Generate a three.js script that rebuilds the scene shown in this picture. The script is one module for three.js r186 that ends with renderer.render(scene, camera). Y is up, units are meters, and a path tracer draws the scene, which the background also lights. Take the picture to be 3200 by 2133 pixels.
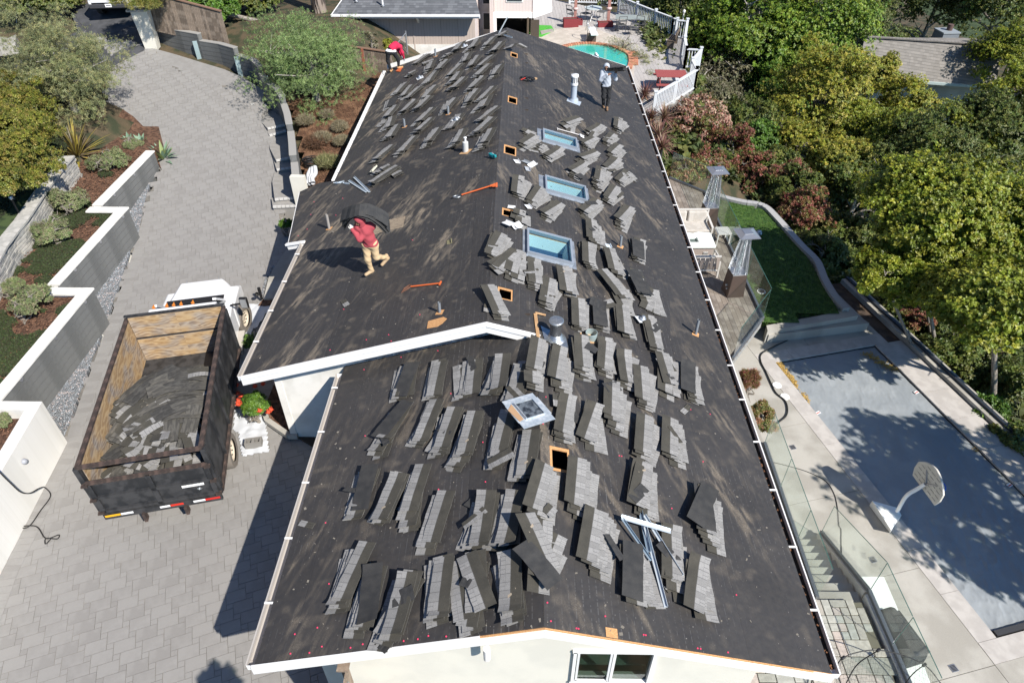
import * as THREE from 'three';
import { mergeGeometries } from 'three/addons/utils/BufferGeometryUtils.js';
import { RoundedBoxGeometry } from 'three/addons/geometries/RoundedBoxGeometry.js';
import { MarchingCubes } from 'three/addons/objects/MarchingCubes.js';
import { Sky } from 'three/addons/objects/Sky.js';

// ---------------------------------------------------------------- camera, sky, sun, exposure
const EYE = 12.8, FOCAL = 2133, CX = 1600, CY = 1066.5;      // the drone's height and its lens in photograph pixels
const PITCH = Math.atan((CY + 725) / FOCAL), YAW = Math.atan(40 / (FOCAL / Math.cos(PITCH)));
const scene = new THREE.Scene();
const camera = new THREE.PerspectiveCamera(2 * Math.atan(CY / FOCAL) * 180 / Math.PI, 1024 / 682,0.1,900);
camera.position.set(0, EYE, 0);
camera.rotation.set(-PITCH, YAW, 0, 'YXZ');
const renderer = new THREE.WebGLRenderer({ antialias: true });
renderer.setSize(1024,682);
renderer.toneMapping = THREE.LinearToneMapping;
renderer.toneMappingExposure = 1.5;
renderer.shadowMap.enabled = true;
const SUN = new THREE.Vector3(0.518,0.695,0.518).normalize();
const sky = new Sky();
sky.scale.setScalar(800);
sky.name = 'sky';
Object.assign(sky.userData, { kind: 'structure' });
const su = sky.material.uniforms;
su.sunPosition.value.copy(SUN); su.turbidity.value = 3; su.rayleigh.value = 1.2; su.mieCoefficient.value = 0.004; su.mieDirectionalG.value = 0.8;
scene.add(sky);
scene.environmentIntensity = 0.1;
const sun = new THREE.DirectionalLight(new THREE.Color(1,0.94,0.85), 5.0);
sun.name = 'sun';
sun.position.copy(SUN).multiplyScalar(80).add(new THREE.Vector3(0,0,-20));
sun.target.position.set(0,0,-20);
sun.castShadow = true; sun.shadow.mapSize.set(4096,4096); sun.shadow.radius = 1;
Object.assign(sun.shadow.camera, { left: -60, right: 60, top: 60, bottom: -60, near: 1, far: 220 });
scene.add(sun, sun.target);

// ---------------------------------------------------------------- helpers
const V = (x, y, z) => new THREE.Vector3(x, y, z);
function rng(seed) { let s = seed >>> 0; return () => { s = (s + 0x6D2B79F5) | 0; let t = Math.imul(s ^ (s >>> 15), 1 | s); t = (t + Math.imul(t ^ (t >>> 7), 61 | t)) ^ t; return ((t ^ (t >>> 14)) >>> 0) / 4294967296; }; }
const R = rng(7);
const rr = (a, b, r = R) => a + (b - a) * r();
// surveyed places: a spot in the photograph is carried onto the plane it lies on, giving metres
const fwd = V(0,0,-1).applyEuler(camera.rotation), rgt = V(1,0,0).applyEuler(camera.rotation), upv = V(0,1,0).applyEuler(camera.rotation);
const COLS = [0,800,1600,2350], ROWS = [0,550,1050,1533];
const Q = (k, x, y) => [COLS[k % 4] + x * 850 / 2221, ROWS[k >> 2] + y * 850 / 2221];
const ray = (p) => V(0,0,0).addScaledVector(rgt, p[0] - CX).addScaledVector(upv, CY - p[1]).addScaledVector(fwd, FOCAL);
const onY = (p, y = 0) => { const r = ray(p); return V(0, EYE, 0).addScaledVector(r, (y - EYE) / r.y); };
const onZ = (p, z) => { const r = ray(p); return V(0, EYE, 0).addScaledVector(r, z / r.z); };
const onX = (p, x) => { const r = ray(p); return V(0, EYE, 0).addScaledVector(r, x / r.x); };
const g = (k, x, y, h = 0) => onY(Q(k, x, y), h);
const topOf = (base, p) => onZ(p, base.z).y;                  // height of a point straight above a known foot
// roof planes: slope, eaves, ridges
const S = 0.293, yE = 2.438, xR = 4.72, xL = -3.96, xL2 = -6.16, xr1 = 0.38, xr2 = -0.693;
const yRight = (x) => yE + S * (xR - x), y1 = yRight(xr1), y2 = yRight(xr2), yLow = (x) => y1 - S * (xr1 - x), yUp = (x) => y2 - S * (xr2 - x);
const onSlope = (p, s, c) => { const r = ray(p), t = (c + s * 0 - EYE) / (r.y - s * r.x); return V(0, EYE, 0).addScaledVector(r, t); };   // y = c + s x
const ROOF = {
  R: { at: (p) => onSlope(p, -S, yE + S * xR), y: yRight, s: -1 },
  L: { at: (p) => onSlope(p, S, y1 - S * xr1), y: yLow, s: 1 },
  U: { at: (p) => onSlope(p, S, y2 - S * xr2), y: yUp, s: 1 },
};
// names and labels
const used = new Map();
function numbered(n) { const k = used.get(n) ?? 0; used.set(n, k + 1); return k ? n + '_' + String(k).padStart(3, '0') : n; }
function tag(o, label, category, group, kind) {
  if (label) o.userData.label = label;
  if (category) o.userData.category = category;
  if (group) o.userData.group = group;
  if (kind) o.userData.kind = kind;
  return o;
}
function thing(name, label, category, pos = V(0,0,0), turn = 0, group) {
  const o = new THREE.Group(); o.name = numbered(name); o.position.copy(pos); o.rotation.y = turn; scene.add(o);
  return tag(o, label, category, group);
}
function mesh(geo, m, name, parent) {
  const o = new THREE.Mesh(Array.isArray(geo) ? merge(geo) : geo, m); o.name = parent ? name : numbered(name);
  o.castShadow = o.receiveShadow = true; (parent ?? scene).add(o); return o;
}
function solo(geo, m, name, label, category, group) { return tag(mesh(geo, m, name), label, category, group); }
function ground(geo, m, name) { return tag(mesh(geo, m, name), null, null, null, 'structure'); }
function merge(list) {
  return mergeGeometries(list.map((a) => { const b = a.index ? a.toNonIndexed() : a.clone(); for (const k of Object.keys(b.attributes)) if (!['position', 'normal', 'uv'].includes(k)) b.deleteAttribute(k); if (!b.attributes.normal) b.computeVertexNormals(); if (!b.attributes.uv) b.setAttribute('uv', new THREE.BufferAttribute(new Float32Array(b.attributes.position.count * 2), 2)); return b; }));
}
// boxes carry uv in metres
function boxUV(b) {
  const p = b.attributes.position, n = b.attributes.normal, u = new Float32Array(p.count * 2);
  for (let i = 0; i < p.count; i++) {
    const ax = Math.abs(n.getX(i)), ay = Math.abs(n.getY(i)), az = Math.abs(n.getZ(i));
    u[2 * i] = ax > ay && ax > az ? p.getZ(i) : p.getX(i); u[2 * i + 1] = ay >= ax && ay >= az ? p.getZ(i) : p.getY(i);
  }
  b.setAttribute('uv', new THREE.BufferAttribute(u, 2)); return b;
}
const box = (w, h, d, x = 0, y = 0, z = 0, ry = 0) => { const b = boxUV(new THREE.BoxGeometry(w, h, d)); if (ry) b.rotateY(ry); return b.translate(x, y, z); };
const rbox = (w, h, d, r, x = 0, y = 0, z = 0, ry = 0) => { const b = boxUV(new RoundedBoxGeometry(w, h, d, 2, r)); if (ry) b.rotateY(ry); return b.translate(x, y, z); };
function bar(a, b, w, h) {           // a box from a to b, w across, h deep
  const d = b.clone().sub(a), L = d.length(), m = new THREE.Matrix4(), z = d.clone().normalize(), up = Math.abs(z.y) > 0.99 ? V(1,0,0) : V(0,1,0), x = up.clone().cross(z).normalize(), y = z.clone().cross(x);
  m.makeBasis(x, y, z).setPosition(a.clone().add(b).multiplyScalar(0.5));
  return boxUV(new THREE.BoxGeometry(w, h, L)).applyMatrix4(m);
}
function rod(a, b, r1, r2 = r1, n = 10) {
  const d = b.clone().sub(a), c = new THREE.CylinderGeometry(r2, r1, d.length(), n);
  return c.applyQuaternion(new THREE.Quaternion().setFromUnitVectors(V(0,1,0), d.clone().normalize())).translate((a.x + b.x) / 2, (a.y + b.y) / 2, (a.z + b.z) / 2);
}
const flat = (q) => { const f = q.toNonIndexed(); f.computeVertexNormals(); return f; };
const tube = (pts, r, seg = 40, n = 6, closed = false) => new THREE.TubeGeometry(new THREE.CatmullRomCurve3(pts, closed), seg, r, n, closed);
// flat or leaning slabs from an outline in x,z; top(x,z) gives the height
function slab(pts, top, thick, holes = [], step = 0) {
  const sh = new THREE.Shape(pts.map((p) => new THREE.Vector2(p[0],-p[1])));
  for (const h of holes) sh.holes.push(new THREE.Path(h.map((p) => new THREE.Vector2(p[0],-p[1]))));
  const e = new THREE.ExtrudeGeometry(sh, { depth: thick, bevelEnabled: false }), p = e.attributes.position, u = new Float32Array(p.count * 2);
  for (let i = 0; i < p.count; i++) {
    const x = p.getX(i), z = -p.getY(i), d = p.getZ(i), y = typeof top === 'function' ? top(x, z) : top;
    p.setXYZ(i, x, y - thick + d, z); u[2 * i] = x; u[2 * i + 1] = z;
  }
  e.setAttribute('uv', new THREE.BufferAttribute(u, 2)); e.computeVertexNormals(); return e;
}
const xz = (v) => [v.x, v.z];
// a finely divided sheet over a rectangle, height from f; keep(x,z) cuts it
function sheet(x0, x1, z0, z1, step, f, keep) {
  const nx = Math.ceil((x1 - x0) / step), nz = Math.ceil((z1 - z0) / step), pos = [], uv = [], idx = [], id = new Int32Array((nx + 1) * (nz + 1)).fill(-1);
  const X = (i) => x0 + (x1 - x0) * i / nx, Z = (j) => z0 + (z1 - z0) * j / nz;
  const vid = (i, j) => { const k = j * (nx + 1) + i; if (id[k] < 0) { id[k] = pos.length / 3; const x = X(i), z = Z(j); pos.push(x, f(x, z), z); uv.push(x, z); } return id[k]; };
  for (let j = 0; j < nz; j++) for (let i = 0; i < nx; i++) {
    if (keep && !keep((X(i) + X(i + 1)) / 2, (Z(j) + Z(j + 1)) / 2)) continue;
    const a = vid(i, j), b = vid(i + 1, j), c = vid(i, j + 1), d = vid(i + 1, j + 1); idx.push(a, c, b, b, c, d);
  }
  const q = new THREE.BufferGeometry(); q.setAttribute('position', new THREE.Float32BufferAttribute(pos, 3)); q.setAttribute('uv', new THREE.Float32BufferAttribute(uv, 2)); q.setIndex(idx); q.computeVertexNormals(); return q;
}
function inside(poly, x, z) { let c = false; for (let i = 0, j = poly.length - 1; i < poly.length; j = i++) { const [xi, zi] = poly[i],[xj, zj] = poly[j]; if ((zi > z) !== (zj > z) && x < (xj - xi) * (z - zi) / (zj - zi) + xi) c = !c; } return c; }

// ---------------------------------------------------------------- noise and textures
const hash = (x, y, s) => { let h = Math.imul(x, 374761393) + Math.imul(y, 668265263) + Math.imul(s, 1442695041); h = Math.imul(h ^ (h >>> 13), 1274126177); return ((h ^ (h >>> 16)) >>> 0) / 4294967296; };
function vn(x, y, s, px = 0, py = px) {      // value noise, wrapping every px, py cells
  let xi = Math.floor(x), yi = Math.floor(y); const fx = x - xi, fy = y - yi, u = fx * fx * (3 - 2 * fx), v = fy * fy * (3 - 2 * fy);
  let x1 = xi + 1, yy = yi + 1; if (px) { xi = ((xi % px) + px) % px; x1 = ((x1 % px) + px) % px; yi = ((yi % py) + py) % py; yy = ((yy % py) + py) % py; }
  const a = hash(xi, yi, s), b = hash(x1, yi, s), c = hash(xi, yy, s), d = hash(x1, yy, s);
  return a + (b - a) * u + (c - a) * v + (a - b - c + d) * u * v;
}
function fbm(x, y, s, oct = 4, px = 0) { let a = 0, w = 0.5, t = 0; for (let i = 0; i < oct; i++) { a += w * vn(x, y, s + i * 17, px); t += w; w *= 0.5; x *= 2; y *= 2; px *= 2; } return a / t; }
const sst = (a, b, x) => { const t = Math.min(1, Math.max(0, (x - a) / (b - a))); return t * t * (3 - 2 * t); };
function tex(w, h, f, metres, srgb = true, mz = metres) {      // f(x, y) in 0..1 gives linear [r,g,b] 0..1
  const d = new Uint8Array(w * h * 4);
  for (let j = 0; j < h; j++) for (let i = 0; i < w; i++) {
    const c = f((i + 0.5) / w, (j + 0.5) / h), k = (j * w + i) * 4;
    for (let q = 0; q < 3; q++) { const v = Math.min(1, Math.max(0, c[q])); d[k + q] = 255 * (srgb ? (v < 0.0031308 ? 12.92 * v : 1.055 * Math.pow(v, 1 / 2.4) - 0.055) : v) + 0.5; }
    d[k + 3] = 255;
  }
  const t = new THREE.DataTexture(d, w, h); t.wrapS = t.wrapT = THREE.RepeatWrapping; t.magFilter = THREE.LinearFilter; t.minFilter = THREE.LinearMipmapLinearFilter; t.generateMipmaps = true;
  if (srgb) t.colorSpace = THREE.SRGBColorSpace;
  t.repeat.set(1 / metres, 1 / mz); t.needsUpdate = true; return t;
}
const C = (r, gg, b) => new THREE.Color().setRGB(r, gg, b);
const mix = (a, b, t) => [a[0] + (b[0] - a[0]) * t, a[1] + (b[1] - a[1]) * t, a[2] + (b[2] - a[2]) * t];
const mat = (r, gg, b, rough = 0.7, o = {}) => new THREE.MeshStandardMaterial({ color: C(r, gg, b), roughness: rough, ...o });
// mottled surface: two tones, patch size in cells per tile, fine grain
function mottled(a, b, metres, cells, grain, seed, rough = 0.85, o = {}, size = 512) {
  const m = tex(size, size, (x, y) => { const n = fbm(x * cells, y * cells, seed, 5, cells), k = 1 + grain * (hash(Math.floor(x * size), Math.floor(y * size), seed) - 0.5); const c = mix(a, b, sst(0.3,0.7, n)); return [c[0] * k, c[1] * k, c[2] * k]; }, metres);
  return new THREE.MeshStandardMaterial({ map: m, roughness: rough, ...o });
}
function bumpTex(size, metres, f) { return tex(size, size, (x, y) => { const v = f(x, y); return [v, v, v]; }, metres, false); }
const M = {
  white: mottled([0.74,0.725,0.685],[0.63,0.615,0.57],2,6,0.07,11,0.8),
  cream: mottled([0.68,0.655,0.575],[0.62,0.6,0.53],3,6,0.06,12,0.85),
  trim: mat(0.80,0.79,0.77,0.45), metalw: mat(0.72,0.72,0.72,0.4),
  black: mat(0.012,0.012,0.013,0.5), rubber: mat(0.03,0.029,0.028,0.85),
  steel: mat(0.55,0.57,0.6,0.32, { metalness: 1 }), galv: mottled([0.42,0.45,0.47],[0.6,0.62,0.63],0.5,5,0.12,13,0.38, { metalness: 0.85 }),
  lead: mottled([0.2,0.23,0.27],[0.33,0.36,0.4],0.4,4,0.1,14,0.5, { metalness: 0.4 }),
  alu: mat(0.5,0.51,0.53,0.3, { metalness: 0.75 }),
  glass: new THREE.MeshPhysicalMaterial({ color: C(0.86,0.94,0.9), transmission: 1, thickness: 0, roughness: 0.02, ior: 1.45 }),
  soil: mottled([0.05,0.034,0.024],[0.09,0.06,0.04],1.5,8,0.5,15),
};
// ---------------------------------------------------------------- roofing materials
function feltTex(seed, dirx, amount, N = 1536) {
  const P = 10.24;
  return tex(N, N, (x, y) => {
    const X = x * P, Z = y * P;
    const roll = Math.floor(X / 0.853), rt = hash(roll, 0, seed), seam = X / 0.853 - roll;
    let v = 0.03 + 0.007 * rt + 0.012 * (fbm(x * 12, y * 12, seed, 3,12) - 0.5);
    // dust rubbed across the sheet in strokes that lean one way, with grain
    const al = 0.32 * dirx * X - 0.95 * Z, ac = 0.95 * X + 0.32 * dirx * Z, fade = sst(0,0.05, y) * sst(1,0.95, y);
    const big = sst(0.3,0.7, fbm(x * 5, y * 5, seed + 3,2,5)), st = fbm(ac * 3.6, al * 0.62, seed + 5,4), s2 = fbm(ac * 16, al * 3.5, seed + 7,3);
    const grain = 0.3 + 1.4 * hash(Math.floor(x * N), Math.floor(y * N), seed + 9), fine = fbm(x * 170, y * 170, seed + 8,2,170);
    const d = fade * amount * (0.2 + 0.8 * big) * sst(0.44,0.74, st) * sst(0.3,0.75, s2) * grain + amount * 0.3 * sst(0.62,0.9, fbm(x * 50, y * 50, seed + 6,2,50)) * grain + 0.12 * fine;
    let c = [v + d * 0.112, v * 0.96 + d * 0.09, v * 0.985 + d * 0.062];
    // printed dashed lines along the rolls
    const ln = X / 0.1066, lf = Math.abs(ln - Math.round(ln)) * 0.1066, dash = hash(Math.floor(Z / 0.022), Math.round(ln), seed + 2);
    if (lf < 0.0045 && dash > 0.5) { const k = 0.085 * Math.pow(vn(X * 2, Z * 2, seed + 4), 1.5); c = [c[0] + k, c[1] + k, c[2] + k]; }
    if (seam < 0.012) c = mix(c, [0.014,0.014,0.015],0.35);
    if (hash(Math.floor(x * 1024), Math.floor(y * 1024), seed + 12) > 0.9992) c = [0.3,0.28,0.25];      // specks of plaster and chips
    return c;
  }, P);
}
const feltBump = bumpTex(1024,10.24, (x, y) => 0.5 * fbm(x * 30, y * 10,31,4,30) + 0.3 * fbm(x * 120, y * 120,32,2,120) + 0.2 * ((x * 12 % 1) < 0.02 ? 0 : 1));
const feltOpt = { roughness: 0.62, bumpMap: feltBump, bumpScale: 0.012 };
M.feltR = new THREE.MeshStandardMaterial({ map: feltTex(41,-1,0.9), ...feltOpt });
M.feltL = new THREE.MeshStandardMaterial({ map: feltTex(42,1,1.1), ...feltOpt });
M.feltU = new THREE.MeshStandardMaterial({ map: feltTex(43,1,1.7), ...feltOpt });
M.feltNew = new THREE.MeshStandardMaterial({ map: feltTex(44,1,0.1,1024), ...feltOpt });
const osbMap = tex(512,512, (x, y) => { const a = Math.floor(vn(x * 20, y * 20,50,20) * 6), ang = a * 1.05, u = (x * Math.cos(ang) - y * Math.sin(ang)) * 30, v = (x * Math.sin(ang) + y * Math.cos(ang)) * 90, n = vn(u, v, 51 + a); return mix([0.42,0.2,0.075],[0.66,0.38,0.17], n); }, 0.6);
M.osb = new THREE.MeshStandardMaterial({ map: osbMap, roughness: 0.8 });
M.lumber = mottled([0.42,0.25,0.12],[0.55,0.35,0.18],0.4,4,0.2,52);
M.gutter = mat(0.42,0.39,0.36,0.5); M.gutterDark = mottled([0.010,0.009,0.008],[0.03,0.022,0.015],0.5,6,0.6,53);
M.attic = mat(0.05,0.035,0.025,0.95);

// ---------------------------------------------------------------- the house
const ZF = -4.69, ZG = -11.07, ZB = -31.9;                  // front rake, upper gable, back rake
const house = thing('house', 'long cream house with a low gabled roof stripped to black underlayment', 'house');
// openings cut through felt and sheathing: four spots each, [plane, corners in tile coordinates]
const quad = (pl, k, pts) => pts.map(([x, y]) => xz(ROOF[pl].at(Q(k, x, y))));
const ctr = (q) => [q.reduce((a, p) => a + p[0],0) / q.length, q.reduce((a, p) => a + p[1],0) / q.length];
const grow = (q, d) => { const c = ctr(q); return q.map(([x, z]) => { const L = Math.hypot(x - c[0], z - c[1]); return [x + (x - c[0]) / L * d, z + (z - c[1]) / L * d]; }); };
const rectAt = (cx, cz, w, l, a = 0) => [[-w / 2,-l / 2],[w / 2,-l / 2],[w / 2, l / 2],[-w / 2, l / 2]].map(([x, z]) => [cx + x * Math.cos(a) - z * Math.sin(a), cz + x * Math.sin(a) + z * Math.cos(a)]);
function holeAt(k, x, y, w, l, a = 0) { const c = ROOF.R.at(Q(k, x, y)); return rectAt(c.x, c.z, w, l, a); }
const openings = [holeAt(10,392,1005,0.27,0.42), holeAt(5,2055,298,0.22,0.3), holeAt(5,2035,962,0.26,0.34), holeAt(1,2108,447,0.22,0.45), holeAt(1,2095,815,0.26,0.5), holeAt(1,2075,1225,0.3,0.5)];
// skylight wells
const skyQ = [
  quad('R', 6,[[118,440],[478,548],[492,742],[112,640]]),
  quad('R', 2,[[260,1435],[598,1558],[612,1690],[268,1540]]),
  quad('R', 2,[[243,1065],[520,1150],[535,1245],[250,1140]]),
].map((q) => { const xs = q.map((p) => p[0]), zs = q.map((p) => p[1]); const m = (a) => a.reduce((s, v) => s + v, 0) / 4; return { x: m(xs), z: m(zs), w: (xs[1] + xs[2] - xs[0] - xs[3]) / 2, l: (zs[2] + zs[3] - zs[0] - zs[1]) / 2 }; });
const wells = skyQ.map((s) => rectAt(s.x, s.z, s.w - 0.16, s.l - 0.16));
const rightOutline = [[xR, ZF],[xR, ZB],[xr2, ZB - 0.1],[xr2, ZG],[xr1, ZG],[xr1, ZF]];
const clampQ = (q) => q;
mesh(slab(rightOutline, (x) => yRight(x) - 0.006,0.024,[...openings, ...wells]), M.osb, 'sheathing', house);
mesh(slab(rightOutline, yRight, 0.005,[...openings.map((q) => grow(q, 0.075)), ...wells]), M.feltR, 'roof', house);
const lowOutline = [[xL, ZF],[xr1 - 0.002, ZF],[xr1 - 0.002, ZG - 0.35],[xL, ZG - 0.35]];
mesh(slab(lowOutline, (x) => yLow(x) - 0.006,0.024), M.osb, 'sheathing', house);
mesh(slab(lowOutline, yLow, 0.005), M.feltL, 'roof', house);
const upOutline = [[xL2, ZG],[xr2 - 0.002, ZG],[xr2 - 0.002, ZB - 0.1],[-6.02,-31.15],[-6.12,-20.45],[-6.70,-20.62],[-7.3,-20.35],[-6.72,-16.85],[xL2,-16.75]];
mesh(slab(upOutline, (x) => yUp(x) - 0.006,0.024), M.osb, 'sheathing', house);
mesh(slab(upOutline, yUp, 0.005), M.feltU, 'roof', house);
// fresh strip of underlayment folded over the upper ridge and across the hip near it
const stripPts = (pl, k, pts) => pts.map(([x, y]) => xz(ROOF[pl].at(Q(k, x, y))));
mesh(slab(stripPts('R', 5,[[1932,130],[2090,150],[2205,640],[2205,1235],[1872,1165]]).map(([x, z]) => [Math.max(x, xr2 + 0.004), z]), (x) => yRight(x) + 0.006,0.004,[grow(openings[1],0.06), grow(openings[2],0.06)]), M.feltNew, 'roof_strip', house);
mesh(slab(stripPts('U', 5,[[1925,130],[1800,180],[1760,620],[1690,1205],[1860,1165]]).map(([x, z]) => [Math.min(x, xr2 - 0.006), z]), (x) => yUp(x) + 0.006,0.004), M.feltNew, 'roof_strip', house);
mesh(slab([[0.1, ZF - 0.01],[xr1 - 0.004, ZF - 0.01],[xr1 - 0.004,-7.4],[0.12,-7.4]], (x) => yLow(x) + 0.006,0.004), M.feltNew, 'roof_strip', house);
mesh(slab(stripPts('R', 6,[[1010,1000],[1290,1010],[1295,1480],[1180,1450],[1040,1400],[1000,1290]]), (x) => yRight(x) + 0.006,0.004), M.feltNew, 'roof_strip', house);
mesh(slab(stripPts('R', 6,[[960,790],[1230,870],[1290,1150],[1130,1170],[1000,1130]]), (x) => yRight(x) + 0.0035,0.003), M.feltNew, 'roof_strip', house);
// attic darkness under the openings and white skylight shafts
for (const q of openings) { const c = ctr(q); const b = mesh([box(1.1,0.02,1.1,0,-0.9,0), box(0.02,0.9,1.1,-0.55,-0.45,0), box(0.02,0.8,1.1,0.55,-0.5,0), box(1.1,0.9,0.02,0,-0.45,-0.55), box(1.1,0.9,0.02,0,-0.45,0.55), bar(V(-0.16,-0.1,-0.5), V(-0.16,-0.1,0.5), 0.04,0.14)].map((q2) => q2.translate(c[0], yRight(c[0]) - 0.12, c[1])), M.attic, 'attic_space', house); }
const skyGlass = new THREE.MeshPhysicalMaterial({ color: C(0.86,0.96,0.97), transmission: 1, thickness: 0, roughness: 0.02, ior: 1.5 });
const wellPaint = mat(0.66,0.74,0.74,0.7), skyFrame = mat(0.36,0.40,0.45,0.4, { metalness: 0.4 });
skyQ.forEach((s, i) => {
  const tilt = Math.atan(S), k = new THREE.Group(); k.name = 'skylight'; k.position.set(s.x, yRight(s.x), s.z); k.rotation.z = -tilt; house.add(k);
  const W = s.w / Math.cos(tilt), L = s.l, h = 0.11, t = 0.05;
  mesh([box(W, h, t, 0, h / 2,-L / 2 + t / 2), box(W, h, t, 0, h / 2, L / 2 - t / 2), box(t, h, L - 2 * t, -W / 2 + t / 2, h / 2,0), box(t, h, L - 2 * t, W / 2 - t / 2, h / 2,0)], skyFrame, 'frame', k);
  mesh(box(W - 2 * t, 0.006, L - 2 * t, 0, h - 0.02,0), skyGlass, 'pane', k);
  mesh([box(W + 0.1,0.004,0.08,0.02,0.008,-L / 2 - 0.04), box(0.1,0.004, L + 0.16, W / 2 + 0.05,0.009,0.02), box(i ? 0.17 : 0.09,0.004, L + 0.16,-W / 2 - (i ? 0.085 : 0.045), 0.009,-0.02), box(W, 0.004,0.08,0,0.008, L / 2 + 0.04)], M.lead, 'flashing', k);
  const D = 1.5, w2 = W - 0.17, l2 = L - 0.17;
  mesh([box(0.02, D, l2,-w2 / 2,-D / 2 - 0.03,0), box(0.02, D, l2, w2 / 2,-D / 2 - 0.03,0), box(w2, D, 0.02,0,-D / 2 - 0.03,-l2 / 2), box(w2, D, 0.02,0,-D / 2 - 0.03, l2 / 2), box(w2,0.02, l2,0,-D - 0.03,0)], wellPaint, 'shaft', k); mesh(box(w2,0.01, l2,0,-0.36,0), mat(0.015,0.045,0.11,0.4), 'shadow_sheet', k);  // added dark blue sheet: its colour imitates the shadow deep in the shaft
});
// rake boards
const rake = (pts, z, yo = -0.035, h = 0.19, t = 0.035) => { const a = []; for (let i = 0; i + 1 < pts.length; i++) { const [A, B] = [pts[i], pts[i + 1]]; const sh = new THREE.Shape([[A[0], A[1] + yo],[B[0], B[1] + yo],[B[0], B[1] + yo - h],[A[0], A[1] + yo - h]].map((p) => new THREE.Vector2(...p))); a.push(new THREE.ExtrudeGeometry(sh, { depth: t, bevelEnabled: false }).translate(0,0, z)); } return a; };
mesh(rake([[xL - 0.05, yLow(xL)],[xr1, y1]], ZF + 0.002), M.trim, 'fascia', house);
mesh(rake([[xL - 0.05, yLow(xL)],[xr1 - 0.9, yLow(xr1 - 0.9)]], ZF + 0.003,0.006,0.05,0.02), M.trim, 'drip_edge', house);
mesh(rake([[xr1 + 0.002, y1],[xR + 0.04, yE]], ZF + 0.002), M.trim, 'fascia', house);
mesh(rake([[xr1 - 0.9, yLow(xr1 - 0.9)],[xr1, y1]], ZF + 0.001,-0.004,0.03,0.02), M.osb, 'sheathing_edge', house);
mesh(rake([[xr1 + 0.002, y1],[xR - 0.3, yRight(xR - 0.3)]], ZF + 0.001,-0.004,0.03,0.02), M.osb, 'sheathing_edge', house);
{ const c = ROOF.R.at(Q(14,815,1160)); mesh(slab(rectAt(c.x, c.z, 0.17,0.14), (x) => yRight(x) + 0.007,0.004), M.osb, 'sheathing_patch', house); }
mesh(rake([[xL2 - 0.05, yUp(xL2)],[xr2, y2]], ZG + 0.002,0.006,0.26,0.04), M.trim, 'fascia', house);
mesh(rake([[xr2 + 0.002, y2],[xr1 + 0.06, yRight(xr1 + 0.06)]], ZG + 0.002,0.006,0.26,0.04), M.trim, 'fascia', house);
mesh(rake([[xL2 - 0.05, yUp(xL2) + 0.012],[xr2, y2 + 0.012]], ZG + 0.042,-0.04,0.06,0.02), M.trim, 'drip_edge', house);
mesh(rake([[xr2 + 0.002, y2 + 0.012],[xr1 + 0.06, yRight(xr1 + 0.06) + 0.012]], ZG + 0.042,-0.04,0.06,0.02), M.trim, 'drip_edge', house);
mesh(box(0.3,0.17,0.1, xr1 + 0.03, yRight(xr1) - 0.16, ZG + 0.06), M.galv, 'flashing', house);
mesh(rake([[-6.2, yUp(-6.2)],[xr2, y2]],-32.06,-0.03,0.18), M.trim, 'fascia', house);
mesh(rake([[xr2 + 0.002, y2],[xR, yE]],-32.06,-0.03,0.18), M.trim, 'fascia', house);
// fascia along the little porch roof
const edge = (a, b, yo = -0.03, h = 0.14) => bar(V(a[0], yUp(a[0]) + yo - h / 2, a[1]), V(b[0], yUp(b[0]) + yo - h / 2, b[1]), 0.03, h);
mesh([edge([-6.74,-16.83],[-7.33,-20.36]), edge([-7.32,-20.38],[-6.70,-20.66]), edge([-6.70,-20.66],[-6.12,-20.47])], M.trim, 'fascia', house);
mesh([bar(V(xL2 - 0.02, yUp(xL2) - 0.09,-16.72), V(-6.75, yUp(-6.72) - 0.09,-16.82), 0.05,0.16), bar(V(xL2 - 0.02, yUp(xL2) - 0.0,-16.70), V(-6.78, yUp(-6.72) + 0.0,-16.80), 0.1,0.05)], M.trim, 'fascia', house);
// gutters
function gutterRun(A, B, side, inner, name = 'gutter') {        // side: which way is outside in x
  const w = 0.125, h = 0.11, L = A.z - B.z, n = [];
  const prof = (m, parts, nm) => mesh(parts, m, nm, house);
  const y = A.y - 0.075, mz = (A.z + B.z) / 2;
  prof(M.gutter === inner ? M.gutter : M.trim, [box(0.008, h, L, A.x + side * w, y, mz), box(0.022,0.016, L, A.x + side * (w + 0.006), y + h / 2, mz), box(w, 0.008,0.1, A.x + side * w / 2, y - h / 2 + 0.02, A.z - 0.06)], name);
  prof(inner, [box(w - 0.01,0.008, L, A.x + side * w / 2, y - h / 2, mz), box(0.006, h, L, A.x + side * 0.004, y - 0.01, mz)], name + '_trough');
  const cap = (z) => box(w, h + 0.01,0.012, A.x + side * w / 2, y, z);
  prof(M.trim, [cap(A.z + 0.004)], name + '_end_cap'); prof(M.trim, [cap(B.z)], name + '_end_cap');
}
const strap = (x, y, z, side) => mesh(box(0.17,0.012,0.035, x + side * 0.06, y - 0.014, z), M.trim, 'gutter_strap', house);
gutterRun(V(xL, yE, ZF), V(xL, yE, ZG - 0.1), -1, M.gutter);
gutterRun(V(xL2, yUp(xL2), ZG), V(xL2, yUp(xL2), -16.7), -1, M.gutter);
gutterRun(V(-6.1, yUp(-6.1), -20.5), V(-6.1, yUp(-6.1), -31.1), -1, M.trim);
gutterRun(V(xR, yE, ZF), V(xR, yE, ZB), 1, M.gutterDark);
for (const [k, x, y] of [[13,130,960],[13,290,437],[9,425,1242],[9,552,836],[9,662,485]]) { const p = onX(Q(k, x, y), xL - 0.06); strap(xL, yE, p.z, -1); }
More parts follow.
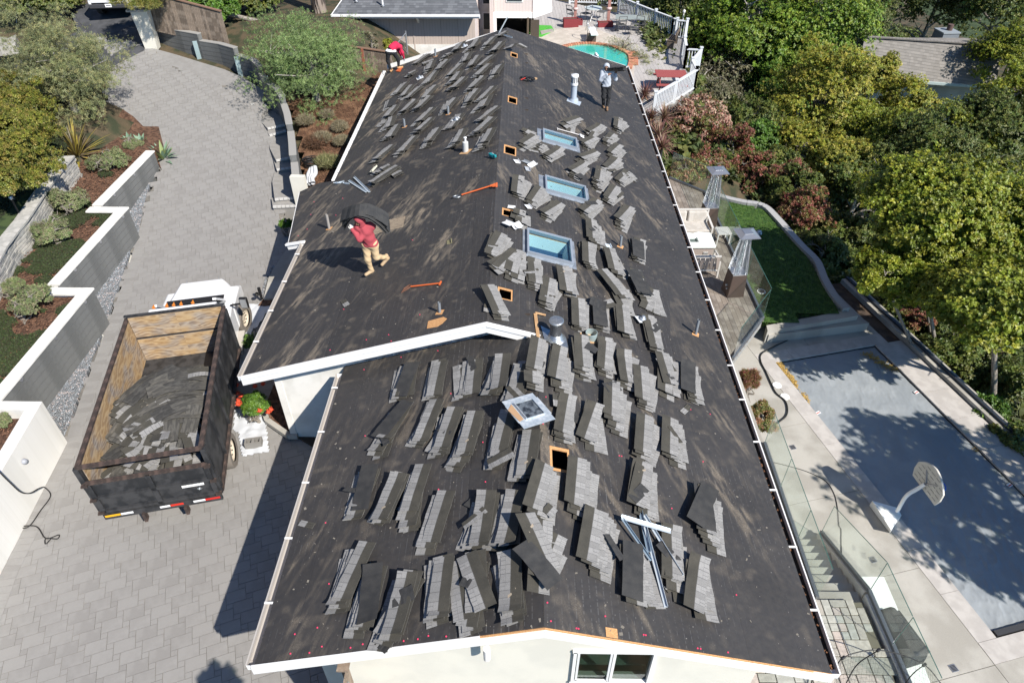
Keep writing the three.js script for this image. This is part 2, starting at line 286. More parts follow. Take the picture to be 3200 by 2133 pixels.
for (const [k, x, y] of [[9,5,42],[5,122,1092],[5,236,863],[5,342,646]]) { const p = onX(Q(k, x, y), xL2 - 0.06); strap(xL2, yUp(xL2), p.z, -1); }
for (let z = -21.2; z > -31; z -= 0.85) strap(-6.1, yUp(-6.1), z, -1);
for (const [k, x, y] of [[15,490,1002],[15,322,472],[15,165,4],[10,1995,858],[10,1878,508],[10,1782,228],[6,1685,1238],[6,1600,993],[6,1520,772],[6,1450,572],[6,1388,393],[6,1332,225],[2,1282,1520],[2,1238,1385],[2,1192,1258],[2,1148,1140],[2,1108,1030],[2,1076,935],[2,1046,845],[2,1016,762],[2,990,680]]) { const p = onX(Q(k, x, y), xR + 0.06); strap(xR, yE, p.z, 1); }
// leaves lying in the right gutter
{ const r = rng(71), b = []; for (let i = 0; i < 260; i++) b.push(new THREE.PlaneGeometry(rr(0.02,0.05, r), rr(0.012,0.025, r)).rotateX(-1.57 + rr(-0.5,0.5, r)).rotateY(rr(0,6, r)).translate(xR + rr(0.01,0.05, r), yE - rr(0.03,0.075, r), ZF - Math.pow(r(), 1) * 27)); tag(mesh(b, mat(0.16,0.07,0.03,0.9, { side: THREE.DoubleSide }), 'leaf_litter', house), null, null, null, 'stuff'); }
// walls
const wallF = [[-3.11,-0.4],[3.86,-0.4],[3.86, yRight(3.86) - 0.03],[xr1, y1 - 0.03],[-3.11, yLow(-3.11) - 0.03]];
{
  const wx0 = onZ(Q(14,520,1310), -5.02), wx1 = onZ(Q(14,1180,1310), -5.02), yt = wx0.y - 0.02, yb = yt - 1.05, sh = new THREE.Shape(wallF.map((p) => new THREE.Vector2(...p)));
  sh.holes.push(new THREE.Path([[wx0.x, yb],[wx1.x, yb],[wx1.x, yt],[wx0.x, yt]].map((p) => new THREE.Vector2(...p))));
  mesh(new THREE.ExtrudeGeometry(sh, { depth: 0.16, bevelEnabled: false }).translate(0,0,-5.21), M.cream, 'wall', house);
  const w = new THREE.Group(); w.name = 'window'; house.add(w);
  const X0 = wx0.x, X1 = wx1.x, XM = X0 + (X1 - X0) * 0.5, zf = -5.04, f = 0.05;
  mesh([box(X1 - X0 + 0.08, f, 0.07, (X0 + X1) / 2, yt, zf), box(X1 - X0 + 0.08, f, 0.09, (X0 + X1) / 2, yb, zf), box(f, yt - yb, 0.07, X0, (yt + yb) / 2, zf), box(f, yt - yb, 0.07, X1, (yt + yb) / 2, zf), box(f * 0.9, yt - yb, 0.06, XM, (yt + yb) / 2, zf)], M.trim, 'frame', w);
  mesh([box(0.035, yt - yb - 0.1,0.03, X0 + 0.06, (yt + yb) / 2, zf + 0.01), box(0.035, yt - yb - 0.1,0.03, XM - 0.05, (yt + yb) / 2, zf + 0.01), box(XM - X0 - 0.1,0.035,0.03, (X0 + XM) / 2, yb + 0.06, zf + 0.01)], M.metalw, 'sash', w);
  const dark = new THREE.MeshPhysicalMaterial({ color: C(0.55,0.62,0.6), transmission: 1, thickness: 0, roughness: 0.03, ior: 1.5 });
  mesh(box(XM - X0, yt - yb, 0.005, (X0 + XM) / 2, (yt + yb) / 2, zf - 0.02), dark, 'pane', w); mesh(box(X1 - XM, yt - yb, 0.005, (X1 + XM) / 2, (yt + yb) / 2, zf - 0.035), dark, 'pane', w);
  mesh([box(X1 - X0 + 0.4,2.2,0.02, (X0 + X1) / 2,1,-7), box(0.02,2.2,1.9, X0 - 0.2,1,-6.1), box(0.02,2.2,1.9, X1 + 0.2,1,-6.1), box(X1 - X0 + 0.4,0.02,1.9, (X0 + X1) / 2,0.05,-6.1), box(X1 - X0,0.05,0.4, (X0 + X1) / 2, yb + 0.05,-5.5)], mat(0.17,0.24,0.19,0.9), 'room', w);
}
mesh(box(0.16,3.2, ZG + 5.2 + 0.0 + 0.3,0,0,0).scale(1,1,1).translate(-3.19,1.0 - 0.35, (ZG - 5.2) / 2 - 0.0), M.cream, 'wall', house);
mesh(box(0.16,3.0,5.95,-3.19,0.62,-8.2), M.cream, 'wall', house);
{ // front of the upper wing: stucco wall under the rake, from its corner across to above the lower roof
  const zc = -11.42, w = [[-5.5,-0.4],[0.9,-0.4],[0.9, yRight(0.9) - 0.04],[xr2, y2 - 0.04],[-5.5, yUp(-5.5) - 0.04]];
  mesh(new THREE.ExtrudeGeometry(new THREE.Shape(w.map((p) => new THREE.Vector2(...p))), { depth: 0.14, bevelEnabled: false }).translate(0,0, zc - 0.14), M.white, 'wall', house);
  const step = []; for (let i = 0; i < 9; i++) { const x = -3.35 + i * 0.34; step.push(box(0.36,0.07,0.02, x, yLow(x) + 0.05, zc + 0.012)); }
  step.forEach((s) => mesh(s, M.lead, 'step_flashing', house));
}
mesh(box(0.16,2.7,20,-5.58,0.9,-21.4), M.white, 'wall', house);
mesh(box(0.16,5.2,26.2,3.778,-0.45,-18.32), M.white, 'wall', house);
mesh(box(9.6,2.7,0.16,-0.7,0.9,-31.45), M.white, 'wall', house);
mesh(slab([[-5.5,-11.4],[4.1,-5.2],[4.1,-31.4],[-5.5,-31.4]],0.05,0.2), M.attic, 'floor', house);
// wall lamp on the gable
{ const p = onZ(Q(13,1885,1300), -4.9); const l = new THREE.Group(); l.name = 'wall_lamp'; house.add(l);
  mesh(new THREE.CylinderGeometry(0.055,0.055,0.3,20).translate(p.x, p.y - 0.03,-4.86), M.trim, 'lamp_shade', l); mesh([box(0.05,0.08,0.16, p.x, p.y + 0.06,-4.97), box(0.1,0.14,0.02, p.x, p.y + 0.06,-5.03)], M.metalw, 'bracket', l); }
// pipes and vents that stand through the roof
const pipeMat = mat(0.2,0.22,0.24,0.5);
function pipe(pl, k, b, t, r, m = pipeMat) {
  const B = ROOF[pl].at(Q(k, ...b)), h = topOf(B, Q(k, ...t)) - B.y, pg = new THREE.Group(); pg.name = 'vent_pipe'; pg.position.copy(B); house.add(pg);
  mesh(new THREE.LatheGeometry([[r, -0.1],[r, h],[r * 0.8, h],[r * 0.8, h - 0.12],[0, h - 0.12]].map((q) => new THREE.Vector2(...q)), 16), m, 'pipe', pg);
  mesh(slab(rectAt(0,0,0.16,0.16,0.3), (x) => 0.006 + (pl === 'R' ? -S : S) * x, 0.004), M.osb, 'collar', pg);
  return B;
}
pipe('R', 6,[1500,1290],[1523,1172],0.035); pipe('R', 6,[885,575],[888,487],0.035); pipe('U', 5,[1500,1112],[1497,1030],0.032);
pipe('U', 5,[597,428],[575,312],0.04, mat(0.28,0.26,0.24,0.7)); pipe('U', 5,[845,483],[830,405],0.04, mat(0.4,0.42,0.44,0.6)); pipe('U', 1,[1570,930],[1565,865],0.04); pipe('U', 1,[1213,1035],[1210,970],0.04); pipe('U', 1,[1465,460],[1462,398],0.04);
const lathe = (p, n = 24) => new THREE.LatheGeometry(p.map((q) => new THREE.Vector2(...q)), n);
{ // stack with a louvred head beside the far worker
  const B = ROOF.R.at(Q(2,502,825)), v = new THREE.Group(); v.name = 'vent_stack'; v.position.copy(B); house.add(v);
  const paint = mat(0.36,0.41,0.47,0.5);
  mesh(slab(rectAt(0.02,0.04,0.5,0.46,0.2), (x) => 0.012 - S * x, 0.005), paint, 'flashing', v);
  mesh(lathe([[0.19,-0.05],[0.17,0.1],[0.11,0.14],[0.11,0.62]]), paint, 'pipe', v);
  const hd = mesh(lathe([[0.13,0.6],[0.135,0.63],[0.135,0.68],[0.12,0.68],[0.12,0.9],[0.14,0.9],[0.14,0.98],[0,1.0]]), mat(0.72,0.72,0.72,0.4), 'cap', v);
  for (let i = 0; i < 12; i++) { const a = i * Math.PI / 6; mesh(box(0.02,0.18,0.006, Math.cos(a) * 0.124,0.79, Math.sin(a) * 0.124, Math.PI / 2 - a), M.black, 'slot', hd); }
}
{ // white exhaust vent on the far left slope
  const B = ROOF.U.at(Q(1,1712,1235)), v = new THREE.Group(); v.name = 'vent_stack'; v.position.copy(B); house.add(v);
  mesh(lathe([[0.09,-0.05],[0.09,0.3],[0.085,0.31],[0.0,0.34]]), mat(0.5,0.5,0.48,0.6), 'pipe', v); mesh(lathe([[0.035,0.3],[0.035,0.42],[0.05,0.43],[0.05,0.46],[0,0.47]],12), M.metalw, 'cap', v); mesh(slab(rectAt(0,0.03,0.3,0.3,0.5), (x) => 0.008 + S * x, 0.004), M.lumber, 'collar', v);
}
{ // big round exhaust with its bent flashing, and the open duct beside it
  const B = ROOF.R.at(Q(6,355,1320)), v = new THREE.Group(); v.name = 'exhaust_vent'; v.position.copy(B); house.add(v); v.scale.setScalar(0.74);
  mesh(slab([[-0.42,-0.36],[0.3,-0.1],[0.36,0.3],[0.2,0.46],[-0.1,0.34],[-0.32,0.22]], (x, z) => 0.02 - S * x + 0.05 * Math.max(0,-x - 0.2), 0.004), M.galv, 'flashing', v);
  mesh(lathe([[0.3,-0.02],[0.24,0.04],[0.19,0.14],[0.17,0.16]]), M.galv, 'skirt', v);
  mesh(lathe([[0.165,0.05],[0.165,0.5],[0.185,0.5],[0.185,0.56],[0.2,0.57],[0.2,0.6]]), mat(0.1,0.1,0.105,0.42, { metalness: 0.4 }), 'pipe', v);
  mesh(lathe([[0.205,0.585],[0.215,0.61],[0.21,0.635],[0.16,0.65],[0,0.655]],28), M.galv, 'cap', v);
  const D = ROOF.R.at(Q(6,645,1322)), d = new THREE.Group(); d.name = 'duct'; d.position.copy(D); house.add(d);
  mesh(lathe([[0.13,-0.1],[0.13,0.16],[0.122,0.165],[0.116,0.16],[0.116,-0.1],[0,-0.1]],28), mat(0.34,0.41,0.40,0.5, { metalness: 0.3 }), 'pipe', d);
  mesh(slab(Array.from({ length: 16 }, (_, i) => [-0.05 + Math.cos(i / 16 * 6.283) * 0.2,0.0 + Math.sin(i / 16 * 6.283) * 0.19]), (x) => 0.007 - S * x, 0.004), M.lumber, 'collar', d);
  const a = ROOF.R.at(Q(6,190,1130)), b = ROOF.R.at(Q(6,215,1330)), c2 = ROOF.R.at(Q(6,275,1150)), up = V(0,0.03,0);
  mesh([bar(a.clone().add(up), b.clone().add(up), 0.07,0.02), bar(a.clone().add(V(0,0.052,0)), c2.clone().add(V(0,0.052,0)), 0.045,0.02)], M.lumber, 'sheathing_patch', house);
}
{ const a = stripPts('U', 5,[[1405,1185],[1530,1150],[1560,1165],[1520,1205],[1480,1230],[1395,1245]]); mesh(slab(a, (x) => yUp(x) + 0.006,0.004), M.osb, 'sheathing_patch', house); }
{ const a = stripPts('U', 5,[[1010,375],[1220,325],[1200,415],[1010,460],[900,510],[850,525],[870,490]]); mesh(slab(a, (x) => yUp(x) + 0.006,0.004), mottled([0.22,0.17,0.12],[0.3,0.24,0.17],0.5,6,0.3,72), 'sheathing_patch', house); }
// pink cap nails
{ const r = rng(73), b = [], cap = new THREE.CylinderGeometry(0.013,0.013,0.006,8);
  for (const [pl, k, x, y] of [[ 'L', 13,280,1330],['L', 13,435,1323],['L', 13,537,1272],['L', 13,771,1282],['L', 13,871,1253],['L', 13,1205,1227],['L', 13,1321,1212],['L', 13,1407,1185],['L', 13,1553,1190],['L', 13,316,1171],['L', 13,500,1118],['L', 13,595,760],['L', 13,567,262],['R', 14,527,1124],['R', 14,544,1127],['R', 14,1076,1176],['R', 14,1093,1179],['R', 14,1517,1287],['R', 14,1541,1291],['R', 14,1765,1320],['R', 14,289,914],['R', 14,318,1065],['R', 14,762,1025],['R', 14,1833,851],['R', 14,1706,348],['R', 14,1305,145],['R', 10,877,977],['R', 10,896,981],['R', 10,1561,1026],['R', 10,1460,600],['R', 10,1620,638],['R', 10,277,498],['R', 10,254,717],['L', 9,881,274],['L', 9,1184,173],['L', 9,1484,120],['L', 9,1590,470],['L', 9,1852,867],['L', 9,1873,1190],['L', 9,1490,1252],['L', 9,890,815],['U', 5,604,1421],['U', 5,900,1337],['U', 5,1103,1348],['U', 5,1082,1296],['U', 5,1337,1132],['U', 5,715,1088],['U', 5,472,211],['U', 5,707,182],['U', 5,446,315],['U', 5,651,320],['U', 5,417,434],['U', 5,343,488],['U', 5,1277,522]])
  { const p = ROOF[pl].at(Q(k, x, y)); b.push(cap.clone().translate(p.x, p.y + 0.006, p.z)); }
  tag(mesh(b, mat(0.75,0.06,0.14,0.5), 'nail_cap', house), null, null, null, 'stuff'); }
{ // small chips and scraps of shingle strewn over the roof
  const r = rng(74), b = []; for (let i = 0; i < 900; i++) { const pl = i % 3 ? 'R' : i % 2 ? 'L' : 'U', x = pl === 'R' ? rr(xr1, xR, r) : pl === 'L' ? rr(xL, xr1, r) : rr(xL2, xr2, r), z = pl === 'R' ? rr(ZB, ZF, r) : pl === 'L' ? rr(-11, ZF, r) : rr(ZB, ZG, r); const s = Math.pow(r(), 3) * 0.05 + 0.008; b.push(new THREE.BoxGeometry(s, 0.004, s * rr(0.3,1, r)).rotateY(rr(0,3, r)).translate(x, ROOF[pl].y(x) + 0.006, z)); }
  tag(mesh(b, mat(0.2,0.18,0.15,0.9), 'roof_debris', house), null, null, null, 'stuff'); }
// ---------------------------------------------------------------- shingle strips in loose stacks
function shingleTex(seed, kind) {
  return tex(512,176, (x, y) => {
    const gr = hash(Math.floor(x * 512), Math.floor(y * 176), seed), f = fbm(x * 9, y * 3, seed + 1,4);
    const tear = kind === 'tan' && fbm(x * 16, y * 5, seed + 7,3) + 0.32 * (1 - Math.min(1, Math.abs(x - 0.74) / 0.06)) * (1 - Math.min(1, Math.abs(y - 0.46) / 0.16)) > 0.72 && Math.abs(x - 0.74) < 0.1 && Math.abs(y - 0.44) < 0.18;
    let c;
    if (kind === 'dark') c = mix([0.02,0.021,0.023],[0.05,0.048,0.045], f);
    else if (y > 0.5) {                                        // the weathered half that lay in the open
      const tabs = 7 + seed % 3, t = x * tabs + 0.25 * Math.sin(seed + x * 5), k = Math.floor(t), d = t - k, s = hash(k, 3, seed), upper = y > 0.75;
      c = mix([0.19,0.186,0.18],[0.3,0.294,0.285],0.65 * s + 0.35 * f);
      if (d < 0.045 || (upper && s > 0.5 && Math.abs(d - 0.5) < 0.02)) c = [0.07,0.07,0.072];
      if (Math.abs(y - 0.75) < 0.008 && s > 0.35) c = mix(c, [0.09,0.09,0.09],0.6);
      if (y < 0.525) c = mix(c, [0.05,0.048,0.045],0.7);
    } else c = mix([0.04,0.038,0.031],[0.07,0.064,0.051], f);
    if (tear) c = [0.34,0.28,0.21];
    const k = 0.55 + 0.9 * gr; return [c[0] * k, c[1] * k, c[2] * k];
  }, 1);
}
M.sh = ['grey', 'grey', 'tan', 'tan', 'grey'].map((k, i) => new THREE.MeshStandardMaterial({ map: shingleTex(100 + i * 7, k), roughness: 0.92 }));
M.shDark = new THREE.MeshStandardMaterial({ map: shingleTex(177, 'dark'), roughness: 0.8 });
const LEN = 1.0, WID = 0.337, TH = 0.006;
function shingleGeo(seed, bend, twist, curl, len = LEN) {
  const r = rng(seed), nx = 10, nz = 3, jag = Array.from({ length: nx + 1 }, () => rr(-0.006,0.006, r)), e1 = rr(-0.015,0.015, r), e2 = rr(-0.015,0.015, r), pos = [], uv = [], idx = [], ph = rr(0,6, r);
  const Y = (x, z) => bend * (0.25 - x * x) * 4 * 0.25 + twist * x * z * 4 + curl * Math.pow(Math.max(0, Math.abs(x) - 0.25) * 4,2) * (x > 0 ? 1 : 0.4) + 0.003 * Math.sin(x * 14 + ph);
  const put = (i, j, d) => { const x = (i / nx - 0.5) * len + (i === 0 ? e1 : i === nx ? e2 : 0) * (j / nz - 0.5) * 2, z = (j / nz - 0.5) * WID + (j === nz ? jag[i] : 0); pos.push(x, Y(x / len, z) + d, z); uv.push(i / nx, j / nz); };
  for (const d of [TH, 0]) for (let j = 0; j <= nz; j++) for (let i = 0; i <= nx; i++) put(i, j, d);
  const N = (nx + 1) * (nz + 1), id = (i, j, b) => j * (nx + 1) + i + b * N;
  for (let j = 0; j < nz; j++) for (let i = 0; i < nx; i++) { idx.push(id(i, j, 0), id(i, j + 1,0), id(i + 1, j, 0), id(i + 1, j, 0), id(i, j + 1,0), id(i + 1, j + 1,0)); if (j === 0 || j === nz - 1 || i === 0 || i === nx - 1) idx.push(id(i, j, 1), id(i + 1, j, 1), id(i, j + 1,1), id(i + 1, j, 1), id(i + 1, j + 1,1), id(i, j + 1,1)); }
  for (let i = 0; i < nx; i++) for (const j of [0, nz]) { const a = id(i, j, 0), b = id(i + 1, j, 0), c = id(i, j, 1), d = id(i + 1, j, 1); j ? idx.push(a, c, b, b, c, d) : idx.push(a, b, c, b, d, c); }
  for (let j = 0; j < nz; j++) for (const i of [0, nx]) { const a = id(i, j, 0), b = id(i, j + 1,0), c = id(i, j, 1), d = id(i, j + 1,1); i ? idx.push(a, b, c, b, d, c) : idx.push(a, c, b, b, c, d); }
  const q = new THREE.BufferGeometry(); q.setAttribute('position', new THREE.Float32BufferAttribute(pos, 3)); q.setAttribute('uv', new THREE.Float32BufferAttribute(uv, 2)); q.setIndex(idx);
  const f = q.toNonIndexed(); f.computeVertexNormals(); return f;
}
const strips = [shingleGeo(1,0.004,0,0), shingleGeo(2,0.02,0.03,0), shingleGeo(3,0.0,-0.04,0.03), shingleGeo(4,0.05,0.01,0), shingleGeo(5,-0.004,0.025,0.04), shingleGeo(6,0.01,-0.03,-0.015)], worn = [shingleGeo(14,0.01,0.02,0.02,0.82), shingleGeo(15,0.02,-0.03,0.01,0.68), ...strips];
const torn = [shingleGeo(7,0.01,0.02,0.01,0.34), shingleGeo(8,0.0,-0.02,0.0,0.5), shingleGeo(9,0.01,0.03,0.03,0.24)];
const stackList = [];
function shingleStack(pl, k, x1, y1s, x2, y2s, o = {}) {
  const r = rng(Math.round(x1 * 7 + y1s * 13 + k * 101)), A = ROOF[pl].at(Q(k, x1, y1s)), B = ROOF[pl].at(Q(k, x2, y2s)), n = o.n ?? 5 + Math.floor(r() * 3);
  const nrm = V(-ROOF[pl].s * S, 1,0).normalize(); let X = B.clone().sub(A); const L = X.length(); X.normalize(); let Z = X.clone().cross(nrm);
  const outward = pl === 'R' ? 1 : -1; let flip = 1; if (Z.x * outward < 0) { X.negate(); Z.negate(); flip = -1; }
  const t = new THREE.Group(); t.name = numbered('shingle_stack'); scene.add(t);
  t.matrix.makeBasis(X, nrm, Z).setPosition(A.clone().add(B).multiplyScalar(0.5).addScaledVector(nrm, 0.006)); t.matrix.decompose(t.position, t.quaternion, t.scale);
  const a = Math.max(0.03, Math.min(0.42, (L - LEN) / 2)), short = L < 0.72, fan = o.fan ?? rr(0.03,0.13, r), swing = o.swing ?? rr(-0.13,0.13, r);
  for (let i = 0; i < n; i++) {
    const f = n > 1 ? i / (n - 1) : 0.5, top = i === n - 1;
    const s = mesh(short || (o.torn && r() < o.torn) ? torn[Math.floor(r() * 3)] : top || r() < 0.5 ? strips[Math.floor(r() * 6)] : worn[Math.floor(r() * 8)], o.d && (top || (o.d > 1 && i === n - 2)) ? M.shDark : M.sh[Math.floor(r() * 5)], 'shingle', t);
    s.position.set(flip * (a * (1 - 2 * f)) * (o.up ? -1 : 1) + rr(-0.06,0.06, r) * (o.mess ?? 1), 0.004 + i * 0.0205 + (o.d && top ? 0.008 : 0), fan * (0.9 - 1.6 * f) + rr(-0.045,0.045, r) * (o.mess ?? 1));
    s.rotation.y = swing * (1 - 1.7 * f) + (rr(-0.07,0.07, r) + (r() < 0.14 ? rr(-0.22,0.22, r) : 0)) * (o.mess ?? 1) + (o.d && top ? rr(-0.12,0.12, r) : 0); s.rotation.z = rr(-0.012,0.012, r); s.rotation.x = rr(-0.02,0.02, r);
    if (o.mess > 2) s.rotation.y += rr(-0.25,0.25, r);
  }
  stackList.push({ t, pl, z: t.position.z, x: t.position.x, n, o, L });
  return t;
}
// left slope of the front wing, row by row from the front
const rowsL = [
  [[13,870,440,660,1030, { n: 6, fan: 0.12 }],[13,1000,610,850,1200, { n: 7, d: 1, fan: 0.1 }],[13,1270,690,1070,1300, { n: 8, fan: 0.12 }],[13,1520,580,1490,1070, { n: 6 }],[13,1720,610,1740,1100, { n: 7, mess: 3 }],[13,2065,510,2125,1110, { n: 6 }]],
  [[9,960,1060,800,1510, { n: 6, d: 1 }],[9,1200,1150,1000,1560, { n: 7 }],[13,1350,-180,1240,380, { n: 6 }],[13,1550,20,1380,520, { n: 5 }],[13,1900,20,1790,490, { n: 6 }],[13,2110,50,2010,490, { n: 6 }]],
  [[9,1220,545,980,1005, { n: 6, d: 1 }],[9,1480,550,1310,930, { n: 6 }],[9,1620,610,1500,1000, { n: 6 }],[9,1810,640,1640,1130, { n: 7 }],[9,2050,650,1940,1130, { n: 6 }],[9,2245,800,2170,1190, { n: 5 }]],
  [[9,1270,240,1180,525, { n: 6, d: 1, fan: 0.14 }],[9,1510,225,1450,520, { n: 6, fan: 0.12 }],[9,1780,225,1735,495, { n: 5, fan: 0.18 }],[9,2030,190,1950,485, { n: 7 }],[9,2180,240,2100,545, { n: 5, mess: 2 }]],
];
const ORD = ['first', 'second', 'third', 'fourth', 'fifth', 'sixth', 'seventh', 'eighth', 'ninth', 'tenth', 'eleventh', 'twelfth', 'thirteenth', 'fourteenth'];
const kind = (o, n) => (o.d ? 'dark-topped' : o.mess > 2 ? 'jumbled' : n >= 7 ? 'thick' : n <= 4 ? 'thin' : 'grey');
const STACKS = 'shingle stacks laid out on the stripped roof';
rowsL.forEach((row, j) => row.forEach((d, i) => { const t = shingleStack('L', ...d.slice(0,5), d[5]); tag(t, `${kind(d[5], d[5].n)} shingle stack, ${ORD[i]} from the left gutter, ${ORD[j]} row behind the front gable`, 'shingle stack', STACKS); }));
// right slope, from the front gable back to the exhaust vent
const rowsR = [
  [[14,300,290,210,760, { n: 7, mess: 3, torn: 0.5 }],[14,720,210,650,700, { n: 8, fan: 0.16 }],[14,975,470,1050,950, { n: 6, d: 1 }],[14,1290,300,1320,880, { n: 6 }],[14,1490,550,1545,1060, { n: 7 }]],
  [[10,280,1090,210,1480, { n: 6 }],[10,565,1050,530,1500, { n: 7, fan: 0.15 }],[10,1085,1060,1040,1490, { n: 8, fan: 0.17 }],[14,1590,10,1570,460, { n: 8, d: 2, fan: 0.14 }]],
  [[10,435,530,400,870, { n: 6 }],[10,650,570,625,930, { n: 5, swing: 0.18 }],[10,830,410,830,800, { n: 7, fan: 0.16 }],[10,1110,690,1050,1030, { n: 7, fan: 0.16 }],[10,1300,690,1310,1040, { n: 6, fan: 0.13 }]],
  [[10,250,60,180,310, { n: 5 }],[10,165,270,185,470, { n: 4 }],[10,385,130,360,450, { n: 8, fan: 0.14 }],[10,560,40,575,350, { n: 7 }],[10,740,55,745,310, { n: 6 }],[10,935,170,930,450, { n: 6 }],[10,1085,300,1070,600, { n: 7, fan: 0.15 }],[10,1250,200,1280,490, { n: 7, mess: 2 }],[10,1430,255,1485,565, { n: 6, d: 1 }]],
  [[6,330,880,270,1085, { n: 6 }],[6,560,1030,545,1270, { n: 6 }],[6,690,1030,725,1265, { n: 6, d: 1 }],[6,880,1100,920,1320, { n: 7 }],[6,1110,1190,1180,1425, { n: 6, mess: 2 }]],
  [[6,55,650,20,850, { n: 6, mess: 2 }],[6,170,690,175,960, { n: 6 }],[6,425,770,460,990, { n: 7 }],[6,770,830,900,1000, { n: 7, fan: 0.14 }],[6,880,940,930,1110, { n: 4 }],[6,990,800,1090,1040, { n: 7, d: 1 }],[6,1150,940,1155,1110, { n: 3 }]],
  [[6,640,385,690,600, { n: 7, fan: 0.16 }],[6,590,560,640,770, { n: 7 }],[6,790,630,870,820, { n: 7 }],[6,1025,545,1020,700, { n: 6, d: 1 }]],
  [[6,75,325,65,405, { n: 6, mess: 3, torn: 0.5 }],[6,370,235,270,360, { n: 6 }],[6,690,225,570,330, { n: 6 }],[6,950,285,860,430, { n: 7 }]],
  [[6,75,50,45,170, { n: 6 }],[6,260,135,140,240, { n: 6 }],[6,860,125,770,230, { n: 7 }],[2,770,1420,660,1550, { n: 8, fan: 0.16 }],[2,970,1430,870,1500, { n: 5 }]],
  [[2,390,1240,270,1315, { n: 6 }],[2,590,1360,480,1460, { n: 6 }],[2,690,1270,540,1340, { n: 6 }],[2,860,1335,760,1400, { n: 7 }]],
  [[2,200,1135,80,1225, { n: 7 }],[2,270,1190,210,1230, { n: 3, torn: 1 }],[2,680,1140,590,1215, { n: 6 }],[2,840,1115,770,1195, { n: 6 }],[2,890,1210,800,1300, { n: 6 }]],
  [[2,150,1075,110,1110, { n: 3, torn: 0.6 }],[2,540,990,410,1045, { n: 6, mess: 2 }],[2,730,1050,610,1110, { n: 6 }],[2,910,1000,860,1080, { n: 6, mess: 2 }]],
];
rowsR.forEach((row, j) => row.forEach((d, i) => { const t = shingleStack('R', ...d.slice(0,5), d[5]); tag(t, `${kind(d[5], d[5].n)} shingle stack, ${ORD[i]} from the ridge, ${ORD[j]} row back along the right slope`, 'shingle stack', STACKS); }));
// by the bare corner of the upper ridge
[[5,2010,495,1920,690, { n: 6, fan: 0.12 }, 'grey shingle stack lying along the upper ridge beside the largest skylight'],[5,2090,630,2020,850, { n: 6, mess: 3 }, 'jumbled shingle stack between the upper ridge and the corner of the largest skylight'],[5,1900,935,1985,1160, { n: 6 }, 'grey shingle stack on the dark fresh strip just behind the upper gable peak']].forEach((d) => tag(shingleStack('R', ...d.slice(0,5), d[5]), d[6], 'shingle stack', STACKS));
// far left slope behind the walked-over patch
const rowsU = [
  [[1,1190,1400,930,1500, { n: 7, mess: 3 }],[1,1150,1365,900,1450, { n: 7, mess: 3 }],[1,1130,1215,940,1330, { n: 6 }],[1,1345,1135,1120,1280, { n: 6 }],[1,1950,1085,1800,1240, { n: 7 }]],
  [[1,1190,1035,1040,1155, { n: 6 }],[1,1510,1075,1360,1215, { n: 7, fan: 0.13 }],[1,1470,990,1270,1100, { n: 6 }],[1,1720,1080,1580,1220, { n: 6 }],[1,1980,985,1730,1120, { n: 7 }]],
  [[1,1065,995,1020,1030, { n: 3, torn: 1 }],[1,1130,975,1055,1065, { n: 5 }],[1,1480,905,1260,1035, { n: 6 }],[1,1690,950,1560,1060, { n: 5 }],[1,2010,895,1770,1010, { n: 6 }]],
  [[1,1160,890,1050,970, { n: 6, mess: 2 }],[1,1335,835,1155,940, { n: 6 }],[1,1445,810,1270,915, { n: 6 }],[1,1640,825,1510,935, { n: 6 }],[1,1930,800,1780,925, { n: 5 }]],
  [[1,1110,820,1095,880, { n: 4, d: 1 }],[1,1300,710,1180,800, { n: 6 }],[1,1385,720,1190,815, { n: 5 }],[1,1820,755,1700,870, { n: 7 }],[1,1970,730,1800,835, { n: 6 }]],
  [[1,1235,695,1130,770, { n: 5 }],[1,1480,720,1350,815, { n: 6 }],[1,1745,650,1550,750, { n: 6 }],[1,1875,650,1710,750, { n: 6 }]],
  [[1,1330,590,1215,635, { n: 5, mess: 2 }],[1,1485,605,1370,690, { n: 5 }],[1,1690,605,1555,700, { n: 6 }],[1,1925,545,1770,640, { n: 6 }],[1,2005,545,1920,645, { n: 5 }]],
  [[1,1445,520,1395,590, { n: 5 }],[1,1575,510,1465,585, { n: 6 }],[1,1700,540,1550,635, { n: 6 }],[1,1840,470,1725,565, { n: 6 }],[1,1960,475,1790,565, { n: 7 }]],
  [[1,1420,460,1275,525, { n: 4 }],[1,1505,490,1300,535, { n: 3 }],[1,1570,460,1505,505, { n: 5 }],[1,1620,440,1525,465, { n: 4 }],[1,1745,450,1690,520, { n: 6 }]],
  [[1,1680,370,1615,425, { n: 5 }],[1,1840,335,1715,425, { n: 6 }],[1,1965,315,1845,405, { n: 6 }],[1,2040,360,1890,445, { n: 6 }],[1,2105,370,2050,410, { n: 3, torn: 0.5 }],[1,2060,270,1950,300, { n: 4, mess: 3 }]],
];
rowsU.forEach((row, j) => row.forEach((d, i) => { const w = (d[1] - d[3]) * 0.2; d[1] -= w; d[3] += w; const t = shingleStack('U', ...d.slice(0,5), { fan: 0.13, ...d[5], mess: Math.min(d[5].mess ?? 0.6,1.6) }); tag(t, `${kind(d[5], d[5].n)} shingle stack, ${ORD[i]} from the left edge, ${ORD[j]} row back on the far left slope`, 'shingle stack', STACKS); }));
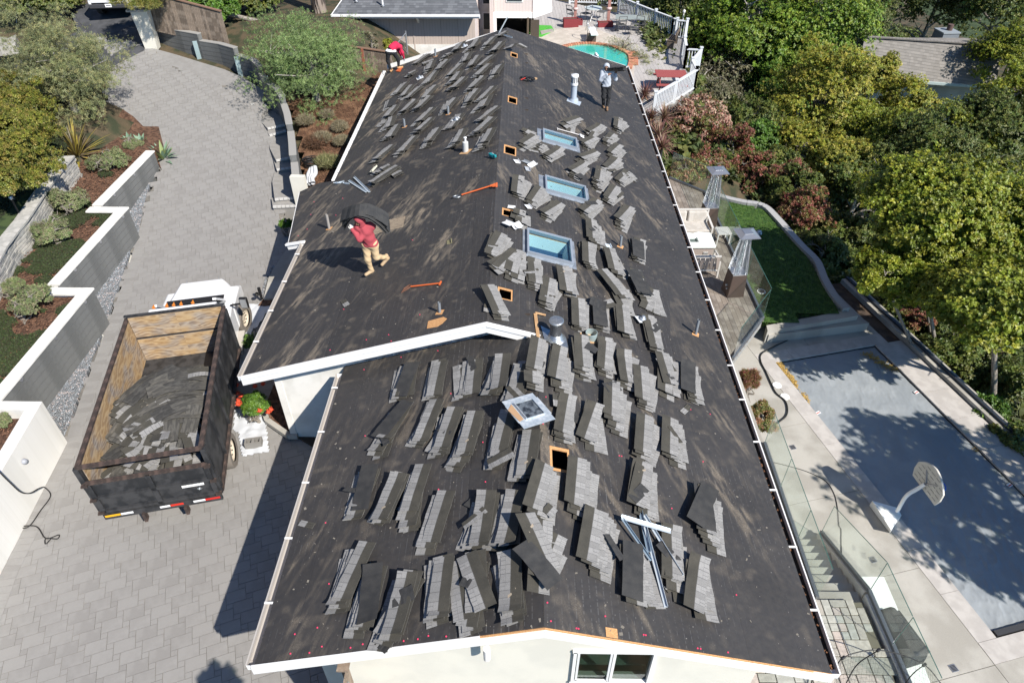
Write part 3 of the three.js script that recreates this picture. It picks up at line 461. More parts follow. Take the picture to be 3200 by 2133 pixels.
// loose strips
function looseStrip(pl, k, x1, y1s, x2, y2s, m, label, lift = 0.012, gi = 1) {
  const A = ROOF[pl].at(Q(k, x1, y1s)), B = ROOF[pl].at(Q(k, x2, y2s)), nrm = V(-ROOF[pl].s * S, 1,0).normalize(), X = B.clone().sub(A), L = X.length(); X.normalize();
  const o = new THREE.Mesh(strips[gi], m); o.name = numbered('loose_shingle'); o.castShadow = o.receiveShadow = true; scene.add(o);
  o.matrix.makeBasis(X, nrm, X.clone().cross(nrm)).setPosition(A.add(B).multiplyScalar(0.5).addScaledVector(nrm, lift)); o.matrix.decompose(o.position, o.quaternion, o.scale); o.scale.x = Math.min(1, L);
  return tag(o, label, 'shingle', 'single loose shingles on the roof');
}
looseStrip('R', 14,50,470,330,800, M.shDark, 'dark shingle strip lying askew on top of a jumbled stack by the front ridge', 0.13,3);
looseStrip('R', 2,115,390,50,360, M.sh[0], 'single grey shingle lying by itself just right of the far ridge', 0.01);
looseStrip('R', 6,620,1050,750,1100, M.shDark, 'dark shingle lying crossways on the stack left of the metal flashing', 0.13,2);
looseStrip('R', 10,320,545,395,560, M.sh[2], 'short shingle scrap crosswise above the opening in the near right slope', 0.1,0);
looseStrip('R', 10,1205,215,1275,320, M.sh[4], 'short purple-grey shingle laid over a fanned stack near the right gutter', 0.12,0);
looseStrip('R', 6,985,790,1100,1030, M.shDark, 'dark creased shingle leaning over a stack left of the right gutter', 0.13,4);
looseStrip('L', 9,1670,240,1690,490, M.sh[1], 'single grey shingle beside the third stack below the white rake board', 0.03,1);
looseStrip('L', 13,430,255,400,300, M.sh[0], 'small torn shingle scrap by itself near the lower left gutter', 0.01,0);
looseStrip('R', 10,1400,585,1440,615, M.sh[1], 'small square shingle scrap alone below the stack nearest the right gutter', 0.01,0);
looseStrip('U', 5,705,1050,750,1025, M.sh[0], 'small shingle scrap alone on the bare walked left slope', 0.01,0);
looseStrip('U', 1,1200,1410,1120,1450, M.sh[0], 'single grey shingle sticking out of the pile above the porch roof', 0.06,1);

{ // small torn pieces dropped round the stacks
  const r = rng(190); stackList.forEach((q, i) => { if (i % 2 || q.pl === 'U') return; for (let k = 0; k < 2; k++) { const o = new THREE.Mesh(torn[k % 3], r() < 0.5 ? M.shDark : M.sh[k]); o.name = 'torn_piece'; o.castShadow = o.receiveShadow = true; q.t.add(o); o.position.set(rr(-0.5,0.5, r), 0.01 + 0.02 * (q.n - 1) * (k ? 1 : 0), rr(-0.12,0.25, r)); o.rotation.set(rr(-0.05,0.05, r), rr(0,6, r), rr(-0.05,0.05, r)); o.scale.set(rr(0.4,1, r), 1, rr(0.25,0.8, r)); } });
}
// ---------------------------------------------------------------- tools and metal lying on the roof
const onRoof = (pl, k, x, y, lift = 0) => { const p = ROOF[pl].at(Q(k, x, y)); p.y += lift; return p; };
const orange = mat(0.62,0.13,0.035,0.45), teal = mat(0.01,0.22,0.24,0.4);
{ // shovel with a flat blade, its head against the ridge
  const t = thing('roofing_shovel', 'orange handled tear-off shovel lying with its blade on the upper ridge', 'shovel'), a = onRoof('U', 5,1680,165,0.05), b = onRoof('U', 5,1935,95,0.08), h = onRoof('U', 5,1640,180,0.05), e = onRoof('U', 5,1965,90,0.07), d = b.clone().sub(a).normalize(), s = V(0,1,0).cross(d).normalize();
  mesh(rod(a, b, 0.02), orange, 'handle', t); mesh(new THREE.TorusGeometry(0.075,0.015,8,18).scale(1.25,0.7,1).rotateX(Math.PI / 2).rotateY(-Math.atan2(d.z, d.x)).translate(h.x, h.y, h.z), M.galv, 'grip', t);
  mesh([bar(b, e, 0.2,0.012), bar(e.clone().addScaledVector(s, -0.12), e.clone().addScaledVector(s, 0.12), 0.05,0.012), rod(b.clone().addScaledVector(d, -0.08), b.clone().addScaledVector(d, 0.06), 0.03)], orange, 'blade', t);
}
function fork(label, pl, pts, m, name) {
  const t = thing(name, label, 'fork'), [k, hx, hy, nx, ny, tx, ty] = pts, a = onRoof(pl, k, hx, hy, 0.04), b = onRoof(pl, k, nx, ny, 0.04), e = onRoof(pl, k, tx, ty, 0.02), d = b.clone().sub(a).normalize(), s = V(0,1,0).cross(d).normalize();
  mesh(rod(a, b, 0.018), m, 'handle', t); mesh(bar(a.clone().addScaledVector(s, -0.07), a.clone().addScaledVector(s, 0.07), 0.035,0.03), m, 'grip', t);
  for (const q of [-1.5,-0.5,0.5,1.5]) { const w = b.clone().addScaledVector(s, q * 0.06); mesh(tube([b.clone(), w.clone().addScaledVector(d, 0.04), e.clone().addScaledVector(s, q * 0.06)],0.009,12,6), m === orange ? mat(0.16,0.07,0.04,0.6) : M.steel, 'tine', t); }
}
fork('short orange fork lying on the bare left slope, tines toward the gutter', 'U', [5,1505,885,1265,912,1195,940], orange, 'roofing_fork');
fork('silver handled fork lying beside the farthest skylight', 'R', [2,372,1060,545,1108,590,1122], mat(0.5,0.48,0.46,0.4), 'roofing_fork');
{ // nail gun
  const p = onRoof('U', 1,1925,1290,0.02), t = thing('nail_gun', 'teal nail gun lying just left of the ridge', 'nail gun', p, 0.7);
  mesh([rbox(0.1,0.1,0.22,0.03,0,0.07,0), rbox(0.08,0.08,0.12,0.02,0,0.1,0.14)], teal, 'body', t); mesh(rbox(0.05,0.06,0.22,0.02,0.1,0.05,0.02,1.3), M.black, 'handle', t); mesh([rbox(0.04,0.12,0.07,0.01,0,0.03,-0.14), new THREE.CylinderGeometry(0.06,0.06,0.06,14).rotateZ(1.57).translate(0.06,0.05,-0.08)], M.galv, 'magazine', t);
}
{ // tool belt
  const p = onRoof('R', 2,115,655,0.01), t = thing('tool_belt', 'black tool belt with yellow bits dropped on the far right slope', 'tool belt', p, 0.2), r = rng(81);
  mesh(tube(Array.from({ length: 9 }, (_, i) => V(Math.cos(i * 0.7) * 0.25,0.04 + 0.02 * (i % 2), Math.sin(i * 0.7) * 0.14)), 0.028,50,6), M.black, 'strap', t);
  for (let i = 0; i < 5; i++) mesh(rbox(0.14,0.1,0.12,0.03, rr(-0.25,0.25, r), 0.06, rr(-0.12,0.12, r), rr(0,3, r)), M.black, 'pouch', t);
  mesh(rbox(0.16,0.04,0.05,0.012,-0.34,0.04,0.06,0.4), mat(0.7,0.5,0.03,0.5), 'tape_measure', t); mesh(rbox(0.1,0.06,0.1,0.01,0.36,0.04,0.02,0.5), mat(0.4,0.26,0.14,0.7), 'holster', t); mesh(rod(V(-0.05,0.12,0.1), V(-0.25,0.1,0.22), 0.015), mat(0.5,0.04,0.03,0.5), 'hammer_handle', t);
}
{ // removed flashing pan
  const c = ROOF.L.at(Q(10,130,640)), c2 = ROOF.R.at(Q(10,130,640)), p = c2, t = thing('flashing_pan', 'square galvanised flashing pan with a dark middle, dropped across the front ridge', 'flashing', V(p.x, p.y + 0.12, p.z), 0.55);
  t.rotation.z = -0.16; t.scale.setScalar(1.2);
  const bright = mottled([0.42,0.48,0.53],[0.62,0.66,0.69],0.3,5,0.15,195,0.35, { metalness: 0.35 }); mesh([box(0.56,0.006,0.13,0,0,-0.25), box(0.56,0.006,0.15,0,0.001,0.26), box(0.14,0.006,0.4,-0.22,0.002,0.0), box(0.12,0.006,0.4,0.24,0.002,0)], bright, 'pan', t);
  mesh([box(0.012,0.05,0.36,-0.15,0.025,0), box(0.012,0.035,0.36,0.18,0.02,0), box(0.33,0.03,0.012,0.015,0.015,-0.18), box(0.33,0.03,0.012,0.015,0.015,0.18)], bright, 'upstand', t);
  mesh(box(0.31,0.008,0.34,0.015,0.012,0), mottled([0.02,0.025,0.032],[0.12,0.14,0.16],0.3,6,0.2,196,0.35), 'back', t); mesh(slab([[-0.3,-0.1],[-0.18,-0.2],[-0.18,0.16],[-0.26,0.18]],0.012,0.004), mat(0.4,0.25,0.14,0.8), 'rust_patch', t);
}
// long metal strips dropped over one another
const metalStrip = (pl, k, a, b, w, label, lift = [0.03,0.03], m = M.galv) => { const A = onRoof(pl, k, ...a, lift[0]), B = onRoof(pl, k, ...b, lift[1]), t = thing('metal_strip', label, 'metal strip', V(0,0,0), 0, 'metal edging strips left on the roof'); const d = B.clone().sub(A).normalize(), s = V(0,1,0).cross(d).normalize(); mesh(bar(A, B, w, 0.006), m, 'flange', t); mesh(bar(A.clone().addScaledVector(s, w / 2).add(V(0,0.02,0)), B.clone().addScaledVector(s, w / 2).add(V(0,0.02,0)), 0.006,0.04), m, 'lip', t); };
const blueMetal = mat(0.34,0.44,0.52,0.35, { metalness: 0.55 }), brightMetal = mat(0.62,0.68,0.72,0.35, { metalness: 0.4 });
metalStrip('R', 14,[885,265],[1285,385],0.07, 'pale metal strip lying crosswise on top of the heap of strips', [0.16,0.17], brightMetal);
metalStrip('R', 14,[1045,190],[1110,530],0.06, 'blue-tinged metal strip under the pale crosswise one', [0.06,0.1], blueMetal);
metalStrip('R', 14,[1080,330],[1255,960],0.05, 'longest metal strip, reaching nearest the front gable', [0.12,0.03], brightMetal);
metalStrip('R', 14,[1075,230],[1380,730],0.045, 'metal strip reaching toward the right-hand stacks from the heap', [0.1,0.12], brightMetal);
metalStrip('R', 14,[895,275],[1130,590],0.035, 'thin metal strip on the ridge side of the heap', [0.14,0.07], blueMetal);
metalStrip('U', 5,[755,45],[900,138],0.06, 'pale metal strip at the edge of the porch roof, nearer the gutter', [0.03,0.03], brightMetal);
metalStrip('U', 5,[800,20],[925,138],0.06, 'pale metal strip by the porch roof, touching the shingle pile', [0.05,0.03], brightMetal);
metalStrip('U', 1,[2055,205],[1985,280],0.05, 'bent metal strip standing up at the far ridge end', [0.35,0.06], brightMetal);
metalStrip('U', 1,[1985,285],[2090,318],0.04, 'thin metal strip lying at the foot of the far ridge end', [0.05,0.05], brightMetal);
// flashing boots set down on stacks
function boot(pl, k, x, y, turn, label, lift = 0.1) { const p = onRoof(pl, k, x, y, lift), t = thing('pipe_flashing', label, 'flashing', p, turn, 'pipe flashings taken off the roof'); t.rotation.z = pl === 'R' ? -0.28 : 0.28; mesh(rbox(0.3,0.006,0.26,0.002,0,0,0), mat(0.6,0.62,0.63,0.5), 'plate', t); mesh(lathe([[0.1,0],[0.075,0.05],[0.04,0.07],[0.04,0.1],[0,0.1]],16), M.lead, 'cone', t); }
boot('U', 1,1338,640,0.3, 'white metal pipe flashing lying between stacks nearest the red-shirted worker', 0.03);
boot('U', 1,1637,1000,0.5, 'metal pipe flashing set on a stack in the middle of the far left slope');
boot('U', 1,1702,385,0.2, 'small metal pipe flashing between stacks by the far gable', 0.05);
boot('R', 6,1062,1192,0.35, 'bright metal pipe flashing lying on the stack nearest the deck', 0.08);
// white offcuts and bottles
function scrap(pl, k, x, y, w, l, turn, m, label, lift = 0.03) { const p = onRoof(pl, k, x, y, lift), o = solo([box(w, 0.012, l), box(0.012,0.05, l, w / 2,0.02,0)], m, 'flashing_scrap', label, 'metal scrap', 'bent offcuts of flashing on the roof'); o.position.copy(p); o.rotation.set(0.1, turn, pl === 'R' ? -0.35 : 0.35); }
scrap('R', 2,38,1325,0.16,0.2,0.4, M.metalw, 'white bent scrap nearest the ridge between the two farther skylights');
scrap('R', 2,112,1330,0.14,0.26,0.9, mat(0.3,0.32,0.34,0.6), 'grey bent scrap in the middle of the offcuts between the farther skylights');
scrap('R', 2,165,1355,0.16,0.3,-0.7, M.metalw, 'longest white scrap among the offcuts between the farther skylights', 0.05);
scrap('R', 2,125,1385,0.14,0.22,0.2, mat(0.35,0.37,0.4,0.6), 'lowest grey scrap among the offcuts between the farther skylights');
scrap('R', 6,40,430,0.18,0.26,-0.9, M.metalw, 'white scrap tucked against the corner of the largest skylight', 0.1);
scrap('R', 5,2055,420,0.2,0.24,1.0, M.metalw, 'white scrap on top of the stack below the ridge opening', 0.12);
scrap('R', 5,2130,435,0.14,0.22,0.7, M.metalw, 'narrow white scrap between the stack and the largest skylight', 0.1);
scrap('R', 5,2085,270,0.1,0.2,1.4, M.metalw, 'white scrap lying over the corner of a ridge opening', 0.05);
scrap('R', 6,785,578,0.14,0.16,0.2, mat(0.55,0.62,0.68,0.4), 'pale blue square scrap beside a vent pipe');
scrap('U', 1,962,1410,0.12,0.34,-0.3, mat(0.6,0.57,0.45,0.7), 'cream paper scrap on the pile above the porch roof', 0.13);
scrap('R', 6,130,260,0.14,0.2,0.5, M.metalw, 'white scrap under a stack below the middle skylight', 0.04);
scrap('U', 5,1578,540,0.13,0.16,0.1, mat(0.2,0.18,0.1,0.8), 'olive square offcut lying alone on the bare left slope', 0.01);
const clearPl = new THREE.MeshPhysicalMaterial({ color: C(0.8,0.88,0.95), transmission: 0.85, thickness: 0, roughness: 0.15 });
[[665,62,0.2, 'water bottle lying nearest the porch gutter'],[695,58,0.6, 'water bottle lying second from the porch gutter'],[740,68,-0.3, 'water bottle lying next to the pale metal strips']].forEach(([x, y, a, l]) => { const t = thing('water_bottle', 'clear ' + l, 'bottle', onRoof('U', 5, x, y, 0.04), a, 'water bottles on the roof'); mesh(lathe([[0,-0.11],[0.034,-0.11],[0.034,0.05],[0.013,0.09],[0.013,0.1]],14).rotateZ(1.57), clearPl, 'bottle_body', t); mesh(new THREE.CylinderGeometry(0.015,0.015,0.02,12).rotateZ(1.57).translate(-0.11,0,0), mat(0.6,0.65,0.7), 'lid', t); });
{ const o = solo(tube([onRoof('R', 2,655,458,0.03), onRoof('R', 2,710,478,0.03)],0.03,4,6), M.galv, 'metal_tube', 'short grey tube lying at the far right rake edge', 'tube'); const t = thing('sneaker', 'pair-less pale shoe standing at the far right rake edge', 'shoe', onRoof('R', 2,690,458,0.03), 0.4); mesh([rbox(0.1,0.06,0.27,0.025,0,0.03,0), rbox(0.09,0.07,0.13,0.025,0,0.07,-0.06)], M.metalw, 'upper', t); mesh(rbox(0.105,0.02,0.28,0.008,0,0,0), M.black, 'sole', t); }
// ---------------------------------------------------------------- ground, driveway, walls on the left
const drv = (z) => (z > -17 ? 0 : z > -36 ? 0.0095 * (z + 17) * (z + 17) : 3.43 + 0.06 * (-36 - z));
function onF(p, f) { let y = 0; for (let i = 0; i < 14; i++) { const q = onY(p, y); y = y * 0.4 + 0.6 * f(q.x, q.z); } return onY(p, y); }
const onDrive = (k, x, y) => onF(Q(k, x, y), (X, Z) => drv(Z));
M.mulch = mottled([0.075,0.036,0.02],[0.19,0.1,0.06],1.2,14,0.8,21);
M.mulch.bumpMap = bumpTex(512,1.2, (x, y) => fbm(x * 60, y * 60,22,3,60)); M.mulch.bumpScale = 0.05;
M.redsoil = mottled([0.09,0.042,0.02],[0.2,0.11,0.06],2.5,9,0.6,23); M.redsoil.bumpMap = M.mulch.bumpMap; M.redsoil.bumpScale = 0.04;
const gravelTex = (() => { const pts = []; const r = rng(24); for (let i = 0; i < 900; i++) pts.push([r(), r(), r()]); const cell = 30, gr = Array.from({ length: cell * cell }, () => []); pts.forEach((p) => gr[Math.floor(p[1] * cell) * cell + Math.floor(p[0] * cell)].push(p)); return (x, y) => { let b = 9, c = 9, v = 0; const cx = Math.floor(x * cell), cy = Math.floor(y * cell); for (let j = -1; j < 2; j++) for (let i = -1; i < 2; i++) for (const p of gr[((cy + j + cell) % cell) * cell + (cx + i + cell) % cell]) { let dx = Math.abs(p[0] - x), dy = Math.abs(p[1] - y); dx = Math.min(dx, 1 - dx); dy = Math.min(dy, 1 - dy); const d = Math.hypot(dx, dy) * cell; if (d < b) { c = b; b = d; v = p[2]; } else if (d < c) c = d; } return [b, c, v]; }; })();
M.gravel = new THREE.MeshStandardMaterial({ map: tex(512,512, (x, y) => { const [b, c, v] = gravelTex(x, y), e = sst(0.02,0.2, c - b); const k = 0.05 + e * (0.22 + 0.34 * v); return [k * (v > 0.85 ? 1.25 : 0.94), k * (v > 0.85 ? 1.1 : 1), k * 1.06]; }, 0.9), bumpMap: bumpTex(512,0.9, (x, y) => { const [b, c] = gravelTex(x, y); return sst(0,0.5, c - b); }), bumpScale: 0.04, roughness: 0.85 });
M.asphalt = mottled([0.045,0.047,0.052],[0.07,0.072,0.078],3,10,0.4,25);
M.pav = [0,1,2,3,4].map((i) => mottled([0.232 + 0.004 * i, 0.222 + 0.004 * i, 0.21 + 0.004 * i],[0.258 + 0.004 * i, 0.248 + 0.004 * i, 0.235 + 0.004 * i],0.9,5,0.07,26 + i, 0.5, {}, 128));
M.plank = mottled([0.115,0.118,0.115],[0.15,0.153,0.149],1.2,5,0.1,33,0.75);
M.concrete = mottled([0.31,0.293,0.258],[0.4,0.382,0.343],4,7,0.12,34,0.8);
M.flag = mottled([0.35,0.34,0.31],[0.5,0.48,0.44],1.5,6,0.15,35,0.85);
M.grassy = mottled([0.018,0.034,0.010],[0.05,0.075,0.022],2,12,0.9,36);
// the terrain under everything, out to the horizon
function hill(x, z) {
  let y = -0.35;
  y += sst(-13.0,-13.8, x) * (z > -27 ? 1.3 : 1.3) * sst(-40,-20, z) + sst(-15.5,-24, x) * 1.6 + sst(-24,-60, x) * 5;
  y += sst(-22,-36, z) * 3.3 * sst(-3,-9.5, x) + sst(-33,-45, z) * 0.8 * sst(-9,3, x) * sst(13,8, x);
  y -= sst(4.6,5.2, x) * 1.9 * sst(-30,-24, z) + sst(8,12.5, x) * 2.2 * sst(-24,-30, z) + sst(11.5,17, x) * 2.6 + sst(17,45, x) * 3.0;
  y += sst(-80,-200, z) * 12;
  return y + 0.25 * (fbm(x * 0.12 + 40, z * 0.12 + 40,37,3) - 0.5) * sst(10,20, Math.abs(x - 2) + 0.0);
}
const underDrive = (x, z) => { const e = hill(x, z); for (const [p, q] of [[0,0],[0.95,0],[-0.95,0],[0,0.95],[0,-0.95]]) if (inside(driveArea, x + p, z + q)) return Math.min(e, drv(z) - 0.35); return x > -16.5 && x < -5 && z > -38 ? Math.min(e, drv(z) - 0.35) : x < -9 && x > -42 && z < -29 ? Math.min(e, Math.max(2.2, drv(z)) - 0.35) : e; };

// driveway: sand bed plus single paving stones laid in a pattern of large slabs and small squares
const edgeR = [[5,135,245],[5,150,185],[1,165,1480],[1,165,1380],[1,160,1300],[1,105,1100],[1,60,1000],[1,0,915],[0,2070,885],[0,1960,795],[0,1860,710],[0,1680,625],[0,1560,590],[0,1350,530],[0,1210,400],[0,1110,340]].map((q) => xz(onDrive(...q)));
const edgeL = [[-9.9,-4],[-10.74,-7.6],[-11.2,-11.15],[-11.35,-11.5],[-12.0,-14.2],[-13.0,-18.4],[-14.0,-22.5]].concat([[0,1320,1400],[0,1240,1120],[0,1110,960],[0,1010,905],[0,900,850],[0,880,700],[0,960,500],[0,850,380],[0,640,300]].map((q) => xz(onDrive(...q))));
const driveArea = [...edgeL, ...[...edgeR].reverse(), [-7.9,-20.5],[-8.0,-16.8],[-7.0,-14.8],[-6.2,-13.6],[-5.6,-11.4],[-3.3,-11.4],[-3.2,-4]];
const field = driveArea;
ground(sheet(-45,45,-90,10,0.9, underDrive), mottled([0.028,0.034,0.014],[0.085,0.062,0.034],3,9,0.8,38), 'ground');
ground([sheet(-400,400,-700,-89.5,20, (x, z) => hill(x, z) - 0.3), sheet(-400,-44.5,-90,60,20, (x, z) => hill(x, z) - 0.3), sheet(44.5,400,-90,60,20, (x, z) => hill(x, z) - 0.3), sheet(-45,45,9.5,60,10, (x, z) => hill(x, z) - 0.3)], M.grassy, 'terrain');
{
  const xs = field.map((p) => p[0]), zs = field.map((p) => p[1]), X0 = Math.min(...xs), X1 = Math.max(...xs), Z0 = Math.min(...zs), Z1 = Math.max(...zs);
  const drive = ground(sheet(X0, X1, Z0, Z1,0.35, (x, z) => drv(z) - 0.012, (x, z) => inside(field, x, z)), mottled([0.13,0.122,0.11],[0.19,0.175,0.15],2,7,0.3,65), 'driveway');
  const W = 0.385, H = 0.265, p = 0.125, q = 0.115, a = 0.37, ca = Math.cos(a), sa = Math.sin(a), gap = 0.008, T = 0.05, found = [], r = rng(27);
  const nearEdge = (x, z) => { for (let i = 0; i + 1 < 7; i++) { const A = edgeL[i], B = edgeL[i + 1], L = Math.hypot(B[0] - A[0], B[1] - A[1]); if (Math.abs((x - A[0]) * (B[1] - A[1]) - (z - A[1]) * (B[0] - A[0])) / L < 0.62) return 0.006; } return 0; };
  const border = (x, z) => { for (let i = 0; i + 1 < 7; i++) { const A = edgeL[i], B = edgeL[i + 1], L = Math.hypot(B[0] - A[0], B[1] - A[1]), t = ((x - A[0]) * (B[0] - A[0]) + (z - A[1]) * (B[1] - A[1])) / L; if (t > -0.1 && t < L + 0.1) { const d = Math.abs((x - A[0]) * (B[1] - A[1]) - (z - A[1]) * (B[0] - A[0])) / L; if (x * 0 + d < 0.06) return true; } } return false; };
  for (let j = -110; j < 110; j++) for (let i = -95; i < 95; i++) for (const [ox, oy, w, h] of [[0,0, W, H],[W, 0, p, q]]) {
    const lx = i * W - j * p + ox + w / 2, ly = i * q + j * H + oy + h / 2, x = -9 + lx * ca - ly * sa, z = -10 - ly * ca - lx * sa;
    if (x < X0 - 0.5 || x > X1 + 0.5 || z < Z0 || z > Z1 + 0.5) continue; const cor = [[-w, -h],[w, -h],[w, h],[-w, h]].filter(([p2, q2]) => inside(field, x + (p2 * ca - q2 * sa) / 2, z - (p2 * sa + q2 * ca) / 2)).length; if (!inside(field, x, z) && (cor < 2 || z > -16)) continue; if (border(x, z)) continue;
    found.push([x, z, w - gap, h - gap, undefined, nearEdge(x, z)]);
  }
  // soldier course along the garden side
  for (let i = 0; i + 1 < 7; i++) { const A = edgeL[i], B = edgeL[i + 1], L = Math.hypot(B[0] - A[0], B[1] - A[1]), n = Math.round(L / 0.17), ux = (B[0] - A[0]) / L, uz = (B[1] - A[1]) / L, nx = -uz, nz = ux; for (let k = 0; k < n; k++) { const t = (k + 0.5) / n * L; found.push([A[0] + ux * t + nx * 0.18, A[1] + uz * t + nz * 0.18, L / n - gap, 0.335, Math.atan2(-uz, ux)]); } }
  const e = V(0, EYE, 0); found.sort((A, B) => (A[0] - e.x) ** 2 + A[1] ** 2 - (B[0] - e.x) ** 2 - B[1] ** 2);
  const vis = (x, z) => { const v = V(x, drv(z) - EYE, z), d = v.dot(fwd); return Math.abs(v.dot(rgt)) < d * 0.77 && Math.abs(v.dot(upv)) < d * 0.52 && x < -4.3; };
  const geoOf = new Map(); const G2 = (w, h) => { const key = w.toFixed(3) + h.toFixed(3); if (!geoOf.has(key)) { const b = new THREE.BoxGeometry(w, T, h), pp = b.attributes.position; for (let i = 0; i < pp.count; i++) if (pp.getY(i) > 0) { } geoOf.set(key, boxUV(b)); } return geoOf.get(key); };
  let singles = 0; const rest = [[],[],[],[],[]];
  for (const [x, z, w, h, ang, sink] of found) {
    const m = Math.floor(r() * 5), y = drv(z) - T / 2 + rr(-0.0015,0.0015, r) - (sink ?? 0), turn = ang ?? a, slope = Math.atan(z < -17 && z > -36 ? 0.019 * (-z - 17) : 0);
    if (singles < 300 && vis(x, z)) { const o = mesh(G2(w, h), M.pav[m], 'paving_stone', drive); o.position.set(x, y, z); o.rotation.set(slope, turn, 0, 'YXZ'); o.rotation.set(0, turn, 0); singles++; }
    else { const b = G2(w, h).clone().translate(rr(0,3, r) * 0,0,0); const mm = new THREE.Matrix4().makeRotationX(slope).multiply(new THREE.Matrix4().makeRotationY(turn)).setPosition(x, y, z); rest[m].push(b.applyMatrix4(mm)); }
  }
  rest.forEach((l, i) => l.length && tag(mesh(l, M.pav[i], 'paving_stone', drive), null, null, null, 'stuff'));
}
ground(slab([[-14.75,-25.6],[-14.1,-22.6],[-13.05,-18.2],[-12.05,-14.1],[-11.38,-11.4],[-11.3,-11.2],[-12.5,-11.2],[-12.5,-16],[-13.5,-16.1],[-13.5,-20.6],[-14.5,-20.7],[-14.6,-26]], (x, z) => drv(z) - 0.008 + 0.008,0.1), M.gravel, 'gravel_strip');
// grey boarded retaining walls with white caps
const WT = 1.27;
function gardenWall(label, x, z0, z1, yTop, jogTo) {
  const t = thing('retaining_wall', label, 'wall', V(0,0,0), 0, 'stepped retaining walls along the drive'), L = z0 - z1, zm = (z0 + z1) / 2;
  mesh(box(0.22, yTop + 0.6, L, x - 0.15, yTop / 2 - 0.3, zm), M.white, 'wall_core', t);
  mesh(box(0.34,0.05, L + 0.01, x - 0.145, yTop + 0.025, zm), M.white, 'cap', t);
  const n = 6, bh = (yTop - 0.02) / n; for (let i = 0; i < n; i++) mesh(box(0.03, bh - 0.012, L - 0.02, x - 0.022, bh * (i + 0.5), zm), M.plank, 'plank', t);
  if (jogTo !== undefined) { mesh(box(x - jogTo, yTop + 0.6,0.22, (x + jogTo) / 2 - 0.3, yTop / 2 - 0.3, z1 + 0.111), M.white, 'wall_core', t); mesh(box(x - jogTo - 0.02,0.05,0.34, (x + jogTo) / 2 - 0.325, yTop + 0.025, z1 + 0.165), M.white, 'cap', t); }
  for (let z = z0 - 0.9; z > z1 + 0.4; z -= 1.6) mesh(new THREE.CylinderGeometry(0.06,0.06,0.035,12).rotateZ(1.57).translate(x - 0.0, yTop - 0.05, z), M.alu, 'step_light', t);
}
gardenWall('farthest stepped retaining wall of grey boards, beside the blue agaves', -14.42,-20.75,-25.1, WT);
gardenWall('second stepped retaining wall of grey boards from the agaves, between two jogs', -13.43,-16.05,-20.62, WT, -14.42);
gardenWall('longest stepped retaining wall of grey boards, opposite the dump truck bed', -12.33,-11.25,-15.9, WT, -13.43);
{ // white stucco planter end by the cable
  const t = thing('planter_wall', 'smooth white stucco planter wall with a cable draped over it', 'wall'), y = 1.42;
  const face = [[-11.2,-11.2],[-10.74,-7.6],[-10.2,-4],[-10.5,-4],[-11.03,-7.6],[-11.45,-10.92],[-13.2,-10.92],[-13.2,-11.2]];
  mesh(slab(face, y, 2), M.white, 'wall_core', t);
  const p = onX(Q(8,190,1022), -10.98); mesh(new THREE.SphereGeometry(0.07,16,10,0,6.3,0,1.7).rotateZ(-1.4).translate(-10.97, p.y, p.z), mat(0.3,0.31,0.34,0.5), 'outlet_cover', t);
}
// planting beds and the stone wall behind them
const bedY = 1.12;
ground(slab([[-14.6,-20.9],[-14.6,-26.2],[-15.6,-28.2],[-19.5,-29.6],[-18.5,-20],[-18,-4],[-10.6,-4],[-11.1,-7.7],[-11.4,-10.9],[-12.6,-11.1],[-12.6,-15.7],[-13.6,-15.9],[-13.6,-20.4]], (x, z) => bedY + 0.05 * (fbm(x * 1.3 + 50, z * 1.3 + 50,39,3) - 0.5), 0.3), M.mulch, 'planting_bed');
ground(slab([[0,1320,1390],[0,1220,1090],[0,1090,960],[0,1000,900],[0,880,850],[0,830,960],[0,960,1090]].map((q) => xz(onDrive(...q))).concat([[-15.2,-26.2]]), (x, z) => drv(z) + 0.06,0.3), M.mulch, 'bed_edge');
const stoneBase = [[8,0,60],[4,0,1060],[4,110,880],[4,200,700],[4,285,600],[4,470,300],[4,600,110],[4,685,0],[0,684,1440]].map((q) => g(...q, bedY));
stoneBase.unshift(stoneBase[0].clone().add(V(0.1,0,2.5)));
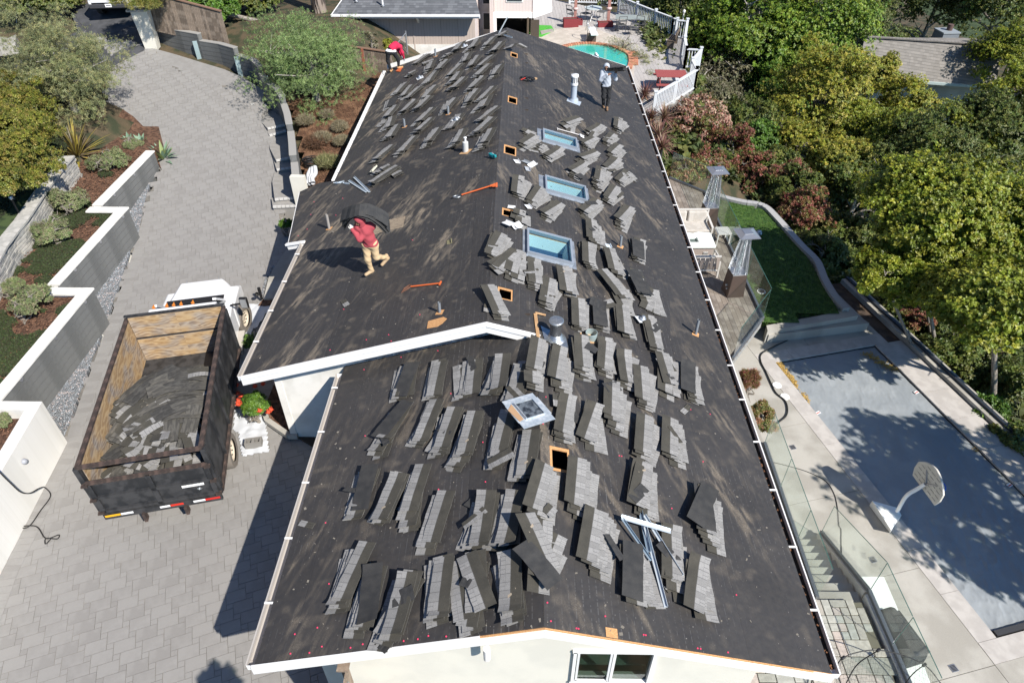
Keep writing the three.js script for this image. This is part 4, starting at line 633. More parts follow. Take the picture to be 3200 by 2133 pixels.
{
  const t = thing('stone_wall', 'dry stacked wall of pale ledge stone with a flat cap behind the planted bed', 'wall'), r = rng(40), ms = [0,1,2,3].map((i) => mottled([0.22 + 0.05 * i, 0.22 + 0.045 * i, 0.21 + 0.035 * i],[0.36 + 0.04 * i, 0.35 + 0.035 * i, 0.32 + 0.03 * i],0.6,5,0.3,55 + i, 0.9, {}, 128));
  const curve = new THREE.CatmullRomCurve3(stoneBase), Lw = curve.getLength(), Ht = 0.78; let singles = 0; const rest = [];
  for (let c = 0; c < 8; c++) { let s = rr(0,0.2, r); while (s < Lw - 0.05) { const l = rr(0.18,0.62, r), u = Math.min(1, (s + l / 2) / Lw), P = curve.getPointAt(u), d = curve.getTangentAt(u), h = Ht / 8 - 0.012; const b = rbox(0.2 + rr(-0.025,0.025, r), h, Math.min(l, Lw - s) - 0.014,0.012); const ry = Math.atan2(d.x, d.z); b.rotateY(ry); const nx = d.z, nz = -d.x; b.translate(P.x + nx * (nx > 0 ? -0.16 : 0.16), P.y + h / 2 + c * Ht / 8, P.z + nz * (nx > 0 ? -0.16 : 0.16)); const near = P.z > -24; if (near && singles < 280) { mesh(b, ms[Math.floor(r() * 4)], 'stone', t); singles++; } else rest.push(b); s += l; } }
  if (rest.length) tag(mesh(rest, ms[2], 'stone', t), null, null, null, 'stuff');
  const n = 16; for (let i = 0; i < n; i++) { const A = curve.getPointAt(i / n), B = curve.getPointAt((i + 1) / n), d = B.clone().sub(A).normalize(), nx = d.z < 0 ? d.z : -d.z, nz = d.z < 0 ? -d.x : d.x; const o = V(nx * 0.22, Ht + 0.03, nz * 0.22); mesh(bar(A.clone().add(o), B.clone().add(o).addScaledVector(d, -0.012), 0.42,0.06), M.flag, 'cap_stone', t); }
  const back = curve.getPoints(20).map((p) => [p.x - 0.4, p.z]);
  ground(slab([...back, [-22,-31],[-34,-31],[-34,-4],[-20,-6]], (x, z) => bedY + Ht + 0.0 + Math.max(0,-x - 17.2) * 0.09,0.4), M.grassy, 'bank');
}
// steps and landings beside the curved wall
const STEPS = [
  [0.46,[5,135,245],[5,345,238],[5,332,170],[5,150,185]],[0.61,[5,150,185],[5,332,170],[1,322,1440],[1,302,1360],[1,165,1380],[1,165,1480]],
  [0.76,[1,165,1380],[1,302,1360],[1,292,1278],[1,160,1305]],[0.91,[1,160,1305],[1,292,1278],[1,262,1150],[1,242,1062],[1,105,1100],[1,140,1200]],
  [1.06,[1,105,1100],[1,242,1062],[1,232,1012],[1,90,1045]],[1.21,[1,90,1045],[1,232,1012],[1,190,930],[1,120,850],[0,2200,830],[0,2070,885],[1,30,945]],
  [1.36,[0,2070,885],[0,2200,830],[0,2175,800],[0,2045,852]],[1.5,[0,2045,852],[0,2185,800],[0,2130,735],[0,2015,650],[0,1860,710],[0,1970,790]],
  [1.65,[0,1860,710],[0,2015,650],[0,1962,615],[0,1800,665]],[1.8,[0,1800,665],[0,1962,615],[0,1860,580],[0,1685,518],[0,1560,590],[0,1690,628]],
  [1.97,[0,1560,590],[0,1685,518],[0,1612,488],[0,1500,550]],[2.12,[0,1500,550],[0,1612,488],[0,1450,455],[0,1280,405],[0,1200,420],[0,1350,530]],
];
{
  const t = thing('garden_steps', 'grey paved landings and pairs of steps curving up beside the drive', 'steps');
  const tread = mottled([0.24,0.23,0.215],[0.28,0.268,0.253],0.8,5,0.15,60), nose = mat(0.5,0.49,0.47,0.8);
  STEPS.forEach(([y, ...pts]) => { const P = pts.map((q) => xz(g(...q, y))), m = ctr(P), P2 = P.map(([x, z], i) => { const L = Math.hypot(x - m[0], z - m[1]), k = i < 2 ? 0 : 0.16; return [x + (x - m[0]) / L * k, z + (z - m[1]) / L * k]; }); mesh(slab(P2, y, 0.9), tread, 'tread', t); const a = V(P[0][0], y - 0.03, P[0][1]), b = V(P[1][0], y - 0.03, P[1][1]), n = Math.round(a.distanceTo(b) / 0.16); for (let i = 0; i < n; i++) { const A = a.clone().lerp(b, (i + 0.06) / n), B = a.clone().lerp(b, (i + 0.94) / n); mesh(bar(A, B, 0.09,0.068), nose, 'edge_brick', t); } });
}
ground(slab([[0,1230,385],[0,1430,440],[0,1640,505],[0,1830,562],[0,1985,630],[0,2150,730],[1,60,835],[1,100,870],[1,30,945],[0,2000,830],[0,1860,710],[0,1560,600],[0,1350,535],[0,1200,420]].map((q) => xz(onDrive(...q))), (x, z) => drv(z) - 0.016,0.4), M.pav[1], 'landing');
{ // curved boarded wall
  const t = thing('curved_wall', 'curved grey boarded garden wall sweeping down beside the steps', 'wall');
  const st = [[0,1255,398,2.2],[0,1430,450,2.1],[0,1640,518,1.95],[0,1830,575,1.8],[0,1985,648,1.65],[0,2150,745,1.45],[1,60,850,1.3],[1,150,905,1.2],[1,225,1010,1.05],[1,275,1150,0.9],[1,300,1270,0.8],[1,318,1400,0.62],[5,330,90,0.5],[5,345,225,0.4]];
  const P = st.map(([k, x, y, h]) => g(k, x, y, h)), curve = new THREE.CatmullRomCurve3(P), n = 15, H = 1.15;
  for (let i = 0; i < n; i++) {
    const A = curve.getPointAt(i / n), B = curve.getPointAt((i + 1) / n), y = Math.round(((A.y + B.y) / 2) / 0.3) * 0.3 + 0.05, d = B.clone().sub(A).setY(0).normalize(), nx = -d.z, nz = d.x, side = V(nx, 0, nz); if (side.x < 0) side.negate();
    A.y = B.y = y; const top = y + H;
    mesh(bar(A.clone().addScaledVector(side, 0.13).setY(top - 0.85), B.clone().addScaledVector(side, 0.13).setY(top - 0.85), 0.2,1.7), M.plank, 'wall_core', t);
    for (let c = 0; c < 6; c++) mesh(bar(A.clone().addScaledVector(side, 0.012).setY(top - 0.1 - c * 0.2).addScaledVector(d, 0.006), B.clone().addScaledVector(side, 0.012).setY(top - 0.1 - c * 0.2).addScaledVector(d, -0.006), 0.03,0.186), M.plank, 'plank', t);
    mesh(bar(A.clone().addScaledVector(side, 0.12).setY(top + 0.015), B.clone().addScaledVector(side, 0.12).setY(top + 0.015), 0.27,0.03), mat(0.3,0.29,0.27,0.8), 'cap', t);
  }
  const e = P[P.length - 1]; mesh(bar(V(e.x - 0.02,0.75, e.z + 0.14), V(e.x + 0.5,0.75, e.z + 0.16), 0.2,1.7), M.cream, 'end_post', t);
  [[0,1640,510,2.0, 'steel'],[0,1975,640,1.7],[1,120,800,1.4],[1,262,1010,1.0]].forEach(([k, x, y, h]) => { const b = g(k, x, y, h); mesh(rbox(0.2,1.0,0.05,0.01, b.x, b.y + 0.5, b.z + 0.06,0.3), mat(0.36,0.46,0.47,0.4, { metalness: 0.3 }), 'light_panel', t); });
}
{ // tapered white gate pillar
  const b = onDrive(0,1235,392), t = thing('gate_pillar', 'white stucco pillar with a flat grey cap where the drive meets the street', 'pillar', V(b.x - 0.05, b.y - 0.1, b.z - 0.25), 0.15);
  mesh(flat(new THREE.CylinderGeometry(0.52,0.38,1.75,4)).rotateY(Math.PI / 4).translate(0,0.87,0), M.cream, 'shaft', t); mesh(rbox(1.05,0.09,0.95,0.02,0,1.79,0), mat(0.3,0.3,0.29,0.8), 'cap', t);
}
// red soil bank between the curved wall and the house
ground(sheet(-10.6,-5.6,-33.5,-20.2,0.3, (x, z) => 0.45 + sst(-22,-33, z) * 1.15 + 0.14 * (fbm(x * 0.9 + 60, z * 0.9 + 60,61,4) - 0.5) + 0.05 * (fbm(x * 5 + 60, z * 5 + 60,62,2) - 0.5), (x, z) => { const w = [-8.2 - Math.max(0,-22.8 - z) * 0.26 - Math.max(0,-28 - z) * 0.3]; return x > w[0] + 0.1; }), M.redsoil, 'soil_bank');
// walk, mulch and kerb by the porch
ground(slab([[5,300,540],[5,215,640],[5,100,830],[5,60,1000],[5,150,1000]].map((q) => xz(g(...q, 0.13))).concat([[-5.7,-17.2],[-5.7,-22]]), 0.13,0.3), M.concrete, 'walkway');
ground(slab([[5,60,1000],[5,10,1057],[5,130,1057]].map((q) => xz(g(...q, 0.08))).concat([[-5.7,-16.4],[-5.7,-17.3]]), 0.08,0.3), M.mulch, 'mulch_bed');
ground(slab([[5,285,545],[5,205,640],[5,90,830],[5,48,985],[5,35,985],[5,75,830],[5,190,640],[5,270,545]].map((q) => xz(g(...q, 0.04))), 0.04,0.2), M.gravel, 'gravel_edge');
ground(slab([[9,60,600],[9,110,690],[9,280,800],[9,330,790]].map((q) => xz(g(...q, 0.09))).concat([[-5.45,-11.6],[-5.6,-16],[-6.6,-16]]), 0.09,0.3), M.mulch, 'flower_bed');
{ const P = [[9,60,590],[9,90,690],[9,265,812],[9,340,812]].map((q) => g(...q, 0.12)); for (let i = 0; i < 3; i++) ground(bar(P[i], P[i + 1],0.13,0.12), M.concrete, 'kerb'); }
{ const b = g(5,45,1000,0.13), t = thing('garden_spotlight', 'black garden spotlight standing at the end of the pale walk by the gutter', 'spotlight', b, 0.4); mesh(new THREE.CylinderGeometry(0.05,0.04,0.42,12).translate(0,0.2,0), M.black, 'post', t); mesh(lathe([[0,0],[0.06,0.0],[0.065,0.14],[0.05,0.14]],14).rotateX(0.9).translate(-0.09,0.2,0.02), M.black, 'lamp_shade', t); }
// plastic sheet, cinder block
const plastic = new THREE.MeshPhysicalMaterial({ color: C(0.62,0.64,0.67), roughness: 0.32, transmission: 0.12, thickness: 0 });
function crumpled(pts, y, label, seed) { const P = pts.map((q) => xz(g(...q, y))), xs = P.map((p) => p[0]), zs = P.map((p) => p[1]); return solo(sheet(Math.min(...xs), Math.max(...xs), Math.min(...zs), Math.max(...zs), 0.05, (x, z) => y + 0.035 * Math.abs(fbm(x * 3 + 80, z * 5 + 80, seed, 4) - 0.5) * 2 + 0.02 * Math.abs(Math.sin(x * 9 + 3 * fbm(x * 2 + 9, z * 2 + 9, seed + 3,2))), (x, z) => inside(P, x, z)), plastic, 'plastic_sheet', label, 'plastic sheet', 'clear plastic sheets spread on the ground'); }
crumpled([[4,1980,1050],[4,2110,1047],[4,2221,1060],[5,60,1160],[5,0,1240],[4,2060,1250],[4,2030,1568],[4,1930,1568],[4,1945,1350]],0.05, 'pale plastic sheet spread beside the truck cab', 63);
crumpled([[8,1920,600],[8,2000,590],[8,2090,640],[8,2165,650],[8,2195,945],[8,1975,985],[8,1950,800],[8,1905,760]],0.03, 'pale plastic sheet under the concrete block behind the truck', 64);
{ const a = g(8,2070,870,0.14), t = thing('concrete_block', 'two-celled grey concrete block on the plastic sheet', 'concrete block', a, 0.2); const sh = new THREE.Shape([[-0.2,-0.1],[0.2,-0.1],[0.2,0.1],[-0.2,0.1]].map((p) => new THREE.Vector2(...p))); for (const c of [-0.095,0.095]) sh.holes.push(new THREE.Path([[c - 0.06,-0.065],[c + 0.06,-0.065],[c + 0.06,0.065],[c - 0.06,0.065]].map((p) => new THREE.Vector2(...p)))); mesh(new THREE.ExtrudeGeometry(sh, { depth: 0.19, bevelEnabled: false }).rotateX(-Math.PI / 2).translate(0,-0.1,0), mat(0.2,0.19,0.175,0.9), 'block', t); }
// black cable
{ const P = [[8,-40,1090],[8,60,1190],[8,160,1275],[8,230,1280],[8,300,1243]].map((q) => { const p = onX(Q(...q), -10.78); p.x += 0.035; return p; }), Gd = [[8,370,1240],[8,410,1300],[8,330,1420],[8,220,1560],[12,130,290],[12,20,215],[12,130,285],[12,290,290],[12,380,390],[12,480,360],[12,470,390],[12,370,390],[12,370,435],[12,410,395]].map((q) => g(...q, 0.02)); const pts = [...P.map((p) => V(p.x, Math.max(p.y, 0.05), p.z)), ...Gd].map((p) => p); solo(tube(pts, 0.013,220,6), M.black, 'power_cable', 'black power cable draped over the white planter wall onto the drive', 'cable'); const b = g(12,20,215,0.05); const t = thing('power_plug_box', 'black cable junction box lying by the white planter wall', 'cable box', b, -0.6); mesh(rbox(0.26,0.09,0.14,0.03), M.black, 'case', t); mesh(rbox(0.05,0.05,0.1,0.015,0.15,0,0), M.rubber, 'inlet', t); }
// ---------------------------------------------------------------- dump truck
{
  const t = thing('dump_truck', 'white cabbed dump truck with a black rusty bed half full of torn shingles', 'truck', V(-7.52,0,-8.79), 13.5 * Math.PI / 180);
  const plyMap = (seed) => tex(512,512, (x, y) => { const w = fbm(x * 2.2, y * 9, seed, 4), ring = Math.sin((y * 16 + 10 * w + 3 * fbm(x * 5, y * 3, seed + 2,3)) * 3.0), k = 0.5 + 0.5 * ring, wear = sst(0.35,0.75, fbm(x * 3, y * 4, seed + 4,4)); return mix(mix([0.3,0.19,0.09],[0.5,0.36,0.2],0.65 * k), mix([0.19,0.15,0.12],[0.34,0.29,0.24], k), wear); }, 1.6);
  const ply = new THREE.MeshStandardMaterial({ map: plyMap(90), roughness: 0.85 }), blackPaint = mottled([0.016,0.017,0.019],[0.04,0.04,0.042],0.9,6,0.5,91,0.55), rust = mottled([0.035,0.025,0.021],[0.085,0.055,0.044],0.3,5,0.4,92,0.8), paint = new THREE.MeshPhysicalMaterial({ color: C(0.82,0.82,0.82), roughness: 0.35, clearcoat: 0.7, clearcoatRoughness: 0.1 });
  const W = 2.36, L = 4.8, F = 0.98, T = 2.3, w2 = W / 2;
  mesh(box(W, 0.08, L, 0, F, -L / 2), blackPaint, 'bed_floor', t);
  for (const s of [-1,1]) {
    const p = mesh(box(0.05, T - F, L, s * (w2 - 0.025), (T + F) / 2,-L / 2), blackPaint, 'side_panel', t);
    mesh(box(0.018, T - F - 0.04, L - 0.12, s * (w2 - 0.06), (T + F) / 2 + 0.02,-L / 2), ply, 'plywood', p);
    mesh(box(0.09,0.06, L + 0.02, s * (w2 - 0.03), T + 0.03,-L / 2), rust, 'top_rail', p);
    for (let i = 0; i < 6; i++) mesh(box(0.05, T - F, 0.06, s * (w2 + 0.022), (T + F) / 2,-0.08 - i * 0.93), blackPaint, 'rib', p);
    mesh(box(0.06,0.1, L, s * (w2 + 0.024), F - 0.02,-L / 2), rust, 'bottom_rail', p);
  }
  const fr = mesh(box(W - 0.1, T - F + 0.12,0.05,0, (T + F) / 2 + 0.06,-L + 0.025), blackPaint, 'front_panel', t);
  mesh(box(W - 0.16,0.62,0.02,0, T - 0.22,-L + 0.062), ply, 'plywood', fr); mesh(box(W - 0.16,0.7,0.02,0, F + 0.37,-L + 0.064), ply, 'plywood', fr); mesh(box(W, 0.03,0.07,0, T + 0.135,-L + 0.03), blackPaint, 'top_rail', fr);
  // tailgate with its hoop frame
  const tg = mesh(box(W - 0.04,0.95,0.05,0, F + 0.45,0.03), blackPaint, 'tailgate', t);
  for (const [y, h, m] of [[F + 0.92,0.07, rust],[F + 0.46,0.07, blackPaint],[F + 0.02,0.07, blackPaint]]) mesh(box(W - 0.02, h, 0.06,0, y, 0.075), m, 'crossbar', tg);
  for (const x of [-w2 + 0.06,0, w2 - 0.06]) mesh(box(0.1,0.95,0.05, x, F + 0.45,0.08), blackPaint, 'upright', tg);
  mesh([box(W, 0.05,0.09,0, T + 0.03,0.02), box(W, 0.09,0.02,0, T + 0.0,-0.03)], rust, 'crossbar', tg); for (const s of [-1,1]) mesh(box(0.09,1.4,0.08, s * w2, F + 0.65,0.03), blackPaint, 'corner_post', tg);
  for (const s of [-1,1]) for (const y of [F + 0.9, F + 0.44, F + 0.02]) mesh(box(0.12,0.04,0.09, s * (w2 - 0.02), y, 0.11), rust, 'hinge', tg);
  { // white plate with its number
    const cv = document.createElement('canvas'); cv.width = 512; cv.height = 128; const c = cv.getContext('2d'); c.fillStyle = '#f4f4f2'; c.fillRect(0,0,512,128); c.fillStyle = '#b9b9b6'; c.font = 'bold 92px sans-serif'; c.textAlign = 'center'; c.textBaseline = 'middle'; c.fillText('67697C1', 256,68);
    const ct = new THREE.CanvasTexture(cv); ct.colorSpace = THREE.SRGBColorSpace; const pg = new THREE.PlaneGeometry(0.44,0.11); mesh(pg.translate(0.72, F + 0.36,0.062), new THREE.MeshStandardMaterial({ map: ct, roughness: 0.5 }), 'number_plate', tg);
    mesh(new THREE.TorusGeometry(0.045,0.01,8,16).rotateX(0.4).translate(0.82, F + 0.22,0.075), M.galv, 'ring', tg);
  }
  // rear bumper bar with reflective tape
  const bu = mesh(box(W, 0.16,0.06,0,0.82,0.06), blackPaint, 'bumper', t);
  for (const [x, w, m] of [[-1.0,0.3, mat(0.75,0.38,0.01,0.35)],[-0.72,0.24, mat(0.8,0.8,0.8,0.3)],[0.03,0.2, mat(0.8,0.8,0.8,0.3)],[0.27,0.26, mat(0.6,0.03,0.015,0.35)],[0.72,0.24, mat(0.8,0.8,0.8,0.3)],[0.99,0.3, mat(0.55,0.02,0.015,0.35)]]) mesh(box(w, 0.055,0.006, x, 0.84,0.094), m, 'reflector', bu);
  for (const x of [-0.42,0.42]) mesh(box(0.06,0.24,0.14, x, 0.66,0.1), rust, 'tow_bracket', t);
  // chassis, wheels
  mesh([box(0.12,0.2,7.2,-0.42,0.72,-4.0), box(0.12,0.2,7.2,0.42,0.72,-4.0)], M.black, 'chassis', t);
  const tyre = lathe([[0.27,-0.11],[0.4,-0.12],[0.425,-0.09],[0.43,0],[0.425,0.09],[0.4,0.12],[0.27,0.11]],36).rotateZ(Math.PI / 2), rim = lathe([[0,0.03],[0.1,0.03],[0.11,0.0],[0.2,-0.02],[0.24,0.05],[0.275,0.1],[0.275,-0.1]],30).rotateZ(-Math.PI / 2);
  const dusty = mat(0.16,0.14,0.12,0.9), rimM = mat(0.5,0.43,0.34,0.6);
  for (const [x, z, s] of [[1.06,-1.62,1],[0.8,-1.62,1],[-1.06,-1.62,-1],[-0.8,-1.62,-1],[1.0,-6.85,1],[-1.0,-6.85,-1]]) { const w = new THREE.Group(); w.name = 'wheel'; w.position.set(x, 0.43, z); if (s < 0) w.rotation.y = Math.PI; if (z < -5) w.rotation.y -= 0.25; t.add(w); mesh(tyre, dusty, 'tyre', w); const rm = mesh(rim, rimM, 'rim', w); for (let i = 0; i < 8; i++) { const a = i * Math.PI / 4; mesh(new THREE.SphereGeometry(0.018,6,5).translate(0.05, Math.cos(a) * 0.15, Math.sin(a) * 0.15), M.rubber, 'wheel_nut', w); } }
  // cab and bonnet
  const section = (pts, z0, z1, bev = 0.05) => new THREE.ExtrudeGeometry(new THREE.Shape(pts.map((p) => new THREE.Vector2(...p))), { depth: z1 - z0 - 2 * bev, bevelEnabled: true, bevelSize: bev, bevelThickness: bev, bevelSegments: 3 }).translate(0,0, z0 + bev);
  const prof = (pts, w, bev) => new THREE.ExtrudeGeometry(new THREE.Shape(pts.map((p) => new THREE.Vector2(...p))), { depth: w - 2 * bev, bevelEnabled: true, bevelSize: bev, bevelThickness: bev, bevelSegments: 4, curveSegments: 6 }).rotateY(-Math.PI / 2).translate(w / 2 - bev, 0,0);
  // side profile: (distance forward from the tail as -z, height)
  const P = (a) => a.map(([f, y]) => [-f, y]);
  const side = (a, w, b) => { const e = prof(a.map(([f, y]) => [f, y]), w, b); e.rotateY(Math.PI); return e; };
  const turnF = (geo) => geo;
  const bodyProf = [[5.15,0.62],[5.15,1.36],[6.45,1.36],[6.62,1.32],[7.7,1.16],[7.98,1.0],[8.02,0.62]];
  const mk = (pts, w, b) => { const e = new THREE.ExtrudeGeometry(new THREE.Shape(pts.map(([f, y]) => new THREE.Vector2(f, y))), { depth: w - 2 * b, bevelEnabled: true, bevelSize: b, bevelThickness: b, bevelSegments: 4 }); e.translate(0,0,-(w - 2 * b) / 2); return e.rotateY(Math.PI / 2); };
  { const bo = new RoundedBoxGeometry(1.98,0.84,1.78,12,0.33), bp = bo.attributes.position; for (let i = 0; i < bp.count; i++) { let x = bp.getX(i), y = bp.getY(i), z = bp.getZ(i); const f = 0.5 - z / 1.75, k = Math.pow(Math.max(0, f), 2.2); y += y > 0 ? -0.2 * k + 0.04 * (1 - x * x) - 0.13 * sst(0.62,0.95, Math.abs(x)) : 0; x *= 1 - 0.24 * k; z += 0.38 * k * x * x; bp.setXYZ(i, x, y, z); } bo.computeVertexNormals(); mesh(bo.translate(0,1.0,-7.2), paint, 'bonnet', t); mesh([-1,1].map((q) => bar(V(q * 0.52,1.435,-6.5), V(q * 0.44,1.25,-7.95), 0.012,0.012)), M.alu, 'bonnet_crease', t); }
  mesh(mk([[5.15,0.6],[5.15,1.34],[6.4,1.34],[6.4,0.6]],1.98,0.05), paint, 'door', t);
  for (const s of [-1,1]) { const fd = mesh(mk([[6.3,0.62],[6.3,1.2],[6.7,1.16],[7.5,1.04],[7.8,0.86],[7.82,0.62],[7.35,0.62],[7.22,0.84],[6.85,0.94],[6.5,0.84],[6.4,0.62]],0.42,0.08), paint, 'fender', t); fd.position.x = s * 0.8; }
  // cab glass house
  mesh(mk([[5.12,1.95],[5.12,2.05],[5.4,2.06],[5.5,2.0],[5.46,1.95]],1.66,0.04), paint, 'roof', t);
  const gl = mat(0.02,0.03,0.032,0.08);
  mesh(mk([[5.2,1.36],[5.18,1.96],[5.5,1.97],[6.5,1.38]],1.62,0.03), gl, 'windscreen', t);
  for (const s of [-1,1]) { mesh(bar(V(s * 0.82,1.36,-6.5), V(s * 0.74,2.0,-5.7), 0.09,0.06), paint, 'pillar', t); mesh(bar(V(s * 0.84,1.36,-5.15), V(s * 0.78,2.0,-5.15), 0.09,0.1), paint, 'pillar', t); }
  mesh(bar(V(-0.76,1.44,-6.52), V(0.76,1.44,-6.52), 0.3,0.025), M.black, 'cowl', t);
  for (const x of [-0.45,0.2]) mesh(bar(V(x, 1.42,-6.5), V(x + 0.5,1.5,-6.36), 0.025,0.02), M.black, 'wiper', t);
  [-0.62,-0.3,-0.13,0.05,0.34].forEach((x) => mesh(new THREE.ConeGeometry(0.045,0.12,10).rotateX(-1.3).translate(x - 0.08,2.13,-5.52), mat(0.62,0.2,0.02,0.35), 'marker_light', t));
  for (const s of [1]) { const m = mesh(bar(V(s * 0.98,1.45,-6.1), V(s * 1.3,1.5,-6.05), 0.04,0.04), M.black, 'mirror', t); mesh(rbox(0.22,0.34,0.1,0.03, s * 1.36,1.52,-6.05, s * -0.2), M.black, 'mirror_case', m); mesh(box(0.17,0.28,0.005, s * 1.352,1.52,-5.995, s * -0.2), M.steel, 'mirror_glass', m); }
  mesh(box(0.16,0.1,0.004,-0.5,1.335,-7.0).rotateX(0), mat(0.25,0.28,0.3), 'badge', t);
  mesh([box(0.5,0.42,1.1,0.85,0.7,-4.3), box(0.4,0.16,0.9,0.95,0.5,-5.6)], mat(0.4,0.37,0.33,0.7), 'side_step', t);
  // the load: a heap of torn shingles lying every way
  const load = thing('shingle_heap', 'heap of torn dark and grey shingles filling the truck bed', 'shingle heap', V(-7.52,0,-8.79), 13.5 * Math.PI / 180), r = rng(93);
  const under = [0,1,2].map((i) => mottled([0.03 + 0.014 * i, 0.029 + 0.013 * i, 0.027 + 0.011 * i],[0.065 + 0.02 * i, 0.062 + 0.018 * i, 0.056 + 0.014 * i],0.5,5,0.4,96 + i, 0.85)), sheets = [0.25,0.4,0.55,0.35].map((q, i) => shingleGeo(30 + i, q, 0.05,-0.02,1.05)), hgt = (x, z) => F + 0.12 + 0.78 * sst(0,1.1,-z) * sst(-3.6,-2.6, z) * (0.75 + 0.25 * Math.cos((x - 0.25) * 1.7));
  for (let i = 0; i < 210; i++) {
    const x = rr(-0.8,0.86, r), z = -rr(0.25,3.25, r), front = z < -1.35, m = front ? (r() < 0.75 ? under[Math.floor(r() * 3)] : M.sh[Math.floor(r() * 5)]) : r() < 0.66 ? M.sh[Math.floor(r() * 5)] : under[Math.floor(r() * 3)];
    const o = mesh(front && r() < 0.75 ? sheets[Math.floor(r() * 4)] : r() < 0.3 ? torn[Math.floor(r() * 3)] : strips[Math.floor(r() * 6)], m, 'shingle', load);
    const a = front ? 0.5 - x * 0.75 + rr(-0.16,0.16, r) : 1.2 + rr(-0.6,0.9, r);
    o.position.set(x, hgt(x, z) + i / 210 * 0.14, z); o.rotation.set(rr(-0.18,0.18, r), a, rr(-0.16,0.16, r)); const half = 0.5 * Math.abs(Math.cos(a)); o.position.x = Math.max(-1.06 + half, Math.min(1.06 - half, x)); const hz = 0.5 * Math.abs(Math.sin(a)); o.position.z = Math.max(-4.6 + hz, Math.min(-0.12 - hz, z));
  }
  const bag = solo(new THREE.SphereGeometry(1,24,16).scale(0.12,0.09,0.14), plastic, 'plastic_bag', 'clear plastic bag caught at the left edge of the shingle heap', 'plastic bag'); bag.position.set(-9.0,1.62,-11.1);
  const str = solo(tube([V(-8.1,1.72,-9.45), V(-7.78,1.86,-9.85), V(-7.66,1.9,-10.05)],0.035,12,8), mat(0.7,0.73,0.75,0.4), 'metal_pole', 'bright metal pole poking out of the shingle heap near the tailgate', 'pole');
}
// ---------------------------------------------------------------- right side: terrace, pool, lawn, deck
const YT = -1.5, YL = -1.0, YD = 0.2;
M.poolcover = mottled([0.245,0.268,0.285],[0.285,0.308,0.322],3,6,0.08,101,0.55);
M.lawn = mottled([0.022,0.06,0.008],[0.06,0.12,0.02],1.4,14,0.9,102);
M.deckw = [0,1,2,3].map((i) => mottled([0.15 + 0.022 * i, 0.125 + 0.018 * i, 0.105 + 0.014 * i],[0.25 + 0.02 * i, 0.215 + 0.018 * i, 0.185 + 0.014 * i],0.9,4,0.25,103 + i, 0.8, {}, 128));
M.coping = mottled([0.39,0.365,0.34],[0.46,0.434,0.405],1.2,6,0.12,108,0.8);
const pane = new THREE.MeshPhysicalMaterial({ color: C(0.95,0.985,0.97), transmission: 1, thickness: 0, roughness: 0.03, ior: 1.5 }), edgeGreen = mat(0.05,0.13,0.11,0.25);
// strips across an outline
function clipLine(poly, o, d) { const ts = []; for (let i = 0; i < poly.length; i++) { const a = poly[i], b = poly[(i + 1) % poly.length], ex = b[0] - a[0], ez = b[1] - a[1], det = d[0] * ez - d[1] * ex; if (Math.abs(det) < 1e-9) continue; const t = ((a[0] - o[0]) * ez - (a[1] - o[1]) * ex) / det, u = ((a[0] - o[0]) * d[1] - (a[1] - o[1]) * d[0]) / det; if (u >= 0 && u < 1) ts.push(t); } ts.sort((p, q) => p - q); const out = []; for (let i = 0; i + 1 < ts.length; i += 2) out.push([ts[i], ts[i + 1]]); return out; }
function boards(poly, y, dir, w, th, mats, name, parent, seed, maxLen = 4.5, gap = 0.007) {
  const L = Math.hypot(...dir), d = [dir[0] / L, dir[1] / L], n = [-d[1], d[0]], pr = poly.map((p) => p[0] * n[0] + p[1] * n[1]), a = Math.min(...pr), b = Math.max(...pr), r = rng(seed);
  let made = 0; const rest = [];
  for (let s = a + w / 2; s < b; s += w) for (const [t0, t1] of clipLine(poly, [n[0] * s, n[1] * s], d)) { let t = t0; while (t < t1 - 0.05) { const e = Math.min(t1, t + rr(maxLen * 0.6, maxLen, r)); const A = V(n[0] * s + d[0] * t, y - th / 2, n[1] * s + d[1] * t), B = V(n[0] * s + d[0] * (e - 0.005), y - th / 2, n[1] * s + d[1] * (e - 0.005)); const q = bar(A, B, w - gap, th); if (made++ < 290) mesh(q, mats[Math.floor(r() * mats.length)], name, parent); else rest.push(q); t = e; } }
  if (rest.length) tag(mesh(rest, mats[0], name, parent), null, null, null, 'stuff');
}
const pA = V(8.05, YT, -16.14), pC = V(10.31, YT, -7.28), pB = V(11.52, YT, -17.09), pD = pB.clone().add(pC).sub(pA), along = pC.clone().sub(pA).normalize(), across = V(-along.z, 0, along.x); if (across.x < 0) across.negate();
